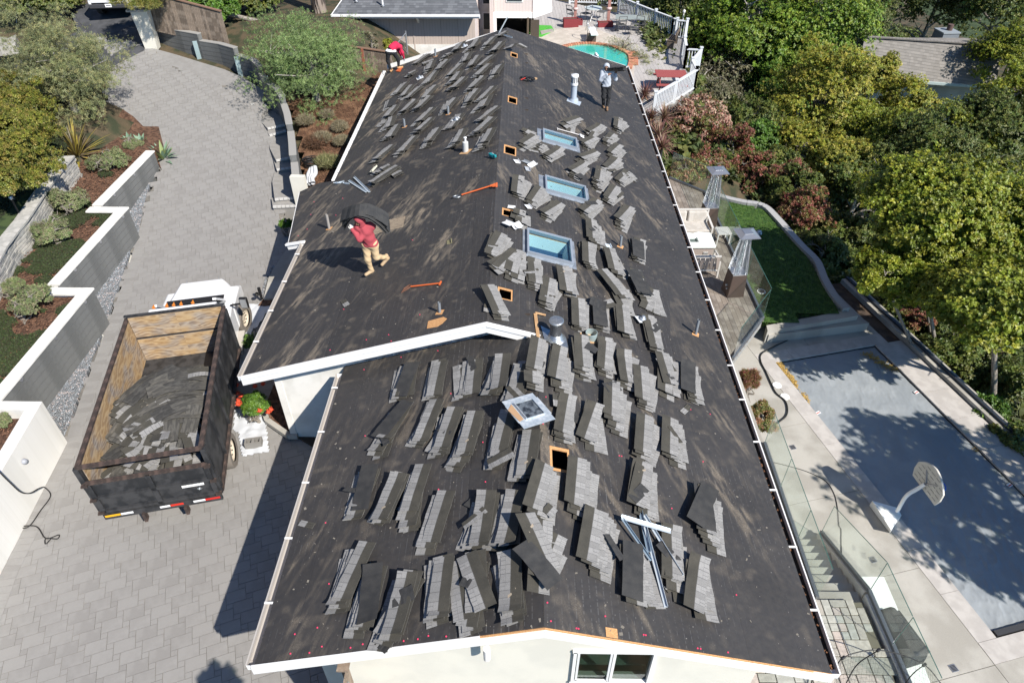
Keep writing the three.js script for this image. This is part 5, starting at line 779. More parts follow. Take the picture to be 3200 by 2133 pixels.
{ // pool terrace in concrete panels around the pool
  const outer = [[4.2,-17.4],[4.2,-2.5]], far = g(7,130,1300, YT), curbA = g(7,1010,1270, YT), curbB = g(11,1250,85, YT), curbC = g(11,2230,1075, YT);
  const L = pA.distanceTo(pC), Wd = pA.distanceTo(pB), P = (s, t) => [pA.x + along.x * s + across.x * t, pA.z + along.z * s + across.z * t];
  const t = tag(new THREE.Group(), null, null, null, 'structure'); t.name = numbered('terrace'); scene.add(t);
  mesh(slab([P(-3.4,-4.5), P(-3.4, Wd + 1.55), P(L + 8, Wd + 1.55), P(L + 8,-9)], YT - 0.05,0.4,[[P(0,0), P(L, 0), P(L, Wd), P(0, Wd)]]), M.soil, 'base', t);
  const cw = 0.47, cut = [-3.2,-1.6,0,2.55,5.0,7.3, L + cw + 0.01, L + 3, L + 6], gp = 0.006;
  for (let i = 0; i + 1 < cut.length; i++) { const s0 = cut[i] + gp, s1 = cut[i + 1] - gp; const lim = (s) => -2.9 - Math.max(0, s - 1) * 0.35 - 0.0; mesh(slab([P(s0,-cw - gp), P(s1,-cw - gp), P(s1, lim(s1) - 1.2), P(s0, lim(s0) - 1.2)], YT - 0.004,0.1), M.concrete, 'panel', t); }
  for (const [a, b] of [[-3.2,-1.6],[-1.6,-cw]]) for (const [c, d] of [[-cw, 1.5],[1.5, Wd + cw]]) mesh(slab([P(a + gp, c + gp), P(b - gp, c + gp), P(b - gp, d - gp), P(a + gp, d - gp)], YT - 0.004,0.1), M.concrete, 'panel', t);
  for (const [a, b] of [[L + cw, L + 3],[L + 3, L + 6]]) for (const [c, d] of [[-cw, 1.5],[1.5, Wd + cw]]) mesh(slab([P(a + gp, c + gp), P(b - gp, c + gp), P(b - gp, d - gp), P(a + gp, d - gp)], YT - 0.004,0.1), M.concrete, 'panel', t);
  const n = 8; for (let i = 0; i < n; i++) { const s0 = i * L / n + 0.004, s1 = (i + 1) * L / n - 0.004; mesh(slab([P(s0,-cw), P(s1,-cw), P(s1,0), P(s0,0)], YT + 0.004,0.1), M.coping, 'coping_stone', t); mesh(slab([P(s0, Wd), P(s1, Wd), P(s1, Wd + 0.95), P(s0, Wd + 0.95)], YT + 0.004,0.1), M.coping, 'coping_stone', t); }
  for (let i = 0; i < 4; i++) { const c0 = -cw + i * (Wd + 2 * cw) / 4 + 0.004, c1 = -cw + (i + 1) * (Wd + 2 * cw) / 4 - 0.004; mesh(slab([P(-cw, c0), P(-0.004, c0), P(-0.004, c1), P(-cw, c1)], YT + 0.004,0.1), M.coping, 'coping_stone', t); mesh(slab([P(L + 0.004, c0), P(L + cw, c0), P(L + cw, c1), P(L + 0.004, c1)], YT + 0.004,0.1), M.coping, 'coping_stone', t); }
  ground(slab([P(-3.4, Wd + 1.0), P(L + 8, Wd + 1.0), P(L + 8, Wd + 1.4), P(-3.4, Wd + 1.4)], YT + 0.12,1.2), M.concrete, 'parapet');
  mesh([bar(V(P(-3.4, Wd + 1.2)[0], YT + 0.16, P(-3.4, Wd + 1.2)[1]), V(P(L + 8, Wd + 1.2)[0], YT + 0.16, P(L + 8, Wd + 1.2)[1]), 0.09,0.08)], mat(0.06,0.07,0.085,0.4, { metalness: 0.5 }), 'glass_channel', t);
  // pool shell and its wrinkled cover
  const pool = thing('swimming_pool', 'rectangular swimming pool closed by a wrinkled grey-blue cover', 'swimming pool');
  mesh([bar(V(P(0,0)[0] + across.x * -0.02, YT - 0.55, P(0,0)[1]), V(P(L, 0)[0], YT - 0.55, P(L, 0)[1]), 0.06,1), bar(V(P(0, Wd)[0], YT - 0.55, P(0, Wd)[1]), V(P(L, Wd)[0], YT - 0.55, P(L, Wd)[1]), 0.06,1), bar(V(P(0,0)[0], YT - 0.55, P(0,0)[1]), V(P(0, Wd)[0], YT - 0.55, P(0, Wd)[1]), 0.06,1), bar(V(P(L, 0)[0], YT - 0.55, P(L, 0)[1]), V(P(L, Wd)[0], YT - 0.55, P(L, Wd)[1]), 0.06,1)], M.black, 'pool_wall', pool);
  const nx = 150, nz = 360, pos = [], uv = [], idx = [];
  for (let j = 0; j <= nz; j++) for (let i = 0; i <= nx; i++) { const s = 0.03 + (L - 0.2) * j / nz, w = 0.03 + (Wd - 0.06) * i / nx, q = P(s, w), wr = 0.5 + 0.5 * sst(4,8, s); const ridge = 1 - Math.abs(2 * fbm(q[0] * 2.6 + 70, q[1] * 1.5 + 70,110,3) - 1), fine = 1 - Math.abs(2 * fbm(q[0] * 7 + 70, q[1] * 4.5 + 70,111,2) - 1); pos.push(q[0], YT - 0.075 + wr * (0.022 * Math.pow(ridge, 3) + 0.012 * Math.pow(fine, 2)) + 0.01 * Math.exp(-Math.pow((w - 2.2 + (s - 7) * 0.4) / 0.05,2)) * sst(6,7, s), q[1]); uv.push(q[0], q[1]); }
  for (let j = 0; j < nz; j++) for (let i = 0; i < nx; i++) { const a = j * (nx + 1) + i; idx.push(a, a + nx + 1, a + 1, a + 1, a + nx + 1, a + nx + 2); }
  const q = new THREE.BufferGeometry(); q.setAttribute('position', new THREE.Float32BufferAttribute(pos, 3)); q.setAttribute('uv', new THREE.Float32BufferAttribute(uv, 2)); q.setIndex(idx); q.computeVertexNormals();
  mesh(q, M.poolcover, 'pool_cover', pool);
  mesh([bar(V(P(L - 0.09,0.05)[0], YT - 0.03, P(L - 0.09,0.05)[1]), V(P(L - 0.09, Wd)[0], YT - 0.03, P(L - 0.09, Wd)[1]), 0.12,0.09)], mat(0.05,0.05,0.052,0.35), 'cover_bar', pool);
  for (const [k, x, y] of [[11,540,627],[11,1343,460],[11,2105,1218]]) { const c = g(k, x, y, YT - 0.05), lb = mesh(rbox(0.15,0.006,0.1,0.003, c.x, YT - 0.035, c.z, 0.5), mat(0.8,0.8,0.8,0.5), 'warning_label', pool); mesh(box(0.12,0.003,0.03, c.x, YT - 0.03, c.z + 0.01,0.5), mat(0.6,0.06,0.03,0.5), 'red_stripe', lb); }
  // leaves blown along the cover's edge
  const r = rng(112), lv = []; const leafAt = (c, sp, n2) => { for (let i = 0; i < n2; i++) { const gs = () => (r() + r() + r() - 1.5) / 1.5; lv.push(new THREE.PlaneGeometry(rr(0.03,0.07, r), rr(0.015,0.03, r)).rotateX(-1.57 + rr(-0.5,0.5, r)).rotateY(rr(0,6, r)).translate(c.x + gs() * sp[0], YT - 0.04 + rr(0,0.03, r), c.z + gs() * sp[1])); } };
  for (const [x, y, n2] of [[235,240,120],[270,290,120],[310,330,90],[340,370,90],[355,405,50],[420,485,60],[450,525,40]]) leafAt(g(11, x, y, YT - 0.04), [0.16,0.25], n2);
  for (const [x, y, n2] of [[950,150,60],[1000,180,80],[1060,215,80],[1110,245,70],[1160,270,50],[1850,930,20]]) leafAt(g(11, x, y, YT - 0.04), [0.28,0.14], n2);
  tag(mesh(lv, mat(0.42,0.27,0.07,0.8, { side: THREE.DoubleSide }), 'fallen_leaves'), 'yellow dry leaves gathered along the left and far edges of the pool cover', 'fallen leaves', null, 'stuff');
}
{ // lawn with its kerb, steps down to the terrace
  const kerb = [[6,1660,140],[6,1760,172],[6,1930,208],[7,40,215],[7,110,240],[7,210,335],[7,330,470],[7,425,575],[7,530,680],[7,600,840],[7,690,985],[7,775,1075]].map((q) => g(...q, YL + 0.12));
  const near = [[7,600,1128],[7,300,1180],[7,120,1218]].map((q) => xz(g(...q, YL)));
  ground(sheet(4.2,14,-31,-14,0.5, (x, z) => YL + 0.02 * fbm(x + 20, z + 60,113,3), (x, z) => inside([...kerb.map(xz), ...near, [4.3,-15.5],[4.3,-28]], x, z)), M.lawn, 'lawn');
  const r = rng(114), bl = new THREE.BufferGeometry(); bl.setAttribute('position', new THREE.Float32BufferAttribute([-0.006,0,0,0.006,0,0,0.004,0.05,0.012],3)); bl.computeVertexNormals();
  const poly = [...kerb.map(xz), ...near, [4.3,-15.5],[4.3,-28]], xs = poly.map((p) => p[0]), zs = poly.map((p) => p[1]), N = 60000, im = new THREE.InstancedMesh(bl, mat(0.05,0.115,0.012,0.6, { side: THREE.DoubleSide }), N), mm = new THREE.Matrix4(), e = new THREE.Euler(); let n = 0;
  while (n < N) { const x = rr(Math.min(...xs), Math.max(...xs), r), z = rr(Math.min(...zs), Math.max(...zs), r); if (!inside(poly, x, z)) continue; e.set(rr(-0.4,0.4, r), rr(0,6.3, r), rr(-0.4,0.4, r)); mm.makeRotationFromEuler(e).scale(V(rr(0.8,1.6, r), rr(0.6,1.3, r), 1)).setPosition(x, YL + 0.005, z); im.setMatrixAt(n, mm); im.setColorAt(n, new THREE.Color().setRGB(rr(0.6,1.5, r), rr(0.8,1.35, r), rr(0.6,1.2, r))); n++; }
  im.name = 'lawn_grass'; tag(im, 'short bright green grass of the curved lawn', 'grass', null, 'stuff'); scene.add(im);
  const c = new THREE.CatmullRomCurve3(kerb), nn = 40, b = []; for (let i = 0; i < nn; i++) b.push(bar(c.getPointAt(i / nn).add(V(0,-0.3,0)), c.getPointAt((i + 1) / nn).add(V(0,-0.3,0)), 0.26,0.6)); ground(b, mottled([0.25,0.25,0.26],[0.35,0.35,0.35],1.5,6,0.15,115), 'kerb');
  const st = [[[7,120,1218],[7,600,1128],[7,750,1090],[7,870,1140],[7,130,1262]],[[7,130,1262],[7,690,1150],[7,880,1145],[7,960,1200],[7,140,1300]]];
  const t = thing('garden_steps', 'two broad concrete steps from the lawn down to the pool terrace', 'steps'); st.forEach((s, i) => { const y = YL - 0.01 - 0.17 * i; mesh(slab(s.map((q) => xz(g(...q, y))), y, 0.5), M.concrete, 'tread', t); });
  const ball = g(6,2010,490, YL), tb = solo(new THREE.SphereGeometry(0.12,24,16), mottled([0.12,0.14,0.18],[0.5,0.55,0.6],0.6,5,0.1,116,0.5), 'ball', 'grey-blue ball lying on the lawn', 'ball'); tb.position.set(ball.x, YL + 0.14, ball.z);
  const d = g(6,2035,948, YL), dr = thing('lawn_drain', 'round white-rimmed drain set in the lawn', 'drain', V(d.x, YL + 0.03, d.z)); mesh(new THREE.TorusGeometry(0.13,0.018,8,28).rotateX(1.57), M.trim, 'rim', dr); mesh(new THREE.CylinderGeometry(0.12,0.12,0.02,24), mat(0.12,0.11,0.1,0.9), 'grate', dr);
}
// raised deck
const deckOut = [[4.25,-26.2],[5.3,-26.5], ...[[6,1300,45],[6,1555,140],[6,2040,1170],[6,1790,1490]].map((q) => xz(g(...q, YD)))], deckPoly = [[4.25, g(6,1285,25, YD).z - 1.0], xz(g(6,1285,20, YD)), xz(g(6,1575,138, YD)), xz(g(6,2050,1165, YD)), xz(g(6,1800,1500, YD)), [4.25, g(6,1800,1500, YD).z + 0.3]];
{
  const t = thing('wooden_deck', 'raised deck of weathered brown boards with glass rails', 'deck'), e0 = deckPoly[2], e1 = deckPoly[3];
  boards(deckPoly, YD, [e1[0] - e0[0], e1[1] - e0[1]],0.145,0.03, M.deckw, 'plank', t, 117);
  mesh(slab(deckPoly, YD - 0.04,0.3), mat(0.28,0.28,0.27,0.7), 'edge_beam', t);
  for (const [x, z] of [[e1[0] - 0.4, e1[1] - 0.3],[e0[0] - 0.4, e0[1] + 0.4],[(e0[0] + e1[0]) / 2 - 0.3, (e0[1] + e1[1]) / 2]]) mesh(box(0.18,1.5,0.18, x, -0.85, z), mat(0.28,0.28,0.27,0.7), 'post', t);
}
function glassRail(label, pts, h, gap = 0.02, split = []) {
  const t = thing('glass_rail', label, 'railing', V(0,0,0), 0, 'frameless glass railings');
  for (let i = 0; i + 1 < pts.length; i++) { const A = pts[i], B = pts[i + 1], n = split[i] ?? 1; mesh([bar(A.clone().add(V(0,0.04,0)), B.clone().add(V(0,0.04,0)), 0.07,0.09)], mat(0.25,0.26,0.27,0.35, { metalness: 0.7 }), 'base_channel', t);
    for (let k = 0; k < n; k++) { const a = A.clone().lerp(B, k / n), b = A.clone().lerp(B, (k + 1) / n), d = b.clone().sub(a).normalize(); a.addScaledVector(d, gap / 2); b.addScaledVector(d, -gap / 2); const up = V(0, h / 2 + 0.08,0), dir = b.clone().sub(a); const sh = new THREE.BufferGeometry(); const gl = slopedPane(a.clone().add(V(0,0.09,0)), b.clone().add(V(0,0.09,0)), h, 0.012); const pn = mesh(gl, pane, 'pane', t); mesh([bar(a.clone().add(V(0,0.09 + h, 0)), b.clone().add(V(0,0.09 + h, 0)), 0.013,0.008), bar(a.clone().add(V(0,0.09,0)), a.clone().add(V(0,0.09 + h, 0)), 0.013,0.006)], edgeGreen, 'glass_edge', pn); } }
  return t;
}
function slopedPane(a, b, h, th) { const d = b.clone().sub(a).setY(0).normalize(), n = V(-d.z, 0, d.x).multiplyScalar(th / 2), P = []; for (const s of [-1,1]) for (const [q, y] of [[a, 0],[b, 0],[b, h],[a, h]]) P.push(q.clone().addScaledVector(n, s).add(V(0, y, 0))); const f = [[0,3,2,1],[4,5,6,7],[0,1,5,4],[1,2,6,5],[2,3,7,6],[3,0,4,7]], pos = []; for (const [i, j, k, l] of f) for (const m of [i, j, k, i, k, l]) pos.push(P[m].x, P[m].y, P[m].z); const q = new THREE.BufferGeometry(); q.setAttribute('position', new THREE.Float32BufferAttribute(pos, 3)); q.computeVertexNormals(); return q; }
const dv = (p, y = YD) => V(p[0], y, p[1]);
glassRail('glass railing along the far and outer edges of the deck, past both patio heaters', [dv(deckPoly[1]), dv(deckPoly[2]), dv(deckPoly[3])],1.02,0.02,[2,4]);
glassRail('glass railing across the near slanted edge of the deck', [dv(deckPoly[3]).add(V(-0.03,0,0.04)), dv(deckPoly[4])],1.02);
// patio heaters
function heater(k, bx, by, tx, ty, label) {
  const b = g(k, bx, by, YD), t = thing('patio_heater', label, 'patio heater', b, 0.12, 'pyramid patio heaters on the deck'), bronze = mat(0.075,0.052,0.042,0.5), h0 = 0.78, h1 = 2.1, w0 = 0.24, w1 = 0.1;
  const fr = (a, b2, y0, y1) => { const q = flat(new THREE.CylinderGeometry(b2 * Math.SQRT2, a * Math.SQRT2, y1 - y0,4)).rotateY(Math.PI / 4).translate(0, (y0 + y1) / 2,0); return q; };
  for (let i = 0; i < 4; i++) { const pn = new THREE.PlaneGeometry(0.5, h0); const sh = new THREE.Shape([[-0.26,0],[0.26,0],[0.215, h0],[-0.215, h0]].map((p) => new THREE.Vector2(...p))); mesh(new THREE.ExtrudeGeometry(sh, { depth: 0.012, bevelEnabled: false }).rotateX(-0.055).translate(0,0,0.255).rotateY(i * Math.PI / 2), bronze, 'panel', t); }
  for (const [sx, sz] of [[1,1],[1,-1],[-1,1],[-1,-1]]) mesh(bar(V(sx * 0.215, h0, sz * 0.215), V(sx * w1, h1, sz * w1), 0.022,0.022), M.alu, 'frame_bar', t);
  const wires = [], n = 34; for (let i = 0; i < n; i++) { const f = (i + 0.5) / n, w = 0.21 + (w1 - 0.21) * f, y = h0 + (h1 - h0) * f; for (const q of [0,1,2,3]) { wires.push(box(w * 2,0.006,0.006).translate(0, y, w).rotateY(q * Math.PI / 2)); } } for (const q of [0,1,2,3]) for (const f of [-0.33,0.33]) { const b2 = bar(V(f * 0.4, h0,0.212), V(f * 0.2, h1, w1), 0.008,0.008); wires.push(b2.rotateY(q * Math.PI / 2)); } mesh(wires, M.steel, 'guard_mesh', t);
  mesh(rod(V(0, h0,0), V(0, h1,0), 0.055,0.05,16), new THREE.MeshPhysicalMaterial({ color: C(0.9,0.95,0.95), transmission: 0.9, thickness: 0, roughness: 0.1 }), 'glass_tube', t);
  mesh(fr(0.215,0.215, h0, h0 + 0.03), M.alu, 'collar', t);
  mesh([fr(0.3,0.13, h1 + 0.02, h1 + 0.09), box(0.61,0.02,0.61,0, h1 + 0.02,0), box(0.26,0.012,0.26,0, h1 + 0.094,0)], M.alu, 'hood', t);
  mesh([rbox(0.09,0.06,0.06,0.02,-0.27,0.35,0.05), rbox(0.05,0.05,0.05,0.015,-0.27,0.25,0.1)], M.galv, 'control', t);
}
heater(6,1800,950,1910,455, 'pyramid patio heater with a bronze base, nearer one beside the low sofa back'); heater(6,1590,400,1640,10, 'pyramid patio heater with a bronze base, farther one behind the cushioned sofa');
{ // furniture
  const fr = mat(0.55,0.53,0.5,0.5), cush = mottled([0.42,0.39,0.35],[0.48,0.45,0.41],0.6,6,0.15,119,0.9), tw = mat(0.32,0.27,0.24,0.8);
  const s = g(6,1610,520, YD), t = thing('patio_sofa', 'white framed sofa with beige cushions facing the fire table', 'sofa', V(s.x - 0.75, YD, s.z - 0.25), 0.02);
  mesh(rbox(1.42,0.16,0.72,0.05,0,0.36,0), cush, 'seat', t); for (const x of [-0.36,0.36]) mesh(rbox(0.68,0.42,0.17,0.06, x, 0.62,-0.28).rotateX(-0.12), cush, 'back_cushion', t);
  mesh([bar(V(-0.74,0.82,-0.42), V(0.74,0.82,-0.42), 0.05,0.05), bar(V(-0.74,0.26,0.38), V(0.74,0.26,0.38), 0.05,0.05), bar(V(-0.74,0.26,-0.4), V(0.74,0.26,-0.4), 0.05,0.05)], fr, 'frame', t);
  for (const x of [-0.74,0.74]) { mesh([bar(V(x, 0.6,-0.42), V(x, 0.56,0.4), 0.07,0.035)], fr, 'armrest', t); for (const z of [-0.42,0.38]) mesh(bar(V(x, 0, z), V(x, z < 0 ? 0.84 : 0.57, z), 0.05,0.05), fr, 'leg', t); }
  const c = g(6,1680,540, YD), st = thing('side_table', 'small square slatted side table between the sofa and the glass rail', 'side table', V(c.x + 0.1, YD, c.z + 0.0), 0.05); for (let i = 0; i < 6; i++) mesh(box(0.062,0.025,0.42,-0.17 + i * 0.068,0.46,0), fr, 'slat', st); mesh([box(0.46,0.04,0.03,0,0.455,0.225), box(0.46,0.04,0.03,0,0.455,-0.225), box(0.03,0.04,0.42,0.225,0.455,0), box(0.03,0.04,0.42,-0.225,0.455,0)], fr, 'frame', st); for (const x of [-0.21,0.21]) for (const z of [-0.21,0.21]) mesh(box(0.04,0.45,0.04, x, 0.225, z), fr, 'leg', st);
  const f = g(6,1600,660, YD), ft = thing('fire_table', 'brown fire table with a crumpled white cover pulled half off', 'fire table', V(f.x - 0.5, YD, f.z - 0.15), 0.03); mesh(rbox(1.1,0.5,0.8,0.02,0,0.25,0), tw, 'table_body', ft); mesh(box(0.5,0.03,0.34,-0.16,0.52,-0.04), mat(0.09,0.12,0.11,0.5), 'burner_tray', ft); mesh(rbox(0.16,0.1,0.03,0.01,0.3,0.3,0.405), M.galv, 'control', ft);
  const rim = new THREE.Shape([[-0.56,-0.42],[0.56,-0.42],[0.58,0.36],[0.2,0.43],[0,0.34],[-0.3,0.42],[-0.56,0.38]].map((p) => new THREE.Vector2(...p))); rim.holes.push(new THREE.Path([[-0.42,-0.22],[0.1,-0.22],[0.1,0.14],[-0.42,0.14]].map((p) => new THREE.Vector2(...p)))); const rg = new THREE.ExtrudeGeometry(rim, { depth: 0.05, bevelEnabled: true, bevelSize: 0.03, bevelThickness: 0.03, bevelSegments: 3, curveSegments: 4 }).rotateX(-Math.PI / 2).translate(0,0.54,0); mesh(rg, mat(0.75,0.8,0.76,0.6), 'cover', ft);
  const b = g(6,1600,800, YD), bs = thing('patio_bench_sofa', 'low back-turned sofa of grey slats and frame nearer than the fire table', 'sofa', V(b.x - 0.42, YD, b.z - 0.1), 0.03); mesh(rbox(1.2,0.14,0.6,0.04,0,0.36,-0.1), cush, 'seat', bs); for (let i = 0; i < 8; i++) mesh(box(0.13,0.42,0.02,-0.56 + i * 0.16,0.56,0.3).rotateX(0.05), tw, 'slat', bs); mesh([bar(V(-0.66,0.8,0.3), V(0.66,0.8,0.3), 0.05,0.05), bar(V(-0.66,0.28,0.3), V(0.66,0.28,0.3), 0.05,0.05)], fr, 'frame', bs); for (const x of [-0.66,0.66]) { mesh(tube([V(x, 0.8,0.3), V(x, 0.66,0.1), V(x, 0.6,-0.35)],0.03,14,8), fr, 'armrest', bs); for (const z of [0.3,-0.35]) mesh(box(0.05,0.6,0.05, x, 0.3, z), fr, 'leg', bs); }
}
// hose, discs, drains on the terrace
solo(tube([[7,600,1135, YL - 0.1],[7,500,1180, YL - 0.15],[7,380,1250, YT + 0.2],[11,335,5, YT],[11,180,85, YT],[11,75,150, YT],[11,75,210, YT],[11,115,290, YT],[11,160,390, YT],[11,200,465, YT],[11,270,525, YT],[11,292,590, YT],[11,280,650, YT],[11,205,712, YT]].map(([k, x, y, h]) => g(k, x, y, h + 0.03)), 0.022,140,7), mat(0.022,0.022,0.02,0.5), 'garden_hose', 'black hose winding from the lawn steps along the pool terrace', 'hose');
solo(tube([[11,180,1030],[11,300,1060],[11,450,1105],[11,600,1180],[11,670,1280],[11,700,1400],[11,718,1560],[15,725,300],[15,730,430],[15,735,550]].map(([k, x, y]) => g(k, x, y, YT + 0.01)), 0.009,90,5), M.black, 'thin_cable', 'thin dark cable lying across the concrete from the stairs toward the hoop', 'cable');
[[205,402, 'white round skimmer lid on the terrace, farther one beside the hose'],[270,495, 'white round skimmer lid on the terrace, nearer one beside the hose']].forEach(([x, y, l]) => { const c = g(11, x, y, YT), t = thing('skimmer_lid', l, 'skimmer lid', V(c.x, YT + 0.012, c.z), 0, 'skimmer lids'); mesh(new THREE.CylinderGeometry(0.13,0.135,0.02,30), M.trim, 'lid', t); mesh([0,2,4].map((a) => new THREE.CylinderGeometry(0.01,0.01,0.006,8).translate(Math.cos(a) * 0.08,0.012, Math.sin(a) * 0.08)), M.black, 'finger_hole', t); });
[[11,335,907, 'square drain grate on the terrace level with the flowering shrub'],[15,990,562, 'square drain grate on the terrace beside the basketball hoop base'],[15,1648,1448, 'square drain grate on the terrace nearest the bottom edge']].forEach(([k, x, y, l]) => { const c = g(k, x, y, YT), t = thing('drain_grate', l, 'drain', V(c.x, YT + 0.002, c.z), 0.25, 'square drains in the terrace'); mesh(box(0.15,0.01,0.15), M.alu, 'rim', t); for (let i = 0; i < 5; i++) mesh(box(0.12,0.006,0.014,0,0.006,-0.05 + i * 0.025), M.rubber, 'grate_bar', t); });
// basketball hoop
{
  const z8 = (x, y) => [2700 + x * 300 / 1809,1420 + y * 260 / 1568], at = (x, y, h) => onY(z8(x, y), h);
  const t = thing('basketball_hoop', 'white poolside basketball hoop seen from behind, leaning over the cover', 'basketball hoop'), w = mat(0.8,0.8,0.78,0.45);
  const a = at(490,1480, YT), b = at(100,965, YT), c = at(640,1010, YT + 0.0), d = at(712,1150, YT); const cen = V(0,0,0);
  const topY = YT + 0.3, low = [a, b, at(300,930, YT), at(620,985, YT), d].map((p) => V(p.x, YT + 0.01, p.z));
  const front = at(165,870, topY), front2 = at(515,1420, topY), hi1 = at(625,1060, YT + 0.42), hi2 = at(690,1160, YT + 0.2), hi0 = at(600,990, YT + 0.2);
  const bg = new THREE.BufferGeometry(), PP = [a, b, c, d].map((p) => V(p.x, YT + 0.01, p.z)).concat([front2, front, hi0, hi2]), fc = [[0,1,5,4],[4,5,6,7],[1,2,6,5],[3,0,4,7],[2,3,7,6]], pos = []; for (const [i, j, k, l] of fc) for (const m of [i, j, k, i, k, l]) pos.push(PP[m].x, PP[m].y, PP[m].z); bg.setAttribute('position', new THREE.Float32BufferAttribute(pos, 3)); bg.computeVertexNormals(); w.side = THREE.DoubleSide; mesh(bg, w, 'base', t);
  const p0 = at(630,1070, YT + 0.3), bl = at(940,385,-0.25), br = at(1345,945,-0.25), bm = bl.clone().add(br).multiplyScalar(0.5), ux = br.clone().sub(bl).setY(0).normalize(), nrm = V(ux.z, 0,-ux.x); if (nrm.x < 0) nrm.negate();
  const hitch = bm.clone().addScaledVector(nrm, -0.06).add(V(0,0.22,0));
  mesh(tube([p0, p0.clone().lerp(hitch, 0.3).add(V(0,0.35,0)).addScaledVector(nrm, -0.08), p0.clone().lerp(hitch, 0.62).add(V(0,0.24,0)), hitch],0.045,30,12), w, 'pole', t);
  const BW = bl.distanceTo(br) / 2, sh = new THREE.Shape(); sh.moveTo(-BW, 0); sh.lineTo(BW, 0); sh.lineTo(BW * 1.13,0.2); sh.lineTo(BW * 1.1,0.42); sh.quadraticCurveTo(BW * 0.6,0.72,0,0.74); sh.quadraticCurveTo(-BW * 0.6,0.72,-BW * 1.1,0.42); sh.lineTo(-BW * 1.13,0.2); sh.closePath();
  const bd = new THREE.Group(); bd.name = 'backboard'; bd.matrix.makeBasis(ux, V(0,1,0), ux.clone().cross(V(0,1,0))).setPosition(bm); bd.matrix.decompose(bd.position, bd.quaternion, bd.scale); t.add(bd);
  const sgn = ux.clone().cross(V(0,1,0)).dot(nrm) > 0 ? 1 : -1;
  mesh(new THREE.ExtrudeGeometry(sh, { depth: 0.025, bevelEnabled: true, bevelSize: 0.012, bevelThickness: 0.012, bevelSegments: 2, curveSegments: 10 }).translate(0,0,-0.012), mottled([0.5,0.48,0.43],[0.56,0.535,0.48],0.5,5,0.08,120,0.6), 'board', bd);
  for (let j = 0; j < 5; j++) for (let i = 0; i < 5 - (j > 3 ? 2 : 0); i++) mesh(rbox(0.13,0.015,0.012,0.005,-BW * 0.8 + i * BW * 0.4 + (j > 3 ? 0.2 : 0) + (j % 2) * 0.04,0.1 + j * 0.125,-sgn * 0.026), mat(0.3,0.28,0.25,0.7), 'slot', bd);
  mesh([bar(V(0,0.22,-sgn * 0.05), V(-0.18,0.5,-sgn * 0.03), 0.03,0.03), bar(V(0,0.22,-sgn * 0.05), V(0.24,0.44,-sgn * 0.03), 0.03,0.03)], mat(0.4,0.38,0.36,0.6), 'brace', bd);
  const rm = mesh(new THREE.TorusGeometry(0.2,0.012,8,32).rotateX(Math.PI / 2).translate(0,0.14, sgn * 0.25), mat(0.02,0.12,0.6,0.4), 'rim', bd); mesh(Array.from({ length: 10 }, (_, i) => { const q = i * 0.628; return rod(V(Math.cos(q) * 0.2,0.14, sgn * 0.25 + Math.sin(q) * 0.2), V(Math.cos(q + 0.3) * 0.12,-0.2, sgn * 0.25 + Math.sin(q + 0.3) * 0.12), 0.004,0.004,4); }), mat(0.7,0.7,0.7), 'net', rm);
}
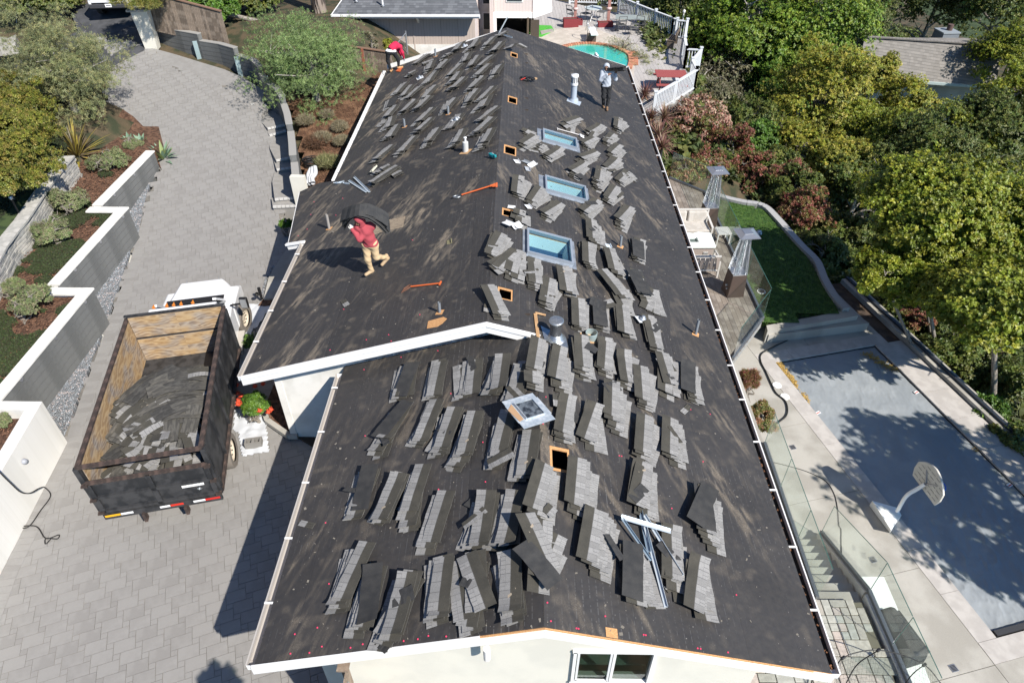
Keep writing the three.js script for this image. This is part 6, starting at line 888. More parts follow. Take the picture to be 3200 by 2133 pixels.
// walk along the house, patio of tumbled stones, stairs, grill counter
const railA = g(10,2060,880,0), railB = g(15,530,885,0);
ground(slab([[4.2,-14.4],[railA.x, -14.4],[railA.x, railA.z],[railB.x, railB.z],[railB.x + 0.0, railB.z + 0.1],[4.2, railB.z + 0.1]],0,2), M.concrete, 'walkway');
glassRail('long glass railing beside the right eave above the stairs', [railA.clone(), railB.clone()],1.0,0.02,[3]);
{
  const pl = [[3.95,-2.6],[3.95,-7.0], xz(g(15,500,905,0)), xz(g(15,905,905,0)), xz(g(15,990,1060,0)), xz(g(15,1180,1568,0)), [7.6,-2.6]], t = tag(new THREE.Group(), null, null, null, 'structure'), r = rng(121); t.name = numbered('patio'); scene.add(t); mesh(slab(pl, -0.03,2), mat(0.15,0.14,0.105,0.95), 'sand_bed', t);
  const ms = [[0.32,0.3,0.26],[0.38,0.33,0.29],[0.27,0.27,0.23],[0.34,0.34,0.3],[0.4,0.37,0.32]].map((c, i) => mottled(c, c.map((v) => v * 1.22), 0.35,5,0.3,122 + i, 0.85, {}, 128)), w = 0.165, x0 = 3.95, z0 = -7.6, nx = 26, nz = 32, takenM = new Set(), sizes = [[2,1],[1,1],[2,2],[1,2],[1,1],[3,2],[2,1]], key = (i, j) => i * 1000 + j;
  for (let j = 0; j < nz; j++) for (let i = 0; i < nx; i++) { if (takenM.has(key(i, j))) continue; let [a, b] = sizes[Math.floor(r() * 7)]; const fits = (a2, b2) => { for (let q = 0; q < a2; q++) for (let s = 0; s < b2; s++) if (takenM.has(key(i + q, j + s)) || i + q >= nx) return false; return true; }; if (!fits(a, b)) { a = b = 1; } for (let q = 0; q < a; q++) for (let s = 0; s < b; s++) takenM.add(key(i + q, j + s)); const cx = x0 + (i + a / 2) * w, cz = z0 + (j + b / 2) * w; if (!inside(pl, cx, cz)) continue; const o = mesh(rbox(a * w - 0.014,0.05, b * w - 0.014,0.012), ms[Math.floor(r() * 5)], 'stone', t); o.position.set(cx, -0.02 + rr(-0.003,0.003, r), cz); o.rotation.y = rr(-0.015,0.015, r); }
  const s = thing('outdoor_stairs', 'concrete stairs going down from the patio to the pool terrace', 'stairs'), P0 = g(15,545,900,0), P1 = g(15,900,900,0), Q0 = g(15,400,350, YT), Q1 = g(15,525,350, YT), N = 9;
  const M2 = P1.clone().sub(P0), wv = V(1,0,0);
  for (let i = 0; i < N; i++) { const f0 = i / N, f1 = (i + 1) / N, y = YT * (i + 0.5) / (N) - 0.06, a = P0.clone().lerp(Q0, f0), b = P1.clone().lerp(Q1, f0), c = P1.clone().lerp(Q1, f1), d = P0.clone().lerp(Q0, f1); const xr = Math.max(b.x, c.x); mesh(slab([[a.x - 0.05, a.z],[b.x + 0.05, b.z],[b.x + 0.05, d.z - 0.004],[a.x - 0.05, d.z - 0.004]], y, 1.9 + y), M.concrete, 'tread', s); }
  const wallTop = [g(15,540,345, YT + 0.14), g(15,925,825,0.08)], t1 = wallTop[0], t2 = wallTop[1];
  { const th = 0.14, pos = [], A = t1, B = t2, P = [V(A.x, YT - 0.1, A.z), V(B.x, YT - 0.1, B.z), B.clone(), A.clone()], qq = (P2) => { for (const [i, j, k] of [[0,1,2],[0,2,3]]) pos.push(...P2[i].toArray(), ...P2[j].toArray(), ...P2[k].toArray()); }, off = P.map((p) => p.clone().add(V(th, 0,0))); qq(P); qq([off[1], off[0], off[3], off[2]]); qq([P[3], P[2], off[2], off[3]]); qq([P[0], P[3], off[3], off[0]]); const q = new THREE.BufferGeometry(); q.setAttribute('position', new THREE.Float32BufferAttribute(pos, 3)); q.computeVertexNormals(); const mw = M.white.clone(); mw.side = THREE.DoubleSide; mesh(q, mw, 'side_wall', s); }
  const e2 = g(15,1245,1568,0.05); ground(bar(V(t2.x + 0.07,-0.75, t2.z + 0.03), V(e2.x + 0.07,-0.75, e2.z + 0.4), 0.14,1.6), M.white, 'retaining_kerb');
  glassRail('glass railing along the stair wall and patio edge in front of the grill counter', [t1.clone().add(V(0.07,0,0)), t2.clone().add(V(0.07,0,0)), V(e2.x + 0.07,0.06, e2.z + 0.4)],0.98,0.02,[1,2]);
  // gate of glass at the foot of the long rail
  const ct = thing('grill_counter', 'long white plastered counter on the terrace behind the patio glass', 'counter'), cp = [[15,850,700],[15,1080,702],[15,1222,1030],[15,1395,1390],[15,1470,1600],[15,1260,1600],[15,1090,1190],[15,940,840]].map((q) => xz(g(...q, -0.55))); mesh(slab(cp, -0.55,0.05), mat(0.74,0.76,0.72,0.5), 'counter_top', ct); mesh(slab(cp.map(([x, z]) => [x - 0.01, z]), -0.605,0.9), M.white, 'counter_base', ct);
  const gc = g(15,1215,1215,-0.5), cv = mat(0.028,0.03,0.032,0.75), gt = thing('covered_grill', 'grill under a black fitted cover standing on the white counter', 'grill', V(gc.x - 0.13,-0.55, gc.z + 0.02), 0.28);
  const body = new RoundedBoxGeometry(0.55,0.42,1.05,6,0.12), bp = body.attributes.position; for (let i = 0; i < bp.count; i++) { const y = bp.getY(i), k = 1 + 0.16 * (0.21 - y) / 0.42 + 0.02 * Math.sin(bp.getZ(i) * 17); bp.setX(i, bp.getX(i) * k + 0.012 * Math.sin(bp.getZ(i) * 23)); bp.setZ(i, bp.getZ(i) * (1 + 0.05 * (0.21 - y) / 0.42)); } body.computeVertexNormals(); mesh(body.translate(0,0.21,0), cv, 'cover', gt); mesh(rbox(0.1,0.05,0.9,0.02,0.34,0.24,0), cv, 'cover_handle_bulge', gt);
}
{ // pop-up net with bent black rods
  const t = thing('sports_net', 'black mesh net on bent rods folded by the bottom right corner of the house', 'net'), pts = [[15,690,1430,0.6],[15,745,1362,0.8],[15,1035,1300,0.8],[15,1410,1420,0.7],[15,1560,1590,0.5]].map(([k, x, y, h]) => g(k, x, y, h));
  mesh(tube(pts, 0.01,60,6), M.black, 'rod', t); const low = [[15,480,1590,0.05],[15,520,1480,0.1],[15,700,1430,0.6]].map(([k, x, y, h]) => g(k, x, y, h)); mesh(tube(low, 0.01,30,6), M.black, 'rod', t); mesh(tube([[15,760,1590,0.05],[15,860,1420,0.4],[15,1035,1300,0.8]].map(([k, x, y, h]) => g(k, x, y, h)), 0.011,40,6), M.black, 'rod', t); mesh(tube([[15,1240,1590,0.1],[15,1320,1490,0.4],[15,1410,1420,0.7]].map(([k, x, y, h]) => g(k, x, y, h)), 0.01,30,6), M.black, 'rod', t);
  for (const p of [pts[1], pts[2], pts[3]]) mesh(rbox(0.09,0.05,0.05,0.015, p.x, p.y, p.z, 0.5), M.black, 'joint', t);
  const nt = [], c = new THREE.CatmullRomCurve3(pts); for (let i = 0; i <= 46; i++) { const a = c.getPoint(i / 46), b = V(a.x - 0.25,0.02, a.z + 0.9 + 0.2 * Math.sin(i)); nt.push(rod(a, b, 0.0013,0.0013,3)); } for (let j = 1; j < 16; j++) { let prev = null; for (let i = 0; i <= 23; i++) { const a = c.getPoint(i / 23), q = a.clone().lerp(V(a.x - 0.25,0.02, a.z + 0.9), j / 16); if (prev) nt.push(rod(prev, q, 0.0013,0.0013,3)); prev = q; } } mesh(nt, M.black, 'mesh_net', t);
}
{ // weathered gate beside the front wall
  const b = onZ(Q(13,700,1400), -4.75), t = thing('wooden_gate', 'weathered wooden gate standing against the left end of the front wall', 'gate', V(b.x, 0,-4.72), 0.0), wd = mottled([0.2,0.15,0.11],[0.32,0.25,0.19],0.5,5,0.4,130); mesh(box(0.09, b.y + 0.02,0.09,0, b.y / 2,-0.05), wd, 'post', t); mesh(box(0.18,0.03,0.2,0.04, b.y + 0.02,0.02), wd, 'cap', t); for (let i = 0; i < 5; i++) mesh(box(0.02, b.y - 0.15,0.13,0.07, b.y / 2,0.1 + i * 0.14), wd, 'board', t); mesh(box(0.03,0.04,0.1,0.09, b.y - 0.25,0.2), M.galv, 'latch', t);
}
// ---------------------------------------------------------------- the neighbour's place beyond the far gable
const YN = 0.9, YK = 0.55;
M.siding = new THREE.MeshStandardMaterial({ map: tex(512,256, (x, y) => { const s = (x * 10) % 1; const k = s < 0.08 ? 0.72 : 1; const n = 0.94 + 0.12 * fbm(x * 30, y * 3,140,3); return [0.46 * k * n, 0.385 * k * n, 0.335 * k * n]; }, 1.5), roughness: 0.85 });
M.sidingPale = new THREE.MeshStandardMaterial({ map: tex(512,256, (x, y) => { const s = (x * 10) % 1; const k = s < 0.08 ? 0.78 : 1; return [0.62 * k, 0.53 * k, 0.49 * k]; }, 1.8), roughness: 0.85 });
const compMap = (a, b, seed, w) => tex(512,512, (x, y) => { const row = Math.floor(y * 14), f = y * 14 - row, t = Math.floor(x * 11 + 0.5 * (row % 2) + hash(row, 1, seed)), h = hash(t, row, seed + 3), k = (f < 0.14 ? 0.55 : 1) * (0.85 + 0.3 * hash(Math.floor(x * 512), Math.floor(y * 512), seed)); return mix(a, b, h).map((v) => v * k); }, w);
M.compGrey = new THREE.MeshStandardMaterial({ map: compMap([0.085,0.09,0.1],[0.15,0.157,0.17],141,2.8), roughness: 0.9 });
M.compTan = new THREE.MeshStandardMaterial({ map: compMap([0.185,0.172,0.155],[0.25,0.232,0.21],142,2.8), roughness: 0.9 });
{
  const zN = g(1,1120,430, YN).z, h = thing('neighbour_garage', 'pink-beige sided garage with a grey shingle roof and white eaves beyond the far gable', 'garage');
  const at = (x, y) => onZ(Q(1, x, y), zN), L = at(825,430), Rr = at(1785,300), ey = at(1200,125).y + 0.02, xl = at(800,135).x, xr = at(1785,140).x;
  const n = 7; for (let i = 0; i < n; i++) { const a = xl + (xr - xl) * i / n, b = xl + (xr - xl) * (i + 1) / n; mesh(box(b - a - 0.01, ey - YN - 0.45,0.12, (a + b) / 2, (ey + YN + 0.45) / 2, zN - 0.06), M.siding, 'wall_panel', h); }
  mesh(box(0.07, ey - YN, 0.03, at(1290,300).x, (ey + YN) / 2, zN + 0.012), M.siding, 'batten', h);
  mesh(box(xr - xl, 0.55,0.16, (xl + xr) / 2, YN + 0.17, zN - 0.055), M.white, 'plinth', h);
  mesh(box(0.12, ey - YN, 6, xl + 0.06, (ey + YN) / 2, zN - 3.1), M.siding, 'wall', h); mesh(box(0.12, ey - YN, 6, xr - 0.06, (ey + YN) / 2, zN - 3.1), M.sidingPale, 'wall', h);
  const zE = zN + 0.75, eL = onZ(Q(1,612,118), zE), eR = onZ(Q(1,1830,130), zE), rise = 0.34, dp = 7.5;
  const roofPts = [[eL.x, zE],[eR.x, zE],[eR.x - 1.6, zE - dp],[eL.x + 2.2, zE - dp]]; mesh(slab(roofPts, (x, z) => eL.y + (zE - z) * rise, 0.06), M.compGrey, 'roof', h);
  mesh(bar(V(eL.x, eL.y - 0.08, zE + 0.03), V(eR.x, eR.y - 0.02, zE + 0.03), 0.05,0.17), M.trim, 'fascia', h); mesh(bar(V(eL.x, eL.y - 0.02, zE + 0.1), V(eR.x, eR.y + 0.04, zE + 0.1), 0.12,0.09), M.trim, 'gutter', h);
  mesh(bar(V(eL.x + 0.02, eL.y - 0.08, zE), V(eL.x + 2.2, eL.y + dp * rise - 0.08, zE - dp), 0.05,0.17), M.trim, 'fascia', h);
  for (const x of [xl + 0.35, (xl + xr) / 2 + 0.2]) mesh(bar(V(x, ey - 0.35, zN), V(x, eL.y - 0.02, zE), 0.09,0.09), M.trim, 'eave_bracket', h);
  for (const [x, y, hh] of [[1035,50,0.6],[820,15,0.3]]) { const p = onF(Q(1, x, y), (X, Z) => eL.y + (zE - Z) * rise); mesh(rod(V(p.x, p.y - 0.1, p.z), V(p.x, p.y + hh, p.z), 0.05), M.metalw, 'vent_pipe', h); mesh(lathe([[0.12,0],[0.06,0.06],[0.05,0.06]]).translate(p.x, p.y + 0.02, p.z), M.galv, 'flashing', h); }
  ground(slab([[xl - 4.2, zN + 0.5],[xl, zN + 0.5],[xl, zN - 9],[xl - 4.2, zN - 9]], YN + 0.3,0.5), M.asphalt, 'neighbour_drive');
  ground(slab([[xl - 8.5, zN - 5],[xl - 1.5, zN - 4],[xl - 3, zN - 26],[xl - 6, zN - 26]], YN + 1.2,0.6), M.concrete, 'neighbour_path');
  // taller wing with a box bay on a white beam
  const w = thing('neighbour_house', 'taller pinkish neighbour house with a jutting bay on a white beam and a dark carport', 'house'), zW = zN - 3.4, bL = onZ(Q(1,1945,140), zW), bR = onZ(Q(2,315,95), zW - 1.4), cR = onZ(Q(2,160,148), zW);
  mesh(box(cR.x - bL.x, 2.6,3, (bL.x + cR.x) / 2, bL.y + 1.55, zW - 1.5), M.sidingPale, 'wall', w); mesh(box(cR.x - bL.x + 0.08,0.3,3.02, (bL.x + cR.x) / 2, bL.y + 0.12, zW - 1.47), M.trim, 'beam', w);
  { const a = V(cR.x, bL.y, zW), b = bR.clone(); mesh(bar(V(a.x, bL.y + 1.55, a.z), V(b.x, bL.y + 1.55, b.z), 0.15,2.6), M.sidingPale, 'wall', w); mesh(bar(V(a.x, bL.y + 0.12, a.z + 0.02), V(b.x, bL.y + 0.12, b.z + 0.02), 0.2,0.3), M.trim, 'beam', w); }
  const wl = onZ(Q(1,1850,260), zW); mesh(box(0.2,6.5,4, bL.x - 0.12,2.6, zW - 1.2), M.sidingPale, 'wall', w); mesh(box(bL.x - wl.x + 0.5,6.5,0.15, (bL.x + wl.x) / 2 - 0.2,2.6, zW - 0.8), M.white, 'wall', w); mesh(box(0.22, bL.y - 0.5,0.22, bL.x + 0.02, (bL.y + 0.5) / 2, zW + 0.02), M.trim, 'post', w);
  for (const [x, y0] of [[-0.62, bL.y + 0.6],[-0.62, bL.y - 0.8]]) { const wi = mesh(box(0.5,1.0,0.04, bL.x - 0.45, y0 + 0.4, zW - 0.7), M.trim, 'window', w); mesh(box(0.4,0.88,0.02, bL.x - 0.45, y0 + 0.4, zW - 0.672), mat(0.05,0.06,0.065,0.1), 'pane', wi); }
  { const x = onZ(Q(1,2110,5), zW).x, wi = mesh(box(0.95,0.7,0.04, x, onZ(Q(1,2110,12), zW).y + 0.32, zW + 0.02), M.trim, 'window', w); mesh(box(0.85,0.6,0.02, x, onZ(Q(1,2110,12), zW).y + 0.32, zW + 0.045), mat(0.05,0.06,0.065,0.1), 'pane', wi); }
  mesh([box(cR.x - bL.x, bL.y - 0.3,0.1, (bL.x + cR.x) / 2, bL.y / 2, zW - 3.2), box(0.1, bL.y - 0.3,3, cR.x + 0.1, bL.y / 2, zW - 2.8)], mat(0.03,0.025,0.02,0.9), 'carport_back', w); mesh(bar(V(cR.x - 0.2,0.3, zW), V(cR.x - 0.2, bL.y, zW), 0.12,0.12), mat(0.1,0.075,0.05,0.9), 'post', w); mesh(box(0.5,1.2,0.08, cR.x + 0.2,1.1, zW - 0.05), mat(0.07,0.055,0.04,0.9), 'board_fence', w);
  // chain link gate against the garage
  const gp = onZ(Q(1,1240,470), zN + 1.2), gt = thing('chain_gate', 'grey chain-link gate leaf on a tall steel post in front of the garage', 'gate', V(gp.x, YN - 0.1, gp.z)), top = onZ(Q(1,1243,235), zN + 1.2).y - YN; mesh(rod(V(0,0,0), V(0, top, 0), 0.045), M.alu, 'post', gt); mesh([rod(V(0, top - 0.1,0), V(-0.75, top * 0.55,1.6), 0.02), rod(V(0,0.15,0), V(-0.75,0.1,1.6), 0.02), rod(V(-0.75,0.05,1.6), V(-0.75, top * 0.55,1.6), 0.025)], M.alu, 'frame', gt); const ml = []; for (let i = 0; i < 26; i++) { const f = i / 26, q = V(-0.75 * f, 0.1,1.6 * f), tp = V(-0.75 * f, (top - 0.1) * (1 - f) + top * 0.55 * f, 1.6 * f); ml.push(rod(q, tp, 0.004,0.004,3)); } for (let j = 0; j < 22; j++) { const f = j / 22; ml.push(rod(V(0,0.1 + (top - 0.2) * f, 0), V(-0.75,0.1 + (top * 0.55 - 0.1) * f, 1.6), 0.004,0.004,3)); } mesh(ml, M.alu, 'mesh_net', gt);
  const bn = g(1,935,475, YN - 0.1), bt = thing('wheelie_bin', 'dark green wheeled bin behind the wooden fence', 'bin', V(bn.x, YN - 0.3, bn.z)), bm = mat(0.012,0.028,0.024,0.5); mesh(flat(new THREE.CylinderGeometry(0.42,0.34,0.95,4)).rotateY(Math.PI / 4).translate(0,0.5,0), bm, 'bin_body', bt); mesh(rbox(0.66,0.08,0.68,0.03,0,1.0,0.02), bm, 'lid', bt); mesh(rod(V(-0.28,1.0,-0.36), V(0.28,1.0,-0.36), 0.02), bm, 'handle', bt);
  const sp = g(1,850,425, YN), ht = thing('hose_reel', 'pale hose reel by the left corner of the garage', 'hose reel', V(sp.x, YN, sp.z)); mesh(new THREE.TorusGeometry(0.2,0.06,8,20).translate(0,0.35,0), mat(0.55,0.55,0.55), 'hose', ht); mesh([bar(V(-0.16,0,0.1), V(-0.16,0.5,0), 0.03,0.03), bar(V(0.16,0,0.1), V(0.16,0.5,0), 0.03,0.03)], M.alu, 'stand', ht);
}
const fenceWood = [0,1,2].map((i) => mottled([0.11 + 0.02 * i, 0.085 + 0.015 * i, 0.065 + 0.01 * i],[0.2 + 0.03 * i, 0.16 + 0.022 * i, 0.125 + 0.016 * i],0.6,4,0.4,145 + i, 0.9, {}, 128));
function boardFence(label, A, B, h0, h1, n, seed, cap = true) {
  const t = thing('board_fence', label, 'fence'), r = rng(seed), d = B.clone().sub(A), dir = d.clone().normalize();
  for (let i = 0; i < n; i++) { const f0 = i / n, f1 = (i + 1) / n, a = A.clone().lerp(B, f0), b = A.clone().lerp(B, f1), h = h0 + (h1 - h0) * f0; a.addScaledVector(dir, 0.004); b.addScaledVector(dir, -0.004); const m0 = a.clone().add(b).multiplyScalar(0.5); const q = box(a.distanceTo(b), h, 0.022 + r() * 0.008,0, h / 2,0).rotateY(Math.atan2(-dir.z, dir.x)).translate(m0.x, m0.y, m0.z); mesh(q, fenceWood[Math.floor(r() * 3)], 'board', t); }
  if (cap) mesh(bar(A.clone().add(V(0, h0 + 0.03,0)), B.clone().add(V(0, h1 + 0.03,0)), 0.14,0.045), mat(0.2,0.12,0.08,0.85), 'cap_rail', t); return t;
}
{ const a = g(1,905,700,1.1), b = g(1,1060,690,1.0), t = boardFence('weathered board fence between the olive tree and the far roof corner', V(a.x - 1.6, a.y, a.z - 0.6), V(b.x + 0.4, b.y, b.z), 1.75,1.5,18,150); const p = V(a.x, 1.0, a.z - 0.02); mesh(box(0.1,1.85,0.1, p.x, 1.9, p.z + 0.03), mat(0.25,0.085,0.05,0.8), 'post', t); }
{ const a = g(0,1215,240,3.3), b = g(0,1880,390,2.6); boardFence('tall shaded board fence behind the curved wall, vines hanging over it', a, b, 1.75,1.6,34,151); }
{ // road and the parked pickup
  ground(slab([g(0,860,395,3), g(0,1150,330,3), g(0,1190,60,3.6), g(0,1250,-120,4.4), g(0,480,-120,4.4), g(0,560,60,3.6), g(0,620,220,3.2), g(0,-60,420,3.0), g(0,-60,640,3.0), g(0,260,660,3.0), g(0,640,560,2.9)].map(xz), (x, z) => Math.max(2.2, drv(z)) + 0.02,0.3), M.asphalt, 'road');
  ground(slab([g(0,-60,300,3.1), g(0,70,330,3.1), g(0,130,290,3.15), g(0,130,380,3.1), g(0,0,400,3.1), g(0,-60,420,3.0)].map(xz), 3.2,0.4), M.concrete, 'pavement');
  const yR = 3.25, a = onY(Q(0,775,170), yR), b = onY(Q(0,1090,170), yR), t = thing('pickup_truck', 'white pickup parked on the shaded street, seen from its tailgate', 'pickup truck', V((a.x + b.x) / 2, drv(a.z) + 0.05, a.z), 0.12), W = 1.9, p = new THREE.MeshPhysicalMaterial({ color: C(0.75,0.75,0.76), roughness: 0.3, clearcoat: 0.6 });
  mesh(rbox(W - 0.28,0.62,0.08,0.03,0,1.02,-0.06), p, 'tailgate', t); mesh(rbox(0.24,0.1,0.03,0.015,0,1.24,-0.01), M.black, 'handle', t); mesh(new THREE.CylinderGeometry(0.1,0.1,0.02,20).rotateX(1.57).scale(1.3,0.7,1).translate(0,1.0,-0.01), mat(0.05,0.07,0.14,0.3), 'badge', t);
  for (const s of [-1,1]) { mesh(rbox(0.14,0.72,1.8,0.05, s * (W / 2 - 0.07), 1.0,-0.92), p, 'bed_side', t); mesh(rbox(0.16,0.42,0.06,0.02, s * (W / 2 - 0.1), 1.08,-0.02), mat(0.4,0.02,0.015,0.25), 'tail_light', t); mesh(rbox(0.1,0.7,1.9,0.04, s * (W / 2 - 0.06), 1.02,-2.8), p, 'door', t); for (const z of [-1.0,-4.1]) { const w = mesh(new THREE.CylinderGeometry(0.38,0.38,0.24,24).rotateZ(1.57).translate(s * (W / 2 - 0.14), 0.38, z), M.rubber, 'wheel', t); } }
  mesh([box(W - 0.2,0.06,1.8,0,0.72,-0.95), box(W - 0.1,0.4,5.0,0,0.62,-2.6)], M.black, 'chassis', t); mesh(rbox(W - 0.06,0.18,0.12,0.03,0,0.58,0.02), mat(0.05,0.05,0.055,0.4), 'bumper', t); { const cv = document.createElement('canvas'); cv.width = 128; cv.height = 64; const c = cv.getContext('2d'); c.fillStyle = '#e8e8e8'; c.fillRect(0,0,128,64); c.fillStyle = '#334'; c.fillRect(16,26,96,14); const ct = new THREE.CanvasTexture(cv); ct.colorSpace = THREE.SRGBColorSpace; mesh(new THREE.PlaneGeometry(0.3,0.15).translate(0,0.62,0.085), new THREE.MeshStandardMaterial({ map: ct }), 'licence_plate', t); }
  mesh(rbox(W - 0.1,0.62,1.9,0.12,0,1.62,-2.8), p, 'cab', t); mesh([box(W - 0.35,0.38,0.02,0,1.66,-1.84), box(0.02,0.36,1.4,-W / 2 + 0.04,1.64,-2.8), box(0.02,0.36,1.4, W / 2 - 0.04,1.64,-2.8)], mat(0.03,0.035,0.045,0.08), 'window', t); mesh(rbox(W - 0.1,0.5,1.5,0.12,0,1.0,-4.4), p, 'bonnet', t);
}
{ // utility pole with guys
  const b = g(0,360,290,2.2), t = thing('utility_pole', 'leaning grey wooden utility pole at the top left with two guy wires', 'utility pole'), tp = onZ(Q(0,240,-40), b.z - 0.2); const top = b.clone().lerp(tp, 1.6); mesh(rod(V(b.x, b.y - 1.2, b.z), top, 0.17,0.14,14), mottled([0.25,0.21,0.17],[0.38,0.33,0.27],0.5,5,0.4,152), 'pole', t); for (const [x0, y0, x1, y1] of [[130,320,135,-30],[205,190,182,-30]]) { const q = g(0, x0, y0,2.3), q2 = onZ(Q(0, x1, y1), q.z - 0.3); mesh(rod(q, q.clone().lerp(q2,1.4), 0.02,0.02,6), M.alu, 'guy_wire', t); }
}
{ // neighbour's deck, kidney pool and furniture
  const dk = (x, y, h = YK) => g(2, x, y, h), t = thing('neighbour_deck', 'pale grey boarded deck around the neighbour\'s kidney-shaped pool', 'deck'), pl = [[880,430],[960,520],[1000,860],[1160,940],[1440,760],[1500,640],[1420,560],[1390,470],[1425,310],[1290,285],[866,105],[470,20],[300,-10],[150,150],[180,260]].map(([x, y]) => xz(dk(x, y)));
  const wd = [0,1,2].map((i) => mottled([0.36 + 0.02 * i, 0.34 + 0.018 * i, 0.325 + 0.016 * i],[0.39 + 0.02 * i, 0.37 + 0.018 * i, 0.355 + 0.016 * i],1.6,4,0.05,153 + i, 0.85, {}, 128)), A = dk(1000,450), B = dk(1180,830);
  const inner = [[200,240],[440,232],[640,215],[900,320],[990,420],[1000,560],[980,700],[700,700],[300,500]].map(([x, y]) => xz(dk(x, y)));
  boards(pl, YK, [B.x - A.x, B.z - A.z],0.2,0.04, wd, 'plank', t, 156,5);
  mesh(slab(pl, YK - 0.05,2.2), mat(0.2,0.19,0.18,0.9), 'deck_skirt', t);
  const concr = mesh(slab([...inner, ...[[0,400]].map(([x, y]) => xz(dk(x, y)))], YK + 0.02,0.1), mottled([0.42,0.375,0.32],[0.5,0.45,0.39],2,6,0.2,157), 'pool_surround', t);
  const pool = thing('kidney_pool', 'turquoise kidney-shaped pool with a red brick rim', 'swimming pool'), arc = [[400,398],[480,374],[600,360],[700,366],[800,382],[880,412],[940,445],[955,500],[940,560]].map(([x, y]) => dk(x, y, YK + 0.03)), c = new THREE.CatmullRomCurve3(arc), ring = c.getPoints(40);
  const wt = new THREE.MeshPhysicalMaterial({ color: C(0.05,0.5,0.4), roughness: 0.06, clearcoat: 1 }); mesh(slab([...ring.map(xz), [ring[40].x - 1, ring[40].z + 4],[ring[0].x, ring[0].z + 4]], YK + 0.024,0.02), wt, 'water', pool);
  const N = 46, bm = [0,1,2].map((i) => mat(0.36 + 0.06 * i, 0.15 + 0.03 * i, 0.085 + 0.02 * i, 0.85)); for (let i = 0; i < N; i++) { const p = c.getPointAt((i + 0.5) / N), d = c.getTangentAt((i + 0.5) / N); const q = rbox(0.28,0.1, c.getLength() / N - 0.015,0.015).rotateY(Math.atan2(d.x, d.z)).translate(p.x + d.z * 0.12, YK + 0.06, p.z - d.x * 0.12); mesh(q, bm[i % 3], 'brick', pool); }
  for (let i = 0; i < 7; i++) { const p = dk(985,425 + i * 16, YK + 0.04); mesh(rbox(0.5,0.08,0.24,0.015, p.x + 0.05, YK + 0.05, p.z), bm[(i * 2) % 3], 'brick', pool); }
  const db = dk(640,330), bt = thing('diving_board', 'small white diving board on a dark stand at the neighbour\'s pool', 'diving board', V(db.x, YK, db.z), 0.05); mesh(rbox(0.42,0.06,1.6,0.02,0.1,0.55,0.1), M.trim, 'board', bt); mesh([box(0.5,0.5,0.3,0,0.25,0.4), box(0.12,0.5,0.12,0.2,0.25,-0.5)], mat(0.09,0.07,0.055,0.8), 'stand', bt); for (const x of [-0.22,0.3]) mesh(tube([V(x, 0,0.1), V(x, 1.0,0.1), V(x, 1.05,-0.3), V(x, 0.4,-0.6)],0.02,16,6), M.steel, 'handrail', bt);
  // pergola posts with red planters
  [[512,200,-20, 'red-brown pergola post nearer the neighbour house, with a round lamp collar'],[783,195,-20, 'red-brown pergola post farther right, beside the glass table']].forEach(([x, y, ty, l]) => { const b = dk(x, y), p = thing('pergola_post', l, 'post', b, 0, 'pergola posts on the neighbour deck'), top = onZ(Q(2, x + 5, ty), b.z).y - YK; mesh(box(0.17, top + 0.6,0.17,0, (top + 0.6) / 2,0), mat(0.35,0.17,0.14,0.8), 'shaft', p); mesh(lathe([[0.12,0],[0.17,0.05],[0.17,0.12],[0.1,0.16]],14).translate(0, top * 0.55,0), mat(0.55,0.4,0.38,0.7), 'lamp_collar', p); });
  [[478,218,0.9,0.5, 'red planter box nearest the turf'],[535,200,0.55,0.3, 'small red planter box at the foot of the nearer pergola post'],[760,215,0.9,0.28, 'low red planter box at the foot of the farther pergola post']].forEach(([x, y, w, h, l]) => { const b = dk(x, y), p = thing('planter_box', l, 'planter', V(b.x, YK, b.z), 0.1, 'red planters on the neighbour deck'), m = mat(0.2,0.025,0.03,0.7); for (const s of [-1,1]) { mesh(box(w, h, 0.03,0, h / 2, s * 0.2), m, 'board', p); mesh(box(0.03, h, 0.4, s * w / 2, h / 2,0), m, 'board', p); } mesh(box(w - 0.06,0.02,0.36,0, h - 0.06,0), M.soil, 'soil', p); });
  const steelDk = mat(0.1,0.1,0.1,0.6);
  const chair = (x, y, turn, label) => { const b = dk(x, y), p = thing('deck_chair', label, 'chair', V(b.x, YK, b.z), turn, 'dark metal chairs on the neighbour deck'); mesh(rbox(0.5,0.03,0.5,0.012,0,0.42,0), steelDk, 'seat', p); mesh([bar(V(-0.24,0.42,0.24), V(-0.24,0.95,0.34), 0.03,0.03), bar(V(0.24,0.42,0.24), V(0.24,0.95,0.34), 0.03,0.03), bar(V(-0.24,0.95,0.34), V(0.24,0.95,0.34), 0.03,0.03), bar(V(-0.24,0.7,0.29), V(0.24,0.7,0.29), 0.02,0.1)], steelDk, 'backrest', p); for (const a of [-0.23,0.23]) for (const q of [-0.23,0.23]) mesh(rod(V(a, 0, q), V(a, 0.42, q), 0.014,0.014,6), steelDk, 'leg', p); };
  chair(600,165,0.6, 'dark metal chair left of the round glass table'); chair(490,170,-0.8, 'dark metal chair by the nearer pergola post'); chair(730,150,2.6, 'dark metal chair half hidden behind the farther pergola post'); chair(885,260,0.2, 'dark metal chair at the near left of the dining table'); chair(985,285,0.1, 'dark metal chair at the near side of the dining table'); chair(1055,255,-0.5, 'dark metal chair at the right end of the dining table'); chair(900,190,3.0, 'dark metal chair behind the dining table on the left');
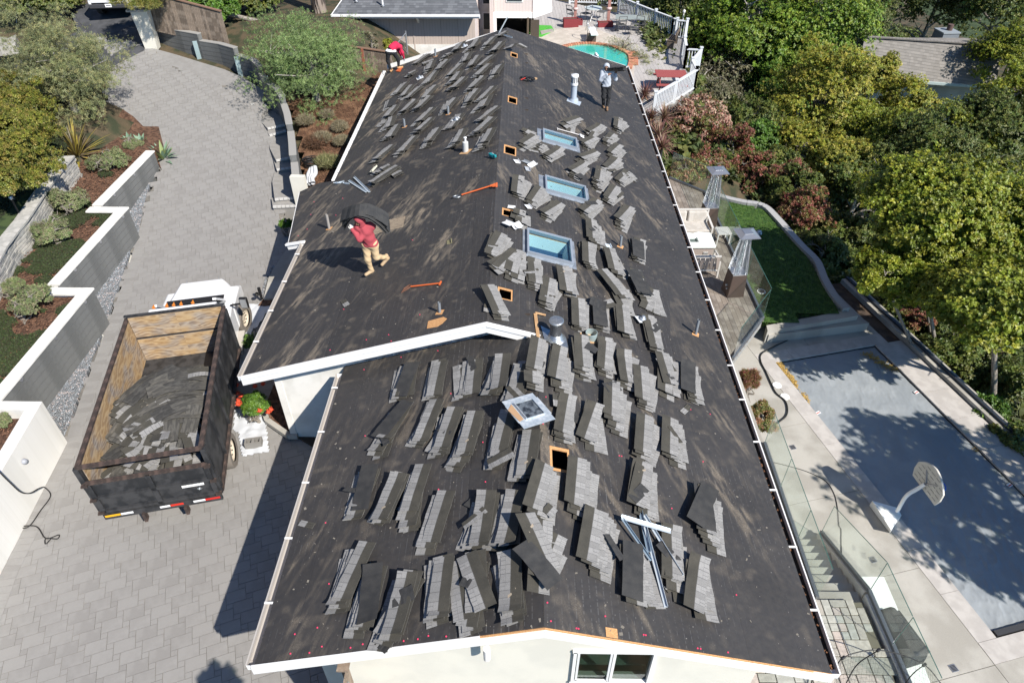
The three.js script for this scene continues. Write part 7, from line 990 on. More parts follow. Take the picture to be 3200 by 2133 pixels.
  { const b = dk(658,165), p = thing('round_table', 'round glass-topped table on a curved white pedestal', 'table', V(b.x, YK, b.z)); mesh(new THREE.CylinderGeometry(0.55,0.55,0.025,36).translate(0,0.74,0), mat(0.5,0.56,0.54,0.15), 'table_top', p); for (let i = 0; i < 3; i++) { const a = i * 2.1; mesh(tube([V(Math.cos(a) * 0.35,0, Math.sin(a) * 0.35), V(Math.cos(a) * 0.08,0.4, Math.sin(a) * 0.08), V(Math.cos(a) * 0.3,0.73, Math.sin(a) * 0.3)],0.022,16,6), M.metalw, 'leg', p); } }
  { const b = dk(965,250), p = thing('dining_table', 'long glass dining table on dark thin legs', 'table', V(b.x, YK, b.z), -0.12); mesh(box(1.9,0.025,1.0,0,0.74,-0.1), mat(0.3,0.33,0.29,0.15), 'table_top', p); for (const x of [-0.85,0.85]) for (const z of [-0.5,0.32]) mesh(rod(V(x, 0, z), V(x, 0.74, z), 0.02,0.02,6), steelDk, 'leg', p); }
  { const b = dk(1305,375), p = thing('deck_bench', 'dark slatted bench against the white railing', 'bench', V(b.x, YK, b.z), 1.2), m = mat(0.13,0.1,0.075,0.85); for (let i = 0; i < 4; i++) mesh(box(1.2,0.03,0.09,0,0.44,-0.17 + i * 0.11), m, 'slat', p); for (let i = 0; i < 3; i++) mesh(box(1.2,0.09,0.03,0,0.58 + i * 0.13,0.24), m, 'slat', p); for (const x of [-0.55,0.55]) mesh([box(0.06,0.44,0.4, x, 0.22,0), box(0.06,0.5,0.06, x, 0.68,0.26)], m, 'leg', p); }
  { const b = dk(1285,730), p = thing('picnic_table', 'red painted picnic table at the near corner of the neighbour deck', 'picnic table', V(b.x, YK, b.z - 0.1), -0.05), m = mat(0.3,0.07,0.065,0.7); for (let i = 0; i < 6; i++) mesh(box(1.5,0.04,0.155,0,0.74,-0.42 + i * 0.165), m, 'plank', p); for (const s of [-1,1]) { mesh(box(1.5,0.04,0.24,0,0.44, s * 0.75), m, 'bench_plank', p); mesh([bar(V(s * 0.55,0,0.6), V(s * 0.55,0.72,0.3), 0.05,0.1), bar(V(s * 0.55,0,-0.6), V(s * 0.55,0.72,-0.3), 0.05,0.1), bar(V(s * 0.55,0.42,-0.75), V(s * 0.55,0.42,0.75), 0.05,0.09)], m, 'leg', p); } }
  ground(slab([[150,210],[320,215],[345,255],[240,305],[200,300],[130,270]].map(([x, y]) => xz(dk(x, y))), YK + 0.06,0.05), mottled([0.05,0.3,0.03],[0.09,0.42,0.05],0.6,6,0.3,158), 'artificial_turf'); ground(slab([[230,262],[330,245],[345,262],[240,290]].map(([x, y]) => xz(dk(x, y))), YK + 0.085,0.05), M.concrete, 'stepping_path');
  // white balustrade
  const rail = (label, P, h = 1.0) => { const q = thing('deck_railing', label, 'railing', V(0,0,0), 0, 'white balustrades of the neighbour deck'), wm = mat(0.6,0.62,0.64,0.6); for (let i = 0; i + 1 < P.length; i++) { const a = dk(...P[i]), b = dk(...P[i + 1]), L = a.distanceTo(b), n = Math.max(2, Math.round(L / 0.16)); mesh(bar(a.clone().add(V(0, h, 0)), b.clone().add(V(0, h, 0)), 0.14,0.05), wm, 'handrail', q); mesh(bar(a.clone().add(V(0,0.12,0)), b.clone().add(V(0,0.12,0)), 0.05,0.08), wm, 'bottom_rail', q); for (let k = 1; k < n; k++) { const p = a.clone().lerp(b, k / n); mesh(box(0.045, h - 0.12,0.045, p.x, YK + h / 2 + 0.04, p.z), wm, 'baluster', q); } for (const p of i ? [b] : [a, b]) { mesh(box(0.12, h + 0.12,0.12, p.x, YK + (h + 0.1) / 2, p.z), wm, 'post', q); mesh(box(0.17,0.05,0.17, p.x, YK + h + 0.13, p.z), wm, 'post_cap', q); } } };
  rail('white balustrade along the far back edge of the neighbour deck', [[470,28],[866,112]].map(([x, y], i) => [x, i ? 40 : y])); rail('longest white balustrade slanting along the outer edge of the neighbour deck', [[866,108],[1010,172],[1160,236],[1300,292]]); rail('white balustrade stepping out around the bench corner', [[1300,292],[1330,312],[1412,318],[1390,470],[1405,560]]); rail('short white balustrade jogging out beyond the picnic table', [[1405,560],[1520,566],[1450,655],[1485,735]]); rail('near white balustrade running down toward the spiky plants', [[1485,735],[1320,840],[1150,945]]);
  const lp = dk(1388,215), lt = thing('deck_lamp', 'slim white lamp post rising from the balustrade corner', 'lamp post', lp), ltop = onZ(Q(2,1388,105), lp.z).y - YK; mesh(rod(V(0,0,0), V(0, ltop, 0), 0.04), M.trim, 'post', lt); mesh(lathe([[0.04,0],[0.09,0.04],[0.08,0.16],[0.02,0.2]],12).translate(0, ltop, 0), M.trim, 'lamp', lt);
}
{ // house among the trees
  const rA = g(3,925,302,-0.2), rB = g(3,2060,375,-0.2), eA = g(3,1130,610,-2.0), eB = g(3,1990,705,-2.0), t = thing('woodland_house', 'house with a tan shingle roof and pale lap siding half hidden by oaks', 'house');
  const dx = rB.clone().sub(rA), down = eB.clone().sub(rB), lft = rA.clone().add(down), q = [rA, rB, eB, lft], pos = [], nn = dx.clone().cross(down).normalize(); if (nn.y < 0) nn.negate(); const up = nn.clone().multiplyScalar(0.08), P = [...q, ...q.map((p) => p.clone().sub(up))]; const uv = []; const put = (i) => { const p = P[i]; pos.push(p.x, p.y, p.z); const v = p.clone().sub(rA); uv.push(v.dot(dx) / dx.length(), v.dot(down) / down.length()); }; for (const [i, j, k, l] of [[0,3,2,1],[4,5,6,7],[3,7,6,2],[0,4,7,3],[1,2,6,5],[0,1,5,4]]) for (const m of [i, j, k, i, k, l]) put(m); const bg = new THREE.BufferGeometry(); bg.setAttribute('position', new THREE.Float32BufferAttribute(pos, 3)); bg.setAttribute('uv', new THREE.Float32BufferAttribute(uv, 2)); bg.computeVertexNormals(); const cm = M.compTan.clone(); cm.side = THREE.DoubleSide; mesh(bg, cm, 'roof', t);
  mesh(bar(rA.clone().add(V(0,0.04,0)), rB.clone().add(V(0,0.04,0)), 0.3,0.06), M.compTan, 'ridge_cap', t); const back = V(-down.x, down.y, -down.z); const bp = [rA, rB, rB.clone().add(back), rA.clone().add(back)]; mesh(slab(bp.map(xz), (x, z) => rA.y - 0.35 * Math.max(0, rA.z - z) - 0.02,0.08), M.compTan, 'roof', t);
  mesh(bar(lft.clone().add(V(0,-0.06,0.06)), eB.clone().add(V(0,-0.06,0.06)), 0.14,0.14), mat(0.42,0.5,0.48,0.5), 'gutter', t);
  const u = dx.clone().normalize(), wm = mottled([0.4,0.38,0.33],[0.46,0.44,0.385],1.5,5,0.08,159); for (let i = 0; i < 17; i++) { const y = eA.y - 0.25 - i * 0.2; const a = lft.clone().addScaledVector(u, 0.5).add(V(0,0,-0.7)), b = eB.clone().add(V(0,0,-0.7)); a.y = b.y = y; mesh(bar(a, b, 0.05 + 0.0,0.2), wm, 'siding_board', t).rotation.set(0,0,0); mesh(bar(a.clone().add(V(0,-0.095,0.03)), b.clone().add(V(0,-0.095,0.03)), 0.025,0.02), wm, 'siding_lip', t); }
  { const p = onF(Q(3,1280,385), (x, z) => { const d = V(x - rA.x, 0, z - rA.z), m = d.dot(V(down.x, 0, down.z)) / (down.x ** 2 + down.z ** 2); return rA.y + m * down.y; }), sk = new THREE.Group(); sk.name = 'skylight'; sk.position.copy(p); sk.rotation.set(0.4,-0.05,0); t.add(sk); mesh([box(1.1,0.22,0.07,0,0.14,-0.7), box(1.1,0.22,0.07,0,0.14,0.7), box(0.07,0.22,1.4,-0.52,0.14,0), box(0.07,0.22,1.4,0.52,0.14,0)], M.alu, 'frame', sk); mesh(box(1.0,0.03,1.35,0,0.2,0), mat(0.22,0.18,0.16,0.15), 'pane', sk); mesh(box(1.25,0.02,0.2,0,0.05,0.8), M.trim, 'flashing', sk); }
  { const zc = rA.lerp(rB, 0.0).z - 1.3, tp = onZ(Q(3,1600,245), zc), c = new THREE.Group(); c.name = 'chimney'; c.position.set(tp.x, tp.y - 1.4, zc); t.add(c); mesh(flat(new THREE.CylinderGeometry(0.75,0.85,1.5,4)).rotateY(Math.PI / 4 + 0.1).translate(0,0.6,0), mat(0.16,0.18,0.2,0.8), 'stack', c); mesh(box(1.15,0.08,1.15,0,1.36,0,0.1), mat(0.25,0.28,0.3,0.6), 'cap', c); mesh(rod(V(0.1,1.38,0), V(0.1,1.75,0), 0.18), mat(0.1,0.06,0.05,0.8), 'flue', c); }
}
{ // hose coil and rolled plastic at the end of the curved wall
  const b = g(1,455,1345,0.7), t = thing('hose_coil', 'coil of black hose on the soil by the end of the curved wall', 'hose', b); for (let i = 0; i < 7; i++) mesh(new THREE.TorusGeometry(0.28 + 0.02 * (i % 3), 0.022,6,26).rotateX(1.5 + 0.12 * Math.sin(i * 3)).translate(0.04 * Math.sin(i), 0.03 + i * 0.035,0.05 * Math.cos(i * 2)), M.black, 'loop', t);
  const rl = thing('plastic_roll', 'crumpled blue-white plastic roll leaning by the curved wall end', 'plastic roll', V(0,0,0)), a = g(1,470,1400,0.8), c = g(1,440,1530,0.55), dd = a.clone().sub(c); for (let i = 0; i < 3; i++) mesh(tube([0,0.3,0.6,1].map((f) => c.clone().addScaledVector(dd, f).add(V(0.12 * i - 0.1 + 0.04 * Math.sin(f * 9 + i), 0.12 + 0.05 * i, 0.03 * i))), 0.085,20,9), plastic, 'sheet_fold', rl);
  const lg = thing('black_drain_pipe', 'black corrugated pipe lying on the bank by the fence', 'pipe'); mesh(tube([[1,780,690,1.3],[1,860,725,1.2],[1,985,765,1.1]].map(([k, x, y, h]) => g(k, x, y, h)), 0.11,40,10), M.black, 'pipe', lg);
}
// ---------------------------------------------------------------- the three roofers
function fieldMesh(bones, cen, half, res, k = 0.035, shape) {          // bones: [a, b, ra, rb]; smooth union meshed on a grid
  const mc = new MarchingCubes(res, M.black, false, false, 120000); mc.isolation = 0;
  const B = bones.map(([a, b, ra, rb]) => ({ a, d: b.clone().sub(a), ra, rb, l: Math.max(1e-6, b.distanceToSquared(a)) })), p = V(0,0,0), h = res / 2;
  for (let z = 0; z < res; z++) for (let y = 0; y < res; y++) for (let x = 0; x < res; x++) {
    const px = cen.x + (x - h) / h * half, py = cen.y + (y - h) / h * half, pz = cen.z + (z - h) / h * half; let s = 0, mn = 9;
    const ds = []; for (const o of B) { const ux = px - o.a.x, uy = py - o.a.y, uz = pz - o.a.z, t = Math.min(1, Math.max(0, (ux * o.d.x + uy * o.d.y + uz * o.d.z) / o.l)), dx = ux - o.d.x * t, dy = uy - o.d.y * t, dz = uz - o.d.z * t, d = Math.sqrt(dx * dx + dy * dy + dz * dz) - (o.ra + (o.rb - o.ra) * t); if (d < mn + 4 * k) ds.push(d); if (d < mn) mn = d; }
    for (const d of ds) s += Math.exp(-(d - mn) / k); let d = mn - k * Math.log(s || 1); if (shape) d = shape(d, px, py, pz); mc.field[x + y * res + z * res * res] = -d;
  }
  mc.update(); const n = mc.count, pos = new Float32Array(n * 3), nor = new Float32Array(n * 3);
  for (let i = 0; i < n; i++) { for (const [c, a] of [[0, 'x'],[1, 'y'],[2, 'z']]) pos[i * 3 + c] = mc.positionArray[i * 3 + c] * half + cen[a]; for (let c = 0; c < 3; c++) nor[i * 3 + c] = mc.normalArray[i * 3 + c]; }
  const q = new THREE.BufferGeometry(); q.setAttribute('position', new THREE.BufferAttribute(pos, 3)); q.setAttribute('normal', new THREE.BufferAttribute(nor, 3)); q.computeVertexNormals(); return q;
}
const folds = (amp, f = 26) => (d, x, y, z) => d + amp * Math.sin(y * f + 4 * Math.sin(x * 9) + z * 11) * Math.sin(x * 17 + y * 8);
// a half-closed hand along +x from the wrist, palm down
const handGeo = (() => { const b = [[V(0,0,0), V(0.03,0,0), 0.022,0.026]]; for (let i = 0; i < 4; i++) { const z = -0.03 + i * 0.02, L = [0.068,0.08,0.076,0.06][i]; b.push([V(0.02,0, z * 0.8), V(0.075,0.003, z), 0.017,0.012],[V(0.075,0.003, z), V(0.075 + L * 0.5,-0.006, z * 1.15), 0.0105,0.0095],[V(0.075 + L * 0.5,-0.006, z * 1.15), V(0.075 + L * 0.85,-0.034, z * 1.2), 0.0095,0.0075]); } b.push([V(0.02,-0.005,-0.03), V(0.055,-0.018,-0.062), 0.014,0.012],[V(0.055,-0.018,-0.062), V(0.09,-0.03,-0.07), 0.011,0.009]); return fieldMesh(b, V(0.07,-0.01,0), 0.12,60,0.004); })();
const headGeo = fieldMesh([[V(0,0.03,-0.015), V(0,0.05,0), 0.088,0.085],[V(0,-0.05,0.035), V(0,-0.03,0.04), 0.05,0.055],[V(0,0.012,0.085), V(0,-0.018,0.102), 0.012,0.017],[V(-0.022,-0.055,0.078), V(0.022,-0.055,0.078), 0.012,0.012],[V(0.085,0,-0.01), V(0.09,0.02,-0.015), 0.02,0.022],[V(-0.085,0,-0.01), V(-0.09,0.02,-0.015), 0.02,0.022],[V(0,-0.1,-0.02), V(0,-0.03,0), 0.05,0.055],[V(-0.035,0.03,0.077), V(0.035,0.03,0.077), 0.014,0.014]], V(0,-0.005,0.01), 0.17,62,0.01);
function person(label, pos, turn, P, look) {
  const t = thing('person', label, 'person', pos, turn), J = {}; for (const k in P.j) J[k] = V(...P.j[k]);
  const skin = mat(...look.skin, 0.55), c = V(0,0.9,0), half = 1.08, limb = (a, b, ra, rb) => [J[a], J[b], ra, rb], neck = J.neck, chest = J.chest, hip = J.hip;
  const torso = (g2) => [[hip, J.belly, 0.13 + g2,0.125 + g2],[J.belly, chest, 0.125 + g2,0.14 + g2],[chest, neck, 0.12 + g2,0.06 + g2 * 0.5],[J.shL, J.shR, 0.075 + g2,0.075 + g2],[J.hpL, J.hpR, 0.105 + g2 * 0.7,0.105 + g2 * 0.7]];
  const arm = (s, g2) => [limb('sh' + s, 'el' + s, 0.052 + g2,0.041 + g2), limb('el' + s, 'wr' + s, 0.041 + g2,0.029 + g2 * 0.8)], leg = (s, g2) => [limb('hp' + s, 'kn' + s, 0.088 + g2,0.056 + g2), limb('kn' + s, 'an' + s, 0.054 + g2,0.037 + g2 * 0.9)];
  mesh(fieldMesh([...torso(-0.02), ...arm('L', -0.004), ...arm('R', -0.004), ...leg('L', -0.008), ...leg('R', -0.008), [neck, J.head, 0.05,0.06]], c, half, 84,0.02), skin, 'body', t);
  const hm = new THREE.Group(); hm.name = 'head'; hm.position.copy(J.head); hm.rotation.set(...(P.headTurn ?? [0,0,0]), 'YXZ'); t.add(hm);
  mesh(headGeo, skin, 'face', hm);
  if (look.glasses) mesh([rbox(0.062,0.036,0.014,0.008,-0.034,0.022,0.096), rbox(0.062,0.036,0.014,0.008,0.034,0.022,0.096), box(0.012,0.008,0.1,0.085,0.028,0.05), box(0.012,0.008,0.1,-0.085,0.028,0.05)], mat(0.01,0.01,0.012,0.1), 'sunglasses', hm);
  else mesh([-1,1].map((s) => new THREE.SphereGeometry(0.012,10,8).translate(s * 0.033,0.016,0.079)), mat(0.06,0.04,0.03,0.3), 'eyes', hm);
  const top = mat(...look.top, 0.9), legM = mat(...look.legs, 0.9);
  mesh(fieldMesh([...torso(0.022), ...arm('L', 0.022), ...arm('R', 0.022)], c, half, 90,0.022, (d, x, y, z) => Math.max(folds(0.006)(d, x, y, z), P.hem ? P.hem(x, y, z) : hip.y - 0.06 - y)), top, look.hood ? 'hoodie' : 'shirt', t);
  if (look.hood) { const hq = fieldMesh([[V(0,0.035,-0.02), V(0,0.06,0.0), 0.112,0.105],[V(0,-0.08,-0.03), V(0,0.02,-0.03), 0.095,0.105],[V(0,-0.11,0.01), V(0,-0.09,0.0), 0.09,0.09]], V(0,0,0), 0.24,54,0.02, (d, x, y, z) => { const face = Math.hypot(x / 0.082, (y + 0.0) / 0.105) - 1; return Math.max(Math.max(d, -(d + 0.016)), z > 0.02 ? -Math.min(0.05, Math.max(-0.05, face * 0.08)) : -1); }); mesh(hq, top, 'hood', hm); }
  else mesh(fieldMesh([[V(0,0.045,-0.03), V(0,0.065,-0.005), 0.095,0.09],[V(0,0,-0.05), V(0,0.05,-0.03), 0.075,0.09]], V(0,0.02,-0.02), 0.16,40,0.01), mat(0.012,0.01,0.009,0.8), 'hair', hm);
  mesh(fieldMesh([[J.hpL, J.hpR, 0.118,0.118],[hip, J.belly.clone().lerp(hip, 0.6), 0.135,0.13], ...leg('L', 0.02), ...leg('R', 0.02)], c, half, 90,0.02, folds(0.006,31)), legM, 'trousers', t);
  for (const s of ['L', 'R']) { const a = J['an' + s], toe = J['to' + s], d = toe.clone().sub(a).setY(0).normalize(); mesh(fieldMesh([[a.clone().add(V(0,0.05,0)), a.clone().add(V(0,-0.02,0)), 0.05,0.048],[a.clone().addScaledVector(d, -0.03).add(V(0,-0.03,0)), toe, 0.045,0.042]], a.clone().lerp(toe, 0.5), 0.24,40,0.015), mat(...look.shoe, 0.8), 'boot', t); }
  for (const s of ['L', 'R']) { const w = J['wr' + s], dir = J['ha' + s].clone().sub(w).normalize(), o = mesh(handGeo, look.glove ? mat(...look.glove, 0.8) : skin, look.glove ? 'glove' : 'hand', t), z = dir.clone().cross(V(0,1,0)).normalize(); if (z.lengthSq() < 0.1) z.set(0,0,1); o.matrix.makeBasis(dir, z.clone().cross(dir), z).setPosition(w); o.matrix.decompose(o.position, o.quaternion, o.scale); if (s === 'L') o.scale.z = -1; }
  if (look.belt) mesh(fieldMesh([[J.hpL, J.hpR, 0.135,0.135],[hip, J.belly.clone().lerp(hip, 0.5), 0.142,0.138]], hip, 0.3,44,0.02, (d, x, y, z) => Math.max(d, P.belt(x, y, z))), mat(...look.belt, 0.8), 'undershirt', t);
  return t;
}
{ // maroon hoodie, tan trousers, bundle across the shoulders
  const b = ROOF.U.at([1163,856]);
  person('roofer in maroon hood and tan trousers carrying a bent shingle bundle across the bare slope', V(b.x, b.y + 0.015, b.z), -0.25, { j: { hip: [0.06,0.9,-0.02], belly: [0.05,1.05,0.0], chest: [0.02,1.27,0.03], neck: [-0.02,1.43,0.06], head: [-0.05,1.55,0.12], hpL: [-0.04,0.86,0.0], hpR: [0.14,0.86,-0.04], knL: [-0.04,0.46,0.05], anL: [-0.02,0.09,-0.02], toL: [-0.1,0.045,0.14], knR: [0.17,0.5,-0.03], anR: [0.27,0.3,-0.36], toR: [0.17,0.13,-0.26], shL: [-0.12,1.36,0.1], shR: [0.17,1.37,-0.02], elL: [-0.2,1.56,-0.14], wrL: [-0.16,1.74,-0.16], haL: [-0.05,1.75,-0.1], elR: [-0.05,1.13,0.24], wrR: [-0.24,1.32,0.18], haR: [-0.28,1.42,0.12] }, headTurn: [0.35,-0.55,0] }, { skin: [0.25,0.13,0.08], top: [0.36,0.055,0.07], legs: [0.52,0.38,0.22], shoe: [0.42,0.3,0.18], hood: true, glove: [0.6,0.58,0.54] });
  const bd = thing('shingle_bundle', 'arched bundle of dark shingles across the shoulders of the maroon-hooded roofer', 'shingle bundle', V(b.x, b.y, b.z), -0.12);
  for (let i = 0; i < 9; i++) { const geo = shingleGeo(200 + i, 1.0 + 0.16 * (8 - i), 0.02,-0.05 - (i < 3 ? 0.12 : 0), 1.06); const o = mesh(geo, M.shDark, 'shingle', bd); o.position.set(-0.02 + 0.035 * Math.sin(i * 2.1), 1.40 + i * 0.019 - 0.045 * (8 - i) * 0.16,-0.12 + 0.012 * Math.cos(i * 3)); o.rotation.set(0.42 + 0.05 * Math.sin(i * 4), 0.1 + 0.11 * Math.sin(i * 2.3), -0.05 + 0.04 * Math.cos(i * 3)); }
}
{ // grey hoodie on the far right slope
  const b = ROOF.R.at([1893,340]);
  person('roofer in grey hood and dark glasses carrying a bundle on one shoulder', V(b.x - 0.03, b.y + 0.01, b.z), 0.05, { j: { hip: [-0.02,0.92,0], belly: [-0.03,1.06,0.0], chest: [-0.03,1.27,0.0], neck: [-0.05,1.42,0.02], head: [-0.09,1.54,0.05], hpL: [-0.11,0.87,0], hpR: [0.08,0.87,0], knL: [-0.1,0.48,0.04], anL: [-0.06,0.13,-0.1], toL: [-0.05,0.07,0.06], knR: [0.1,0.47,0.05], anR: [0.06,0.09,0.06], toR: [0.05,0.04,0.24], shL: [-0.21,1.36,0], shR: [0.17,1.36,0], elL: [-0.27,1.12,0.12], wrL: [-0.06,1.33,0.22], haL: [0.06,1.4,0.2], elR: [0.29,1.12,0.05], wrR: [0.26,1.33,0.14], haR: [0.27,1.42,0.12] }, headTurn: [0.12,-0.1,-0.08] }, { skin: [0.3,0.16,0.1], top: [0.42,0.45,0.5], legs: [0.02,0.02,0.022], shoe: [0.2,0.12,0.065], hood: true, glasses: true });
  const bd = thing('shingle_bundle', 'flat bundle of dark shingles on the shoulder of the grey-hooded roofer', 'shingle bundle', V(b.x, b.y, b.z), -0.35);
  for (let i = 0; i < 7; i++) { const o = mesh(strips[i % 6], M.shDark, 'shingle', bd); o.position.set(0.28 + 0.02 * Math.sin(i * 2), 1.46 + i * 0.021,0.02 + 0.01 * Math.cos(i)); o.rotation.set(-0.2,0.02 * Math.sin(i * 5), 0.1 + 0.012 * i); o.scale.set(0.62,1.4,1); }
}
{ // red shirt, bent over at the far corner
  const b = ROOF.U.at([1222,224]);
  person('roofer in red shirt and black trousers bending over the far left roof corner', V(b.x + 0.05, b.y + 0.01, b.z), 0.15, { j: { hip: [0.02,0.9,0.08], belly: [0.1,1.0,0.0], chest: [0.26,1.05,-0.16], neck: [0.38,1.0,-0.3], head: [0.47,0.93,-0.38], hpL: [-0.08,0.86,0.1], hpR: [0.14,0.86,0.06], knL: [-0.14,0.48,0.04], anL: [-0.05,0.09,0.06], toL: [0.0,0.045,-0.1], knR: [0.32,0.5,0.0], anR: [0.3,0.2,0.02], toR: [0.46,0.16,-0.04], shL: [0.2,1.04,-0.32], shR: [0.44,1.0,-0.14], elL: [0.34,0.78,-0.42], wrL: [0.44,0.56,-0.36], haL: [0.5,0.46,-0.34], elR: [0.52,0.74,-0.12], wrR: [0.56,0.5,-0.2], haR: [0.57,0.4,-0.22] }, headTurn: [1.1,2.2,0], hem: (x, y, z) => -((x - 0.02) * 0.75 - (z - 0.08) * 0.6 + (y - 0.9) * 0.5) + 0.03, belt: (x, y, z) => Math.abs((y - 0.94) + (x - 0.02) * 0.15) - 0.045 }, { skin: [0.28,0.15,0.09], top: [0.5,0.015,0.06], legs: [0.012,0.013,0.016], shoe: [0.45,0.26,0.12], belt: [0.7,0.7,0.7], glove: [0.4,0.4,0.42] });
  const q = stripPts('U', 1,[[1140,585],[1180,545],[1200,548],[1175,590]]), o = solo(slab(q, (x) => yUp(x) + 0.03,0.015), orange, 'orange_scraper', 'orange tool blade under the hands of the red-shirted roofer', 'tool');
}
// ---------------------------------------------------------------- plants
function leafTuft(n, len, wid, spread, seed, curl = 0.2) {      // a sprig of n leaves, each a folded blade
  const r = rng(seed), pos = [], idx = [];
  for (let i = 0; i < n; i++) { const a = i * 2.4 + rr(-0.3,0.3, r), el = rr(spread[0], spread[1], r), L = len * rr(0.7,1.2, r), d = V(Math.cos(a) * Math.cos(el), Math.sin(el), Math.sin(a) * Math.cos(el)), s = V(-Math.sin(a), 0, Math.cos(a)), o = V(0, rr(0, len * 0.5, r), 0), k = pos.length / 3, m = o.clone().addScaledVector(d, L * 0.5).add(V(0, curl * L * 0.3,0)), t = o.clone().addScaledVector(d, L).add(V(0,-curl * L * 0.3,0)); for (const p of [o, m.clone().addScaledVector(s, wid / 2), m.clone().addScaledVector(s, -wid / 2), t]) pos.push(p.x, p.y, p.z); idx.push(k, k + 1, k + 2, k + 1, k + 3, k + 2); }
  const q = new THREE.BufferGeometry(); q.setAttribute('position', new THREE.Float32BufferAttribute(pos, 3)); q.setIndex(idx); const f = q.toNonIndexed(); f.computeVertexNormals(); return f;
}
const TUFT = { oak: [1,2,3].map((s) => leafTuft(9,0.13,0.075,[-0.2,1.2], s)), olive: [4,5].map((s) => leafTuft(9,0.16,0.024,[0.2,1.35], s)), small: [6,7].map((s) => leafTuft(9,0.07,0.035,[-0.1,1.3], s)), photinia: [8,9].map((s) => leafTuft(8,0.13,0.05,[0.0,1.2], s)), needle: [10].map((s) => leafTuft(14,0.2,0.016,[-0.3,1.3], s)), grass: [11,12].map((s) => leafTuft(10,0.2,0.012,[0.5,1.5], s, 0.1)) };
const leafMat = (rough = 0.6) => new THREE.MeshPhysicalMaterial({ color: C(1,1,1), roughness: rough, side: THREE.DoubleSide, transmission: 0.38, thickness: 0, specularIntensity: 0.7 });
const leafM = leafMat(0.5), leafSoft = leafMat(0.75);
const UP = V(0,1,0);
// foliage gathered in clumps through an uneven crown; colours: list of linear rgb
function foliage(list, geo, m, name, parent, colours, seed, size = 1) {
  const r = rng(seed), im = new THREE.InstancedMesh(geo, m, list.length), q = new THREE.Quaternion(), q2 = new THREE.Quaternion(), mm = new THREE.Matrix4(), c = new THREE.Color();
  list.forEach(([p, n, s, tone], i) => { q.setFromUnitVectors(UP, n); q2.setFromAxisAngle(UP, rr(0,6.28, r)); q.multiply(q2); const k = size * s * rr(0.75,1.25, r); mm.compose(p, q, V(k, k, k)); im.setMatrixAt(i, mm); const a = colours[Math.floor(r() * colours.length)], b = colours[Math.floor(r() * colours.length)], f = r(), v = rr(0.75,1.25, r) * tone; c.setRGB((a[0] + (b[0] - a[0]) * f) * v, (a[1] + (b[1] - a[1]) * f) * v, (a[2] + (b[2] - a[2]) * f) * v); im.setColorAt(i, c); });
  im.castShadow = im.receiveShadow = true; im.name = name; if (parent !== scene) im.userData.kind = 'stuff'; parent.add(im); return im;
}
function clumps(rx, ry, rz, nClump, per, cr, seed, o = {}) {
  const r = rng(seed), out = [], low = o.low ?? -0.55;
  for (let c = 0; c < nClump; c++) {
    let u = rr(low, 1, r), a = rr(0,6.2832, r), w = Math.sqrt(Math.max(0,1 - u * u)), rad = rr(o.inner ?? 0.55,1.02, r) * (1 + 0.36 * (fbm(a * 1.2 + seed, u * 2 + seed, seed, 2) - 0.5) * 2); const C0 = V(Math.cos(a) * w * rx * rad, u * ry * rad, Math.sin(a) * w * rz * rad), size = cr * rr(0.65,1.35, r), tone = rr(0.8,1.2, r), outw = C0.clone().normalize();
    for (let i = 0; i < per; i++) { const v = rr(-0.35,1, r), b = rr(0,6.2832, r), ww = Math.sqrt(1 - v * v), d = V(Math.cos(b) * ww, v * 0.85, Math.sin(b) * ww), p = C0.clone().addScaledVector(d, size * Math.pow(r(), 0.4)); if (o.cut && o.cut(p)) continue; const n = d.clone().multiplyScalar(0.6).addScaledVector(outw, 0.5).addScaledVector(UP, o.lift ?? 0.75).add(V(rr(-0.5,0.5, r), rr(-0.3,0.3, r), rr(-0.5,0.5, r))).normalize(); out.push([p, n, 1, tone]); }
  }
  return out;
}
const bark = mottled([0.14,0.12,0.1],[0.3,0.27,0.23],0.6,6,0.4,180,0.95), barkPale = mottled([0.22,0.2,0.18],[0.42,0.39,0.35],0.6,6,0.4,181,0.95);
function trunkGeo(base, top, rad, limbs, spread, seed, rise = 0.5, from = 0.35) {
  const r = rng(seed), q = [], c = [base, base.clone().lerp(top, 0.4).add(V(rr(-0.15,0.15, r), 0, rr(-0.15,0.15, r))), top], cv = new THREE.CatmullRomCurve3(c), n = 8;
  for (let i = 0; i < n; i++) q.push(rod(cv.getPoint(i / n), cv.getPoint((i + 1) / n), rad * (1 - 0.6 * i / n), rad * (1 - 0.6 * (i + 1) / n), 10));
  for (let i = 0; i < limbs; i++) { const f = rr(from, 1, r), s = cv.getPoint(f), a = rr(0,6.28, r), e = s.clone().add(V(Math.cos(a) * spread * rr(0.5,1, r), spread * rise * rr(0.3,1.2, r), Math.sin(a) * spread * rr(0.5,1, r))), m = s.clone().lerp(e, 0.5).add(V(rr(-0.2,0.2, r), rr(0,0.3, r), rr(-0.2,0.2, r))), b = new THREE.CatmullRomCurve3([s, m, e]); for (let k = 0; k < 5; k++) q.push(rod(b.getPoint(k / 5), b.getPoint((k + 1) / 5), rad * 0.42 * (1 - 0.16 * k), rad * 0.42 * (1 - 0.16 * (k + 1)), 6)); for (let t = 0; t < 3; t++) { const s2 = b.getPoint(rr(0.4,1, r)), e2 = s2.clone().add(V(rr(-1,1, r), rr(0,0.8, r), rr(-1,1, r)).multiplyScalar(spread * 0.4)); q.push(rod(s2, e2, rad * 0.14, rad * 0.05,5)); } }
  return q;
}
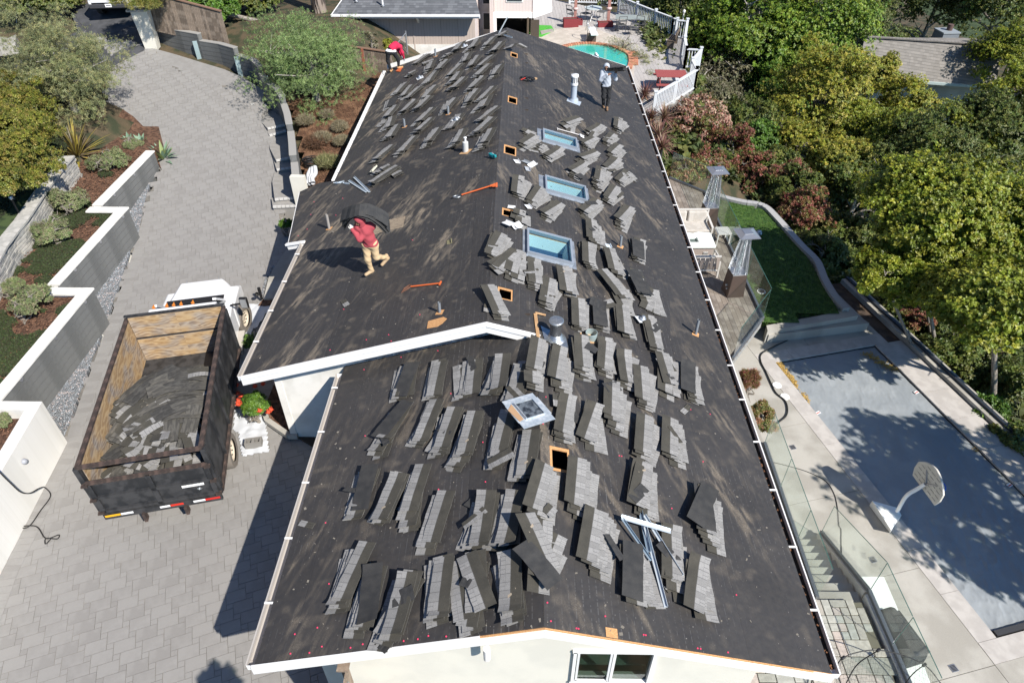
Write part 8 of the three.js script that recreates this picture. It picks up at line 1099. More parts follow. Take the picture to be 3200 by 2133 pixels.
const PAL = {
  yellow: [[0.35,0.34,0.04],[0.28,0.31,0.035],[0.43,0.37,0.065],[0.2,0.25,0.03]],
  bright: [[0.169,0.27,0.02],[0.254,0.321,0.034],[0.119,0.22,0.02]], oak: [[0.228,0.275,0.021],[0.332,0.332,0.033],[0.162,0.218,0.019]], dark: [[0.085,0.133,0.024],[0.123,0.166,0.028],[0.171,0.18,0.038]], green: [[0.093,0.202,0.022],[0.155,0.265,0.031],[0.078,0.155,0.025]],
  olive: [[0.17,0.206,0.085],[0.284,0.304,0.156],[0.213,0.234,0.085],[0.383,0.355,0.156]], olive2: [[0.208,0.297,0.089],[0.312,0.402,0.164],[0.149,0.238,0.067]], shrub: [[0.189,0.257,0.095],[0.297,0.338,0.149],[0.27,0.243,0.149]], red: [[0.26,0.07,0.055],[0.36,0.13,0.1],[0.13,0.14,0.03],[0.2,0.17,0.05]], photinia: [[0.135,0.176,0.041],[0.216,0.216,0.061],[0.324,0.149,0.081]], dry: [[0.189,0.176,0.095],[0.27,0.243,0.162],[0.135,0.149,0.068]], hedge: [[0.189,0.216,0.034],[0.297,0.297,0.047],[0.121,0.149,0.027],[0.324,0.257,0.068]],
};
function tree(label, u, v, yc, rpx, ryf, pal, seed, o = {}) {       // crown centre on the picture ray at height yc, radius given in photograph pixels
  const c = onY([u, v], yc), dep = c.clone().sub(V(0, EYE, 0)).dot(fwd), rad = rpx * dep / FOCAL, gy = o.ground ?? hill(c.x, c.z), t = thing(o.name ?? 'oak_tree', label, o.cat ?? 'tree', V(c.x, gy, c.z), 0, o.group ?? 'trees on the wooded slope'), cy = yc - gy;
  const [ox, oz] = o.off ?? [rr(-0.3,0.3), rr(-0.3,0.3)]; mesh(trunkGeo(V(ox, (o.off ? hill(c.x + ox, c.z + oz) - gy : 0) - 0.3, oz), V(0, cy + rad * ryf * 0.3,0), Math.max(0.08, rad * 0.09), o.limbs ?? 9, rad * 0.8, seed, 0.5, o.off ? 0.8 : 0.35), o.bark ?? bark, 'trunk', t);
  const kind2 = o.tuft ?? 'oak', n = Math.round((o.n ?? 46) * (kind2 === 'oak' ? 1.5 : 1)), list = clumps(rad, rad * ryf, rad * (o.rz ?? 1), n, o.per ?? 66, rad * (o.cr ?? 0.27), seed, { low: o.low ?? -0.4, lift: o.lift, inner: o.inner }).map(([p, ...q]) => [p.add(V(0, cy, 0)), ...q]);
  foliage(list, TUFT[kind2][seed % TUFT[kind2].length], o.soft ? leafSoft : leafM, 'crown', t, PAL[pal], seed, (o.leaf ?? 1) * Math.max(0.75, rad * 0.29));
  return t;
}
// woods on the right, from the far edge down to the pool
[
  ['dark evergreen brush directly behind the back deck railing', 2010,60,-1,95,0.9, 'dark', 301, { name: 'evergreen_tree' }],
  ['dark evergreen at the top edge right of the neighbour deck', 2120,20,1,100,0.9, 'dark', 302, { name: 'evergreen_tree' }],
  ['bright green leafy tree just beyond the deck lamp post', 2090,88,-1.5,52,1, 'green', 303, { name: 'leafy_tree' }],
  ['tall bright green oak at top centre right with pale forked trunk', 2330,95,0.5,175,0.85, 'bright', 304, { n: 70, bark: barkPale, limbs: 14 }],
  ['bright green oak left of the tan-roofed house', 2560,75,1,170,0.85, 'bright', 305, { n: 64 }],
  ['grey-green oak touching the left end of the tan roof', 2700,75,-0.5,85,0.9, 'dark', 306, {}],
  ['olive-coloured bushy tree between the two railings and the flowering shrub', 2180,285,-2,90,0.8, 'dry', 307, { inner: 0.3, limbs: 16, bark: barkPale, n: 30 }],
  ['half-bare grey shrub with tangled twigs above the white flowers', 2270,255,-2,115,0.75, 'dry', 308, { inner: 0.3, limbs: 26, bark: barkPale, n: 26, name: 'bare_shrub', cat: 'shrub' }],
  ['green tree right of the half-bare shrub, below the pale trunk', 2420,270,-2,105,0.9, 'green', 309, {}],
  ['golden oak in the middle of the wood, left of the others of its colour', 2560,300,-0.5,150,0.95, 'yellow', 310, { n: 60 }],
  ['golden oak crossing in front of the lower left of the tan roof', 2715,255,-1.4,90,0.9, 'yellow', 311, { n: 46 }],
  ['golden oak in front of the lap-sided wall', 2830,345,-1.5,95,0.9, 'yellow', 312, { n: 46 }],
  ['yellow-green oak low in the middle, above the red shrubs', 2500,480,-1.5,110,0.9, 'yellow', 313, { n: 40 }],
  ['green oak under the golden ones at the middle of the wood', 2650,420,-2,120,0.8, 'oak', 314, {}],
  ['dark oak in shade below the lap-sided wall', 2900,480,-0.8,150,0.85, 'dark', 315, { n: 60 }],
  ['dark oak at the right edge beneath the yellow-green one', 3100,420,0,140,0.9, 'dark', 316, { n: 56 }],
  ['dark oak filling the gap left of the big bright crowns', 2690,560,-1.5,120,0.85, 'dark', 317, { n: 46 }],
  ['yellow-green oak over the right end of the tan roof', 3160,190,-0.6,115,0.95, 'oak', 318, { n: 54 }],
  ['dark tall tree in the top right corner', 3120,30,-1.5,150,0.9, 'dark', 319, { n: 80, name: 'evergreen_tree' }],
  ['dark tree behind the chimney of the tan-roofed house', 2930,15,-2.5,105,0.9, 'dark', 320, { name: 'evergreen_tree' }],
  ['shaded tree at the top edge behind the tan roof ridge', 2800,15,-2.5,85,0.9, 'dark', 321, { name: 'evergreen_tree' }],
  ['yellow-green oak at the right edge below the roof end', 3160,320,-1,105,0.9, 'oak', 322, {}],
  ['bright yellow-green oak crown at the middle right, its top nearest the dark gap', 2900,640,2.7,180,0.8, 'oak', 323, { n: 80, off: [3.5,-1] }],
  ['bright yellow-green oak crown at the right edge, halfway down', 3090,700,2.0,180,0.8, 'oak', 324, { n: 84, off: [2.5,-1] }],
  ['bright oak clump between the highest crown and the small bough', 2860,770,1.5,110,0.7, 'oak', 334, { n: 40, off: [3.5,-1] }],
  ['yellow-green tree between the dark gap and the middle golden oak', 2620,510,-1.2,105,0.85, 'yellow', 651, { n: 40 }],
  ['green oak between the golden oaks and the lap-sided wall', 2770,440,-1,105,0.85, 'oak', 652, { n: 40 }],
  ['green oak in the half shade right of the lap-sided wall', 2990,430,-0.4,110,0.85, 'oak', 653, { n: 40 }],
  ['yellow-green oak just above the highest of the big bright crowns', 2800,590,0.2,105,0.8, 'oak', 654, { n: 40 }],
  ['green oak filling the middle between two bright right-edge crowns', 2980,800,1.2,120,0.75, 'oak', 655, { n: 44, off: [3,-1] }],
  ['bright green tree left of the forked pale trunk', 2220,150,-1.5,95,0.85, 'green', 656, { n: 40 }],
  ['bright tree below the two tall green oaks at the top', 2470,230,-1.2,100,0.8, 'bright', 657, { n: 40 }],
  ['small bright oak bough reaching toward the lawn kerb', 2750,868,1.2,78,0.7, 'oak', 325, { n: 26, low: -0.1, limbs: 5, off: [4,-0.5] }],
  ['bright oak crown hanging lowest over the pool wall', 3090,950,2.0,165,0.75, 'oak', 326, { n: 78, off: [3.6,-1.2] }],
  ['bright oak clump below the small bough', 2880,880,0.9,110,0.75, 'oak', 327, { n: 44, off: [3.5,-1] }],
  ['dark leafy shrub in the gully between lawn kerb and oaks', 2660,760,-2.2,110,0.7, 'dark', 328, { name: 'dark_shrub', cat: 'shrub' }],
  ['dark shrub right of the pool steps under the oak bough', 2800,1000,-2.6,110,0.7, 'dark', 329, { name: 'dark_shrub', cat: 'shrub' }],
  ['dark shrub beyond the pool parapet under the lowest oak crown', 2990,1150,-2.4,120,0.6, 'dark', 330, { name: 'dark_shrub', cat: 'shrub' }],
  ['green shrub by the parapet at the right edge of the pool', 3075,1300,-1.8,60,0.8, 'green', 331, { name: 'green_shrub', cat: 'shrub', n: 24 }],
  ['green shrub farthest along the parapet at the right edge', 3160,1390,-1.8,70,0.8, 'dark', 332, { name: 'green_shrub', cat: 'shrub', n: 24 }],
  ['dark green shrub in the right corner above the pool parapet', 3165,1200,-1.8,80,0.8, 'dark', 333, { name: 'dark_shrub', cat: 'shrub', n: 24 }],
].forEach(([l, ...a]) => tree(l, ...a));
// trees standing outside the frame whose shade lies on the pool and the drive
function shadeTree(label, x, y, z, rad, pal, seed, n = 44, name = 'oak_tree') { const gy = hill(x, z), t = thing(name, label, 'tree', V(x, gy, z)); mesh(trunkGeo(V(0,-0.3,0), V(0, y - gy, 0), rad * 0.09,9, rad * 0.8, seed), bark, 'trunk', t); foliage(clumps(rad, rad * 0.75, rad, n, 62, rad * 0.3, seed, { low: -0.6 }).map(([p, ...q]) => [p.add(V(0, y - gy, 0)), ...q]), TUFT.oak[seed % 3], leafM, 'crown', t, PAL[pal], seed, 1.3); }
shadeTree('oak beyond the right edge whose shade falls across the pool cover', 16.1,3.9,-6.7,2.5, 'oak', 341,60);
shadeTree('oak beyond the right edge shading the far end of the pool', 15.2,3.4,-13.4,1.5, 'oak', 342,22);
shadeTree('slim garden tree below the frame whose tip shades the drive', -1.3,5.6,-0.1,0.9, 'green', 343,16, 'garden_tree');
// flowering and red shrubs by the deck
function shrub(label, u, v, yc, rpx, ryf, pal, seed, o = {}) { return tree(label, u, v, yc, rpx, ryf, pal, seed, { name: 'shrub', cat: 'shrub', tuft: 'photinia', n: 40, per: 46, limbs: 6, group: o.group ?? 'shrubs', cr: 0.25, ...o }); }
{ const t = shrub('big shrub covered in creamy white and pink flower heads beside the deck', 2180,405,-0.2,92,1.05, 'photinia', 351, { name: 'flowering_shrub' }), c = onY([2180,405],-0.2), rad = 92 * c.clone().sub(V(0, EYE, 0)).dot(fwd) / FOCAL, r = rng(352), cy = -0.2 - hill(c.x, c.z), L = []; for (let i = 0; i < 170; i++) { const u = rr(-0.35,1, r), a = rr(0,6.28, r), w = Math.sqrt(1 - u * u), d = V(Math.cos(a) * w, u, Math.sin(a) * w), m = V(d.x * rad * 1.02, cy + d.y * rad * 1.08, d.z * rad * 1.02); for (let k = 0; k < 26; k++) { const dd = V(rr(-1,1, r), rr(-0.4,1, r), rr(-1,1, r)).normalize(); L.push([m.clone().addScaledVector(dd, 0.12), dd, 1, rr(0.85,1.15, r)]); } } const fg = leafTuft(5,0.05,0.045,[0.2,1.2],353); foliage(L, fg, leafSoft, 'blossom', t, [[0.62,0.5,0.36],[0.55,0.42,0.3],[0.55,0.28,0.22],[0.4,0.16,0.12]],354,1); }
[['red-leaved shrub right of the white-flowered one, darkest red in its middle', 2285,470,-0.6,75,1.1, 'red', 361],['red and green shrub behind the farther patio heater', 2210,520,-0.8,65,0.8, 'red', 362],['red-flushed shrub farther right in front of the golden oak', 2350,540,-1.2,75,0.8, 'red', 363],['pink-tipped shrub under the yellow-green oak at the lawn end', 2460,560,-1.2,70,0.8, 'red', 364],['dark red shrub in shade along the lawn kerb', 2500,660,-1.2,80,0.8, 'red', 365],['dark shrub in shade between the red ones and the lawn kerb', 2560,790,-1.6,80,0.75, 'dark', 366],['red-leaved shrub in shade beyond the steps', 2860,985,-2.0,48,0.9, 'red', 367],['pale green and white flowered shrub behind the deck glass', 2140,545,-0.8,55,0.7, 'photinia', 368]].forEach(([l, ...a]) => shrub(l, ...a));
shrub('wine-red feathery shrub under the right gutter by the deck end', 2335,1190,-0.55,30,1, 'red', 371, { ground: YT, tuft: 'needle', leaf: 0.7, n: 30, group: 'shrubs on the pool terrace' }); PAL.wine = [[0.16,0.012,0.03],[0.22,0.025,0.045]];
shrub('green and pink shrub under the right gutter beside the stair glass', 2378,1310,-0.5,42,1.1, 'photinia', 372, { ground: YT, n: 44, leaf: 0.7, group: 'shrubs on the pool terrace' });
// spiky red cordylines
function spiky(label, b, n, len, wid, cols, seed, el0 = -0.2, el1 = 1.4, stem = 0.8, name = 'cordyline_plant', asParts = false) {
  const t = thing(name, label, 'plant', b), r = rng(seed), buckets = cols.map(() => []), st = V(0, stem, 0); if (stem > 0.1) mesh(rod(V(0,-0.2,0), st, 0.05,0.045,8), bark, 'stem', t);
  for (let i = 0; i < n; i++) { const a = i * 2.399 + rr(-0.2,0.2, r), el = el0 + (el1 - el0) * Math.pow((i + 0.5) / n, 0.8), L = len * rr(0.75,1.1, r), pts = 6, pos = [], idx = [], bend = rr(0.15,0.5, r) * (1.2 - el * 0.4); for (let k = 0; k <= pts; k++) { const f = k / pts, e = el - bend * f * 1.6, x = L * f * Math.cos((el + e) / 2), y = L * f * Math.sin((el + e) / 2), w = wid * (f < 0.3 ? 0.55 + 1.5 * f : 1 - Math.pow((f - 0.3) / 0.7,1.8)); for (const s of [-1,1]) pos.push(x * Math.cos(a) - s * w / 2 * Math.sin(a), stem + y + w * 0.15, x * Math.sin(a) + s * w / 2 * Math.cos(a)); pos.push(x * Math.cos(a), stem + y, x * Math.sin(a)); if (k < pts) { const q = k * 3; idx.push(q, q + 2, q + 3, q + 2, q + 5, q + 3, q + 2, q + 1, q + 5, q + 1, q + 4, q + 5); } } const q = new THREE.BufferGeometry(); q.setAttribute('position', new THREE.Float32BufferAttribute(pos, 3)); q.setIndex(idx); const f = q.toNonIndexed(); f.computeVertexNormals(); const c = Math.floor(r() * cols.length); if (asParts) mesh(f, cols[c], 'leaf', t); else buckets[c].push(f); }
  if (!asParts) buckets.forEach((q, i) => q.length && mesh(q, cols[i], 'leaves', t)); return t;
}
const dbl = (r, gg, b, rough = 0.5) => mat(r, gg, b, rough, { side: THREE.DoubleSide }), cordy = [dbl(0.13,0.055,0.045), dbl(0.2,0.1,0.08), dbl(0.24,0.17,0.1)];
[[1082,800,0.75, 'spiky red-brown cordyline nearest the white balustrade end'],[1135,985,0.6, 'spiky red-brown cordyline third up along the right gutter'],[1240,985,0.8, 'spiky red-brown cordyline set out farthest from the gutter'],[1195,1140,0.9, 'largest spiky red-brown cordyline, closest to the flowering shrub'],[1225,1225,0.7, 'straw-tinted spiky cordyline lowest along the right gutter']].forEach(([x, y, L, l], i) => { const b = onY(Q(2, x, y), 0.6); spiky(l, V(b.x, hill(b.x, b.z), b.z), 80, L, 0.05, cordy, 380 + i, -0.3,1.45,0.7 - hill(b.x, b.z), 'cordyline_plant'); });
{ // thin bushes by the kidney pool
  [[900,430,0.4,70, 'thin pale green bush at the pool edge behind the far right rake'],[1050,520,0.2,60, 'thin pale green bush between the pool and the picnic table'],[1010,600,0,60, 'pale bush against the far right gutter corner'],[1180,700,0,45, 'pale bush beside the red picnic table']].forEach(([x, y, yc, rp, l], i) => { const [u, v] = Q(2, x, y); tree(l, u, v, yc, rp, 1, 'olive', 391 + i, { name: 'thin_bush', cat: 'bush', tuft: 'olive', n: 20, per: 30, leaf: 0.7, inner: 0.2, ground: -0.8, limbs: 10, soft: true, group: 'thin bushes by the neighbour deck' }); });
}
// left side: olives, hedge, flax, agaves, garden bushes
function olive(label, u, v, yc, rpx, ryf, pal, seed, gy, o = {}) { const t = tree(label, u, v, yc, rpx, ryf, pal, seed, { name: 'olive_tree', tuft: 'olive', soft: true, ground: gy, n: 100, per: 60, cr: 0.24, inner: 0.35, lift: 0.8, limbs: 14, leaf: 0.62, group: 'olive trees', low: -0.75, bark: barkPale, ...o }); return t; }
olive('large grey-green olive tree on the left over the street side of the drive', 190,228,3.5,180,1.0, 'olive', 401,1.6, { n: 210, leaf: 0.8 }); olive('large green olive tree behind the curved wall', 970,200,2.9,168,0.92, 'olive2', 402,1.2, { n: 210, leaf: 0.8 });
{ const pts = [[-20,780],[90,790],[40,900],[150,930],[200,850],[60,1030],[190,1060],[-10,1130],[110,1160],[230,1170],[30,1270],[160,1290],[-20,1390],[70,1420],[-20,1530]], t = thing('hedge', 'dense yellow-green hedge filling the left edge above the stone wall', 'hedge', V(0,0,0)), L = []; pts.forEach(([x, y], i) => { const c = g(0, x, y, 3.0); for (const e of clumps(0.95,1.0,0.95,18,90,0.34,410 + i, { low: -0.6 })) { e[0].add(c); L.push(e); } }); foliage(L, TUFT.small[0], leafM, 'crown', t, PAL.hedge, 411,1.05); mesh(pts.filter((_, i) => i % 3 === 0).map(([x, y]) => { const c = g(0, x, y, 3.0); return rod(V(c.x, 1.6, c.z), V(c.x, 3, c.z), 0.06,0.03,6); }), bark, 'trunk', t); }
{ const b = g(0,640,1290, bedY); spiky('big flax with long bronze and yellow blades at the stone wall end', V(b.x, bedY, b.z), 74,1.55,0.085,[dbl(0.26,0.21,0.035), dbl(0.16,0.13,0.035), dbl(0.085,0.065,0.03), dbl(0.32,0.25,0.06)],420,0.1,1.5,0, 'flax_plant', true); }
const agv = [dbl(0.12,0.2,0.13,0.6), dbl(0.17,0.26,0.17,0.6), dbl(0.24,0.3,0.12,0.6)];
[[1050,1130,0.5,0.5, 'blue-green agave rosette farthest left of the group'],[1150,1150,0.55,0.5, 'blue-green agave rosette in the middle of the group'],[1065,1200,0.42,0.5, 'small agave rosette nearest the round bush'],[1265,1160,0.65,0.45, 'large agave rosette at the back, against the drive'],[1330,1260,0.8,0.6, 'largest agave rosette leaning over the end of the farthest wall']].forEach(([x, y, L, y0, l], i) => { const b = g(0, x, y + 20, i > 2 ? 0.75 : 1.0); spiky(l, V(b.x, b.y - 0.2, b.z), 30, L, 0.17, agv, 430 + i, 0.05,1.4,0.05, 'agave', true); });
const bush = (k, x, y, rz, label, seed, o = {}) => { const [u, v] = Q(k, x, y); return tree(label, u, v, o.yc ?? 1.45, rz * 0.3827, o.ry ?? 0.75, o.pal ?? 'shrub', seed, { name: 'garden_bush', cat: 'bush', tuft: 'small', n: 44, per: 46, cr: 0.26, inner: 0.3, low: -0.3, limbs: 14, leaf: 1.1, ground: bedY, group: 'rounded bushes in the planted bed', soft: true, ...o }); };
bush(0,890,1310,135, 'low round green bush beside the flax', 440, { ry: 0.55 }); bush(4,560,220,140, 'twiggy green bush behind the second jog of the wall', 441); bush(4,425,470,150, 'twiggy grey-green bush in the middle of the planted bed', 442); bush(4,265,1040,170, 'largest twiggy bush, nearest the white stucco planter', 443); bush(4,100,900,70, 'small pale bush at the left end of the stone wall', 444); bush(8,-10,700,60, 'small green bush at the left edge in the white planter', 445, { yc: 1.3 });
bush(0,1080,1180,60, 'trailing green plant under the agaves', 446, { yc: 1.2, ry: 0.5 });
{ // ground cover in the beds and on the bank
  const r = rng(450), L = [], push = (poly, n, y, dens, tone) => { const xs = poly.map((p) => p[0]), zs = poly.map((p) => p[1]); for (let i = 0; i < n; i++) { const x = rr(Math.min(...xs), Math.max(...xs), r), z = rr(Math.min(...zs), Math.max(...zs), r); if (!inside(poly, x, z) || fbm(x * 0.9 + 60, z * 0.9 + 60,451,3) < dens) continue; L.push([V(x, typeof y === 'function' ? y(x) : y, z), V(rr(-0.5,0.5, r), 1, rr(-0.5,0.5, r)).normalize(), 1, tone]); } };
  push([[-13.6,-15.9],[-13.6,-20.3],[-16.5,-21],[-15.6,-15]],26000, bedY + 0.04,0.36,0.9); push([[-12.6,-11.2],[-12.6,-15.5],[-15.2,-15],[-14.2,-11.2]],14000, bedY + 0.04,0.5,0.9); push([[-14.6,-21],[-14.6,-25],[-16.8,-24],[-16.2,-20]],9000, bedY + 0.04,0.54,0.9);
  const bankY = (x) => bedY + 0.8 + Math.max(0,-x - 17.2) * 0.09; push([[-15.6,-12],[-16.3,-18],[-17.0,-24],[-21,-29],[-23,-24],[-19,-10]],70000, bankY, 0.0,0.62);
  foliage(L, TUFT.small[1], leafSoft, 'ground_cover', scene, [[0.045,0.075,0.018],[0.07,0.105,0.028],[0.06,0.06,0.026]],452,0.95); tag(scene.getObjectByName('ground_cover'), 'low dark green creeping plants covering parts of the beds and bank', 'ground cover', null, 'stuff');
  const chips = new THREE.InstancedMesh(new THREE.BoxGeometry(0.045,0.01,0.018), mat(1,1,1,0.9), 24000), mm = new THREE.Matrix4(), e = new THREE.Euler(), col = new THREE.Color(); for (let i = 0; i < 24000; i++) { const a = r() < 0.7, x = a ? rr(-17,-11.4, r) : rr(-10,-5.7, r), z = a ? rr(-26.5,-6, r) : rr(-33,-20.4, r); const ok = a ? (x < (z > -10.9 ? -11.6 : z > -15.7 ? -12.75 : z > -20.4 ? -13.75 : -14.8) && z > -25.5 && !(z < -10.8 && z > -11.3)) : x > -8.0 - Math.max(0,-22.8 - z) * 0.26 - Math.max(0,-28 - z) * 0.3; const y = a ? bedY + 0.05 : 0.47 + sst(-22,-33, z) * 1.15; e.set(rr(-0.5,0.5, r), rr(0,6, r), rr(-0.5,0.5, r)); mm.makeRotationFromEuler(e).setPosition(ok ? x : -14.2, ok ? y + rr(-0.02,0.05, r) : bedY + 0.03, ok ? z : -13 - r() * 2); chips.setMatrixAt(i, mm); const k = rr(0.5,1.6, r); col.setRGB(0.15 * k, 0.075 * k, 0.043 * k); chips.setColorAt(i, col); } chips.name = 'bark_chips'; tag(chips, 'scattered red-brown bark chips on the beds and bank', 'bark chips', null, 'stuff'); scene.add(chips);
}
{ const b = g(4,140,285,2.0), t = thing('path_light', 'small black path light with a pale head in the bank', 'path light', V(b.x, b.y, b.z)); mesh(rod(V(0,-0.1,0), V(0,0.42,0), 0.03), M.black, 'post', t); mesh(lathe([[0,0.52],[0.05,0.52],[0.055,0.42],[0.03,0.42]],12), M.alu, 'lamp', t); }
// dry tufts on the soil bank
[[415,1045,60, 'pale dry grass tuft nearest the curved wall'],[690,1080,50, 'pale dry grass tuft on the right, highest of three'],[545,1150,60, 'largest pale dry grass tuft in the middle of the bank'],[700,1165,45, 'small dry grass tuft beside the house shadow'],[590,1010,40, 'flat pale tuft at the foot of the olive']].forEach(([x, y, rz, l], i) => { const p = g(1, x, y, 1.0), t = thing('grass_tuft', l, 'grass tuft', V(p.x, 0.55 + sst(-22,-33, p.z) * 1.15, p.z), 0, 'dry grass tufts on the bank'), r = rng(460 + i), L = []; for (let k = 0; k < 420; k++) { const a = rr(0,6.28, r), u = Math.sqrt(r()), R0 = rz * 0.0042; L.push([V(Math.cos(a) * u * R0,0.02 + (1 - u * u) * R0 * 0.5, Math.sin(a) * u * R0), V(Math.cos(a) * u, 0.9, Math.sin(a) * u).normalize(), 1,1]); } foliage(L, TUFT.grass[i % 2], leafSoft, 'blades', t, [[0.3,0.26,0.17],[0.4,0.34,0.23],[0.22,0.2,0.11]],470 + i, 0.95); });
[[590,1340,70, 'taller green grass clump at the lower end of the bank', [[0.2,0.22,0.08],[0.3,0.28,0.14]]],[500,1205,60, 'heap of brown dead leaves and stalks on the bank', [[0.12,0.06,0.03],[0.2,0.11,0.06]]]].forEach(([x, y, rz, l, cols], i) => { const p = g(1, x, y, 0.8), t = thing(i ? 'dead_plant' : 'grass_clump', l, i ? 'dead plant' : 'grass clump', V(p.x, 0.5 + sst(-22,-33, p.z) * 1.15, p.z)), r = rng(480 + i), L = []; for (let k = 0; k < 420; k++) { const a = rr(0,6.28, r), u = Math.sqrt(r()) * rz * 0.006; L.push([V(Math.cos(a) * u, rr(0,0.12, r), Math.sin(a) * u), V(rr(-0.7,0.7, r), i ? 0.4 : 1, rr(-0.7,0.7, r)).normalize(), 1,1]); } foliage(L, TUFT.grass[i], leafSoft, 'blades', t, cols, 482 + i, 1.3); });
{ // red pincushion flowers by the plastic sheet
  const [u, v] = Q(8,2080,560), t = tree('leafy bush with red pincushion flowers between the truck and the white wall', u, v, 0.5,38,0.7, 'green', 490, { name: 'flower_bush', cat: 'bush', tuft: 'photinia', n: 34, per: 34, leaf: 0.75, ground: 0.05, limbs: 8, group: 'bushes by the house' }), fl = mat(0.6,0.07,0.025,0.7); for (const [x, y] of [[1945,530],[1940,555],[1965,560],[1968,487],[2080,540],[2035,600],[2075,580],[2118,608],[2190,620],[2080,410],[1935,465],[2145,390],[2210,600],[1930,400]]) { const p = g(8, x, y, 0.55), q = []; q.push(new THREE.SphereGeometry(0.05,10,8)); for (let i = 0; i < 14; i++) { const a = i * 2.4, e = (i % 5) * 0.3; q.push(rod(V(0,0,0), V(Math.cos(a) * Math.cos(e), Math.sin(e), Math.sin(a) * Math.cos(e)).multiplyScalar(0.085), 0.008,0.006,4)); } const o = mesh(q, fl, 'flower', t); o.position.set(p.x - t.position.x, p.y - t.position.y, p.z - t.position.z); } }
{ const [u, v] = Q(4,2075,1360); tree('dark green leafy plant under the eave beside the plastic sheet', u, v, 0.5,26,1, 'green', 495, { name: 'leafy_plant', cat: 'plant', n: 16, per: 26, leaf: 0.8, ground: 0.05, group: 'bushes by the house' }); const w = Q(5,250,400); tree('green plant in the shadow beside the porch', w[0], w[1],0.5,18,1, 'green', 496, { name: 'leafy_plant', cat: 'plant', n: 14, per: 22, leaf: 0.7, ground: 0.05, group: 'bushes by the house' }); }
// top left: pine, ivy, dark trees, saplings by the garage
{ const p = g(1,560,345,1.4), t = thing('pine_tree', 'thick rough-barked pine trunk beside the garage, its crown above the frame', 'pine tree', V(p.x, p.y - 0.4, p.z)), bm = new THREE.MeshStandardMaterial({ map: tex(256,512, (x, y) => { const n = fbm(x * 10, y * 4,500,4,0), k = sst(0.35,0.6, n); return mix([0.06,0.045,0.035],[0.26,0.21,0.17], k); }, 1), bumpMap: bumpTex(256,1, (x, y) => sst(0.3,0.6, fbm(x * 10, y * 4,500,4))), bumpScale: 0.08, roughness: 0.95 }); bm.map.repeat.set(2,4); bm.bumpMap.repeat.set(2,4);
  const q = new THREE.CylinderGeometry(0.24,0.4,14,18,24), pp = q.attributes.position; for (let i = 0; i < pp.count; i++) { const k = 1 + 0.08 * (fbm(pp.getX(i) * 5 + 9, pp.getY(i) * 3 + 9,501,3) - 0.5) * 2; pp.setX(i, pp.getX(i) * k); pp.setZ(i, pp.getZ(i) * k); } q.computeVertexNormals(); mesh(q.translate(0,7,0), bm, 'trunk', t); foliage(clumps(5.5,3.4,5.5,120,60,1.0,502, { low: -0.7, inner: 0.2 }).map(([a, ...b]) => [a.add(V(0,12.6,0)), ...b]), TUFT.needle[0], leafM, 'crown', t, PAL.dark, 503,2.2); }
[['yellow-green conifer bough hanging in at the top beside the pickup', 420,-12,4.9,95,0.45, 'hedge', 511, { tuft: 'needle', name: 'conifer_tree', cat: 'tree', n: 50, off: [4.5,-4], ground: 3.4 }],['bright green ivy mass over the shaded board fence', 640,45,3.7,62,0.9, 'green', 512, { name: 'ivy', cat: 'ivy', n: 40, ground: 2.6, limbs: 4 }],['bright green vine trailing at the right end of the shaded fence', 690,30,3.6,55,1, 'green', 513, { name: 'ivy', cat: 'ivy', n: 30, ground: 2.8 }],['dark tree mass at the top left corner beyond the street', 60,-15,4.2,105,0.6, 'dark', 514, { name: 'dark_tree', n: 60, ground: 3.2 }],['dark green verge shrub left of the street', 190,8,3.8,60,0.5, 'dark', 515, { name: 'dark_shrub', cat: 'shrub', n: 30, ground: 3.4 }],['dark tree behind the ivy at the top edge', 790,5,3.4,75,0.9, 'dark', 516, { name: 'dark_tree', n: 40, ground: 2.2 }],['dark conifer above the board fence', 560,-10,3.9,65,0.8, 'dark', 517, { name: 'dark_tree', n: 36, ground: 3 }],['small sapling with grey-green leaves in front of the board fence', 560,88,3.0,30,0.5, 'olive', 518, { tuft: 'olive', name: 'sapling', n: 10, per: 22, ground: 2.4 }]].forEach(([l, ...a]) => { const o = a[7]; tree(l, ...a.slice(0,7), { group: 'trees by the street', ...o }); });
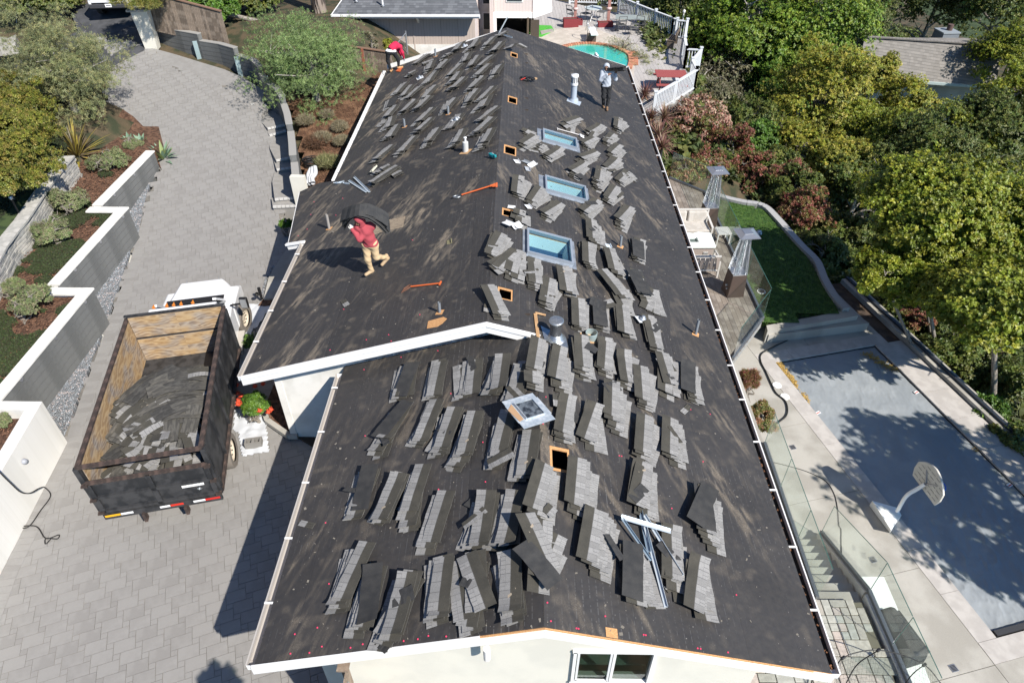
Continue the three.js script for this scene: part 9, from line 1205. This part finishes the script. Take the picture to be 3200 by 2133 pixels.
[[1085,395,2.4,60, 'yellow-leaved small tree behind the red-shirted roofer', 'yellow', 18],[935,300,3.0,60, 'nearly bare sapling against the garage wall', 'dry', 5],[975,380,2.2,50, 'thin reddish sapling left of the yellow-leaved tree', 'dry', 6]].forEach(([x, y, yc, rz, l, pal, n], i) => { const [u, v] = Q(1, x, y); tree(l, u, v, yc, rz * 0.383,1.1, pal, 520 + i, { name: 'sapling', tuft: 'photinia', n, per: 20, leaf: 0.9, ground: 0.9, limbs: 8, inner: 0.3, group: 'saplings by the garage' }); });

{ // low growth covering the wooded slope
  const r = rng(600), L = []; let n = 0; while (n < 42000) { const x = rr(5.2,40, r), z = rr(-75,-6, r); n++; if (z > -27.5 && x < 12.6 + Math.max(0,-16 - z) * -0.1 && !(x > 10.2 && z < -17.5)) continue; if (z < -31 && x < 7.2 && z > -50) continue; if (fbm(x * 0.7, z * -0.7,601,3) < 0.3) continue; const v = V(x, hill(x, z) - EYE, z), d = v.dot(fwd); if (d < 1 || Math.abs(v.dot(rgt)) > d * 0.85) continue; L.push([V(x, hill(x, z) + rr(0,0.35, r), z), V(rr(-0.6,0.6, r), 1, rr(-0.6,0.6, r)).normalize(), 1, rr(0.6,1.2, r)]); }
  const im = foliage(L, TUFT.oak[1], leafSoft, 'undergrowth', scene, PAL.dark, 602,2.4); tag(im, 'dark low undergrowth covering the wooded slope between the trees', 'undergrowth', null, 'stuff');
}
[['dense dark bush below the near white balustrade', 2130,330, 'dark', 70],['olive bush filling the gap right of the white balustrade', 2240,330, 'dry', 80],['dark bush above the red-leaved shrub', 2330,380, 'dark', 85],['green bush below the half-bare shrub', 2390,440, 'green', 75],['dark bush between the red-flushed shrub and the golden oak', 2420,520, 'dark', 70],['dark bush above the lawn kerb bend', 2480,600, 'dark', 80],['olive bush at the foot of the pale forked trunk', 2370,190, 'dry', 80],['dark bush under the bright oaks at top centre', 2470,190, 'dark', 90],['dark bush at the outer side of the bench corner railing', 2170,170, 'dark', 62]].forEach(([l, u, v, p, rp], i) => tree(l, u, v, -1.2, rp, 0.8, p, 620 + i, { name: 'bush', cat: 'bush', n: 40, per: 50, limbs: 6, group: 'bushes on the wooded slope' }));
renderer.render(scene, camera);
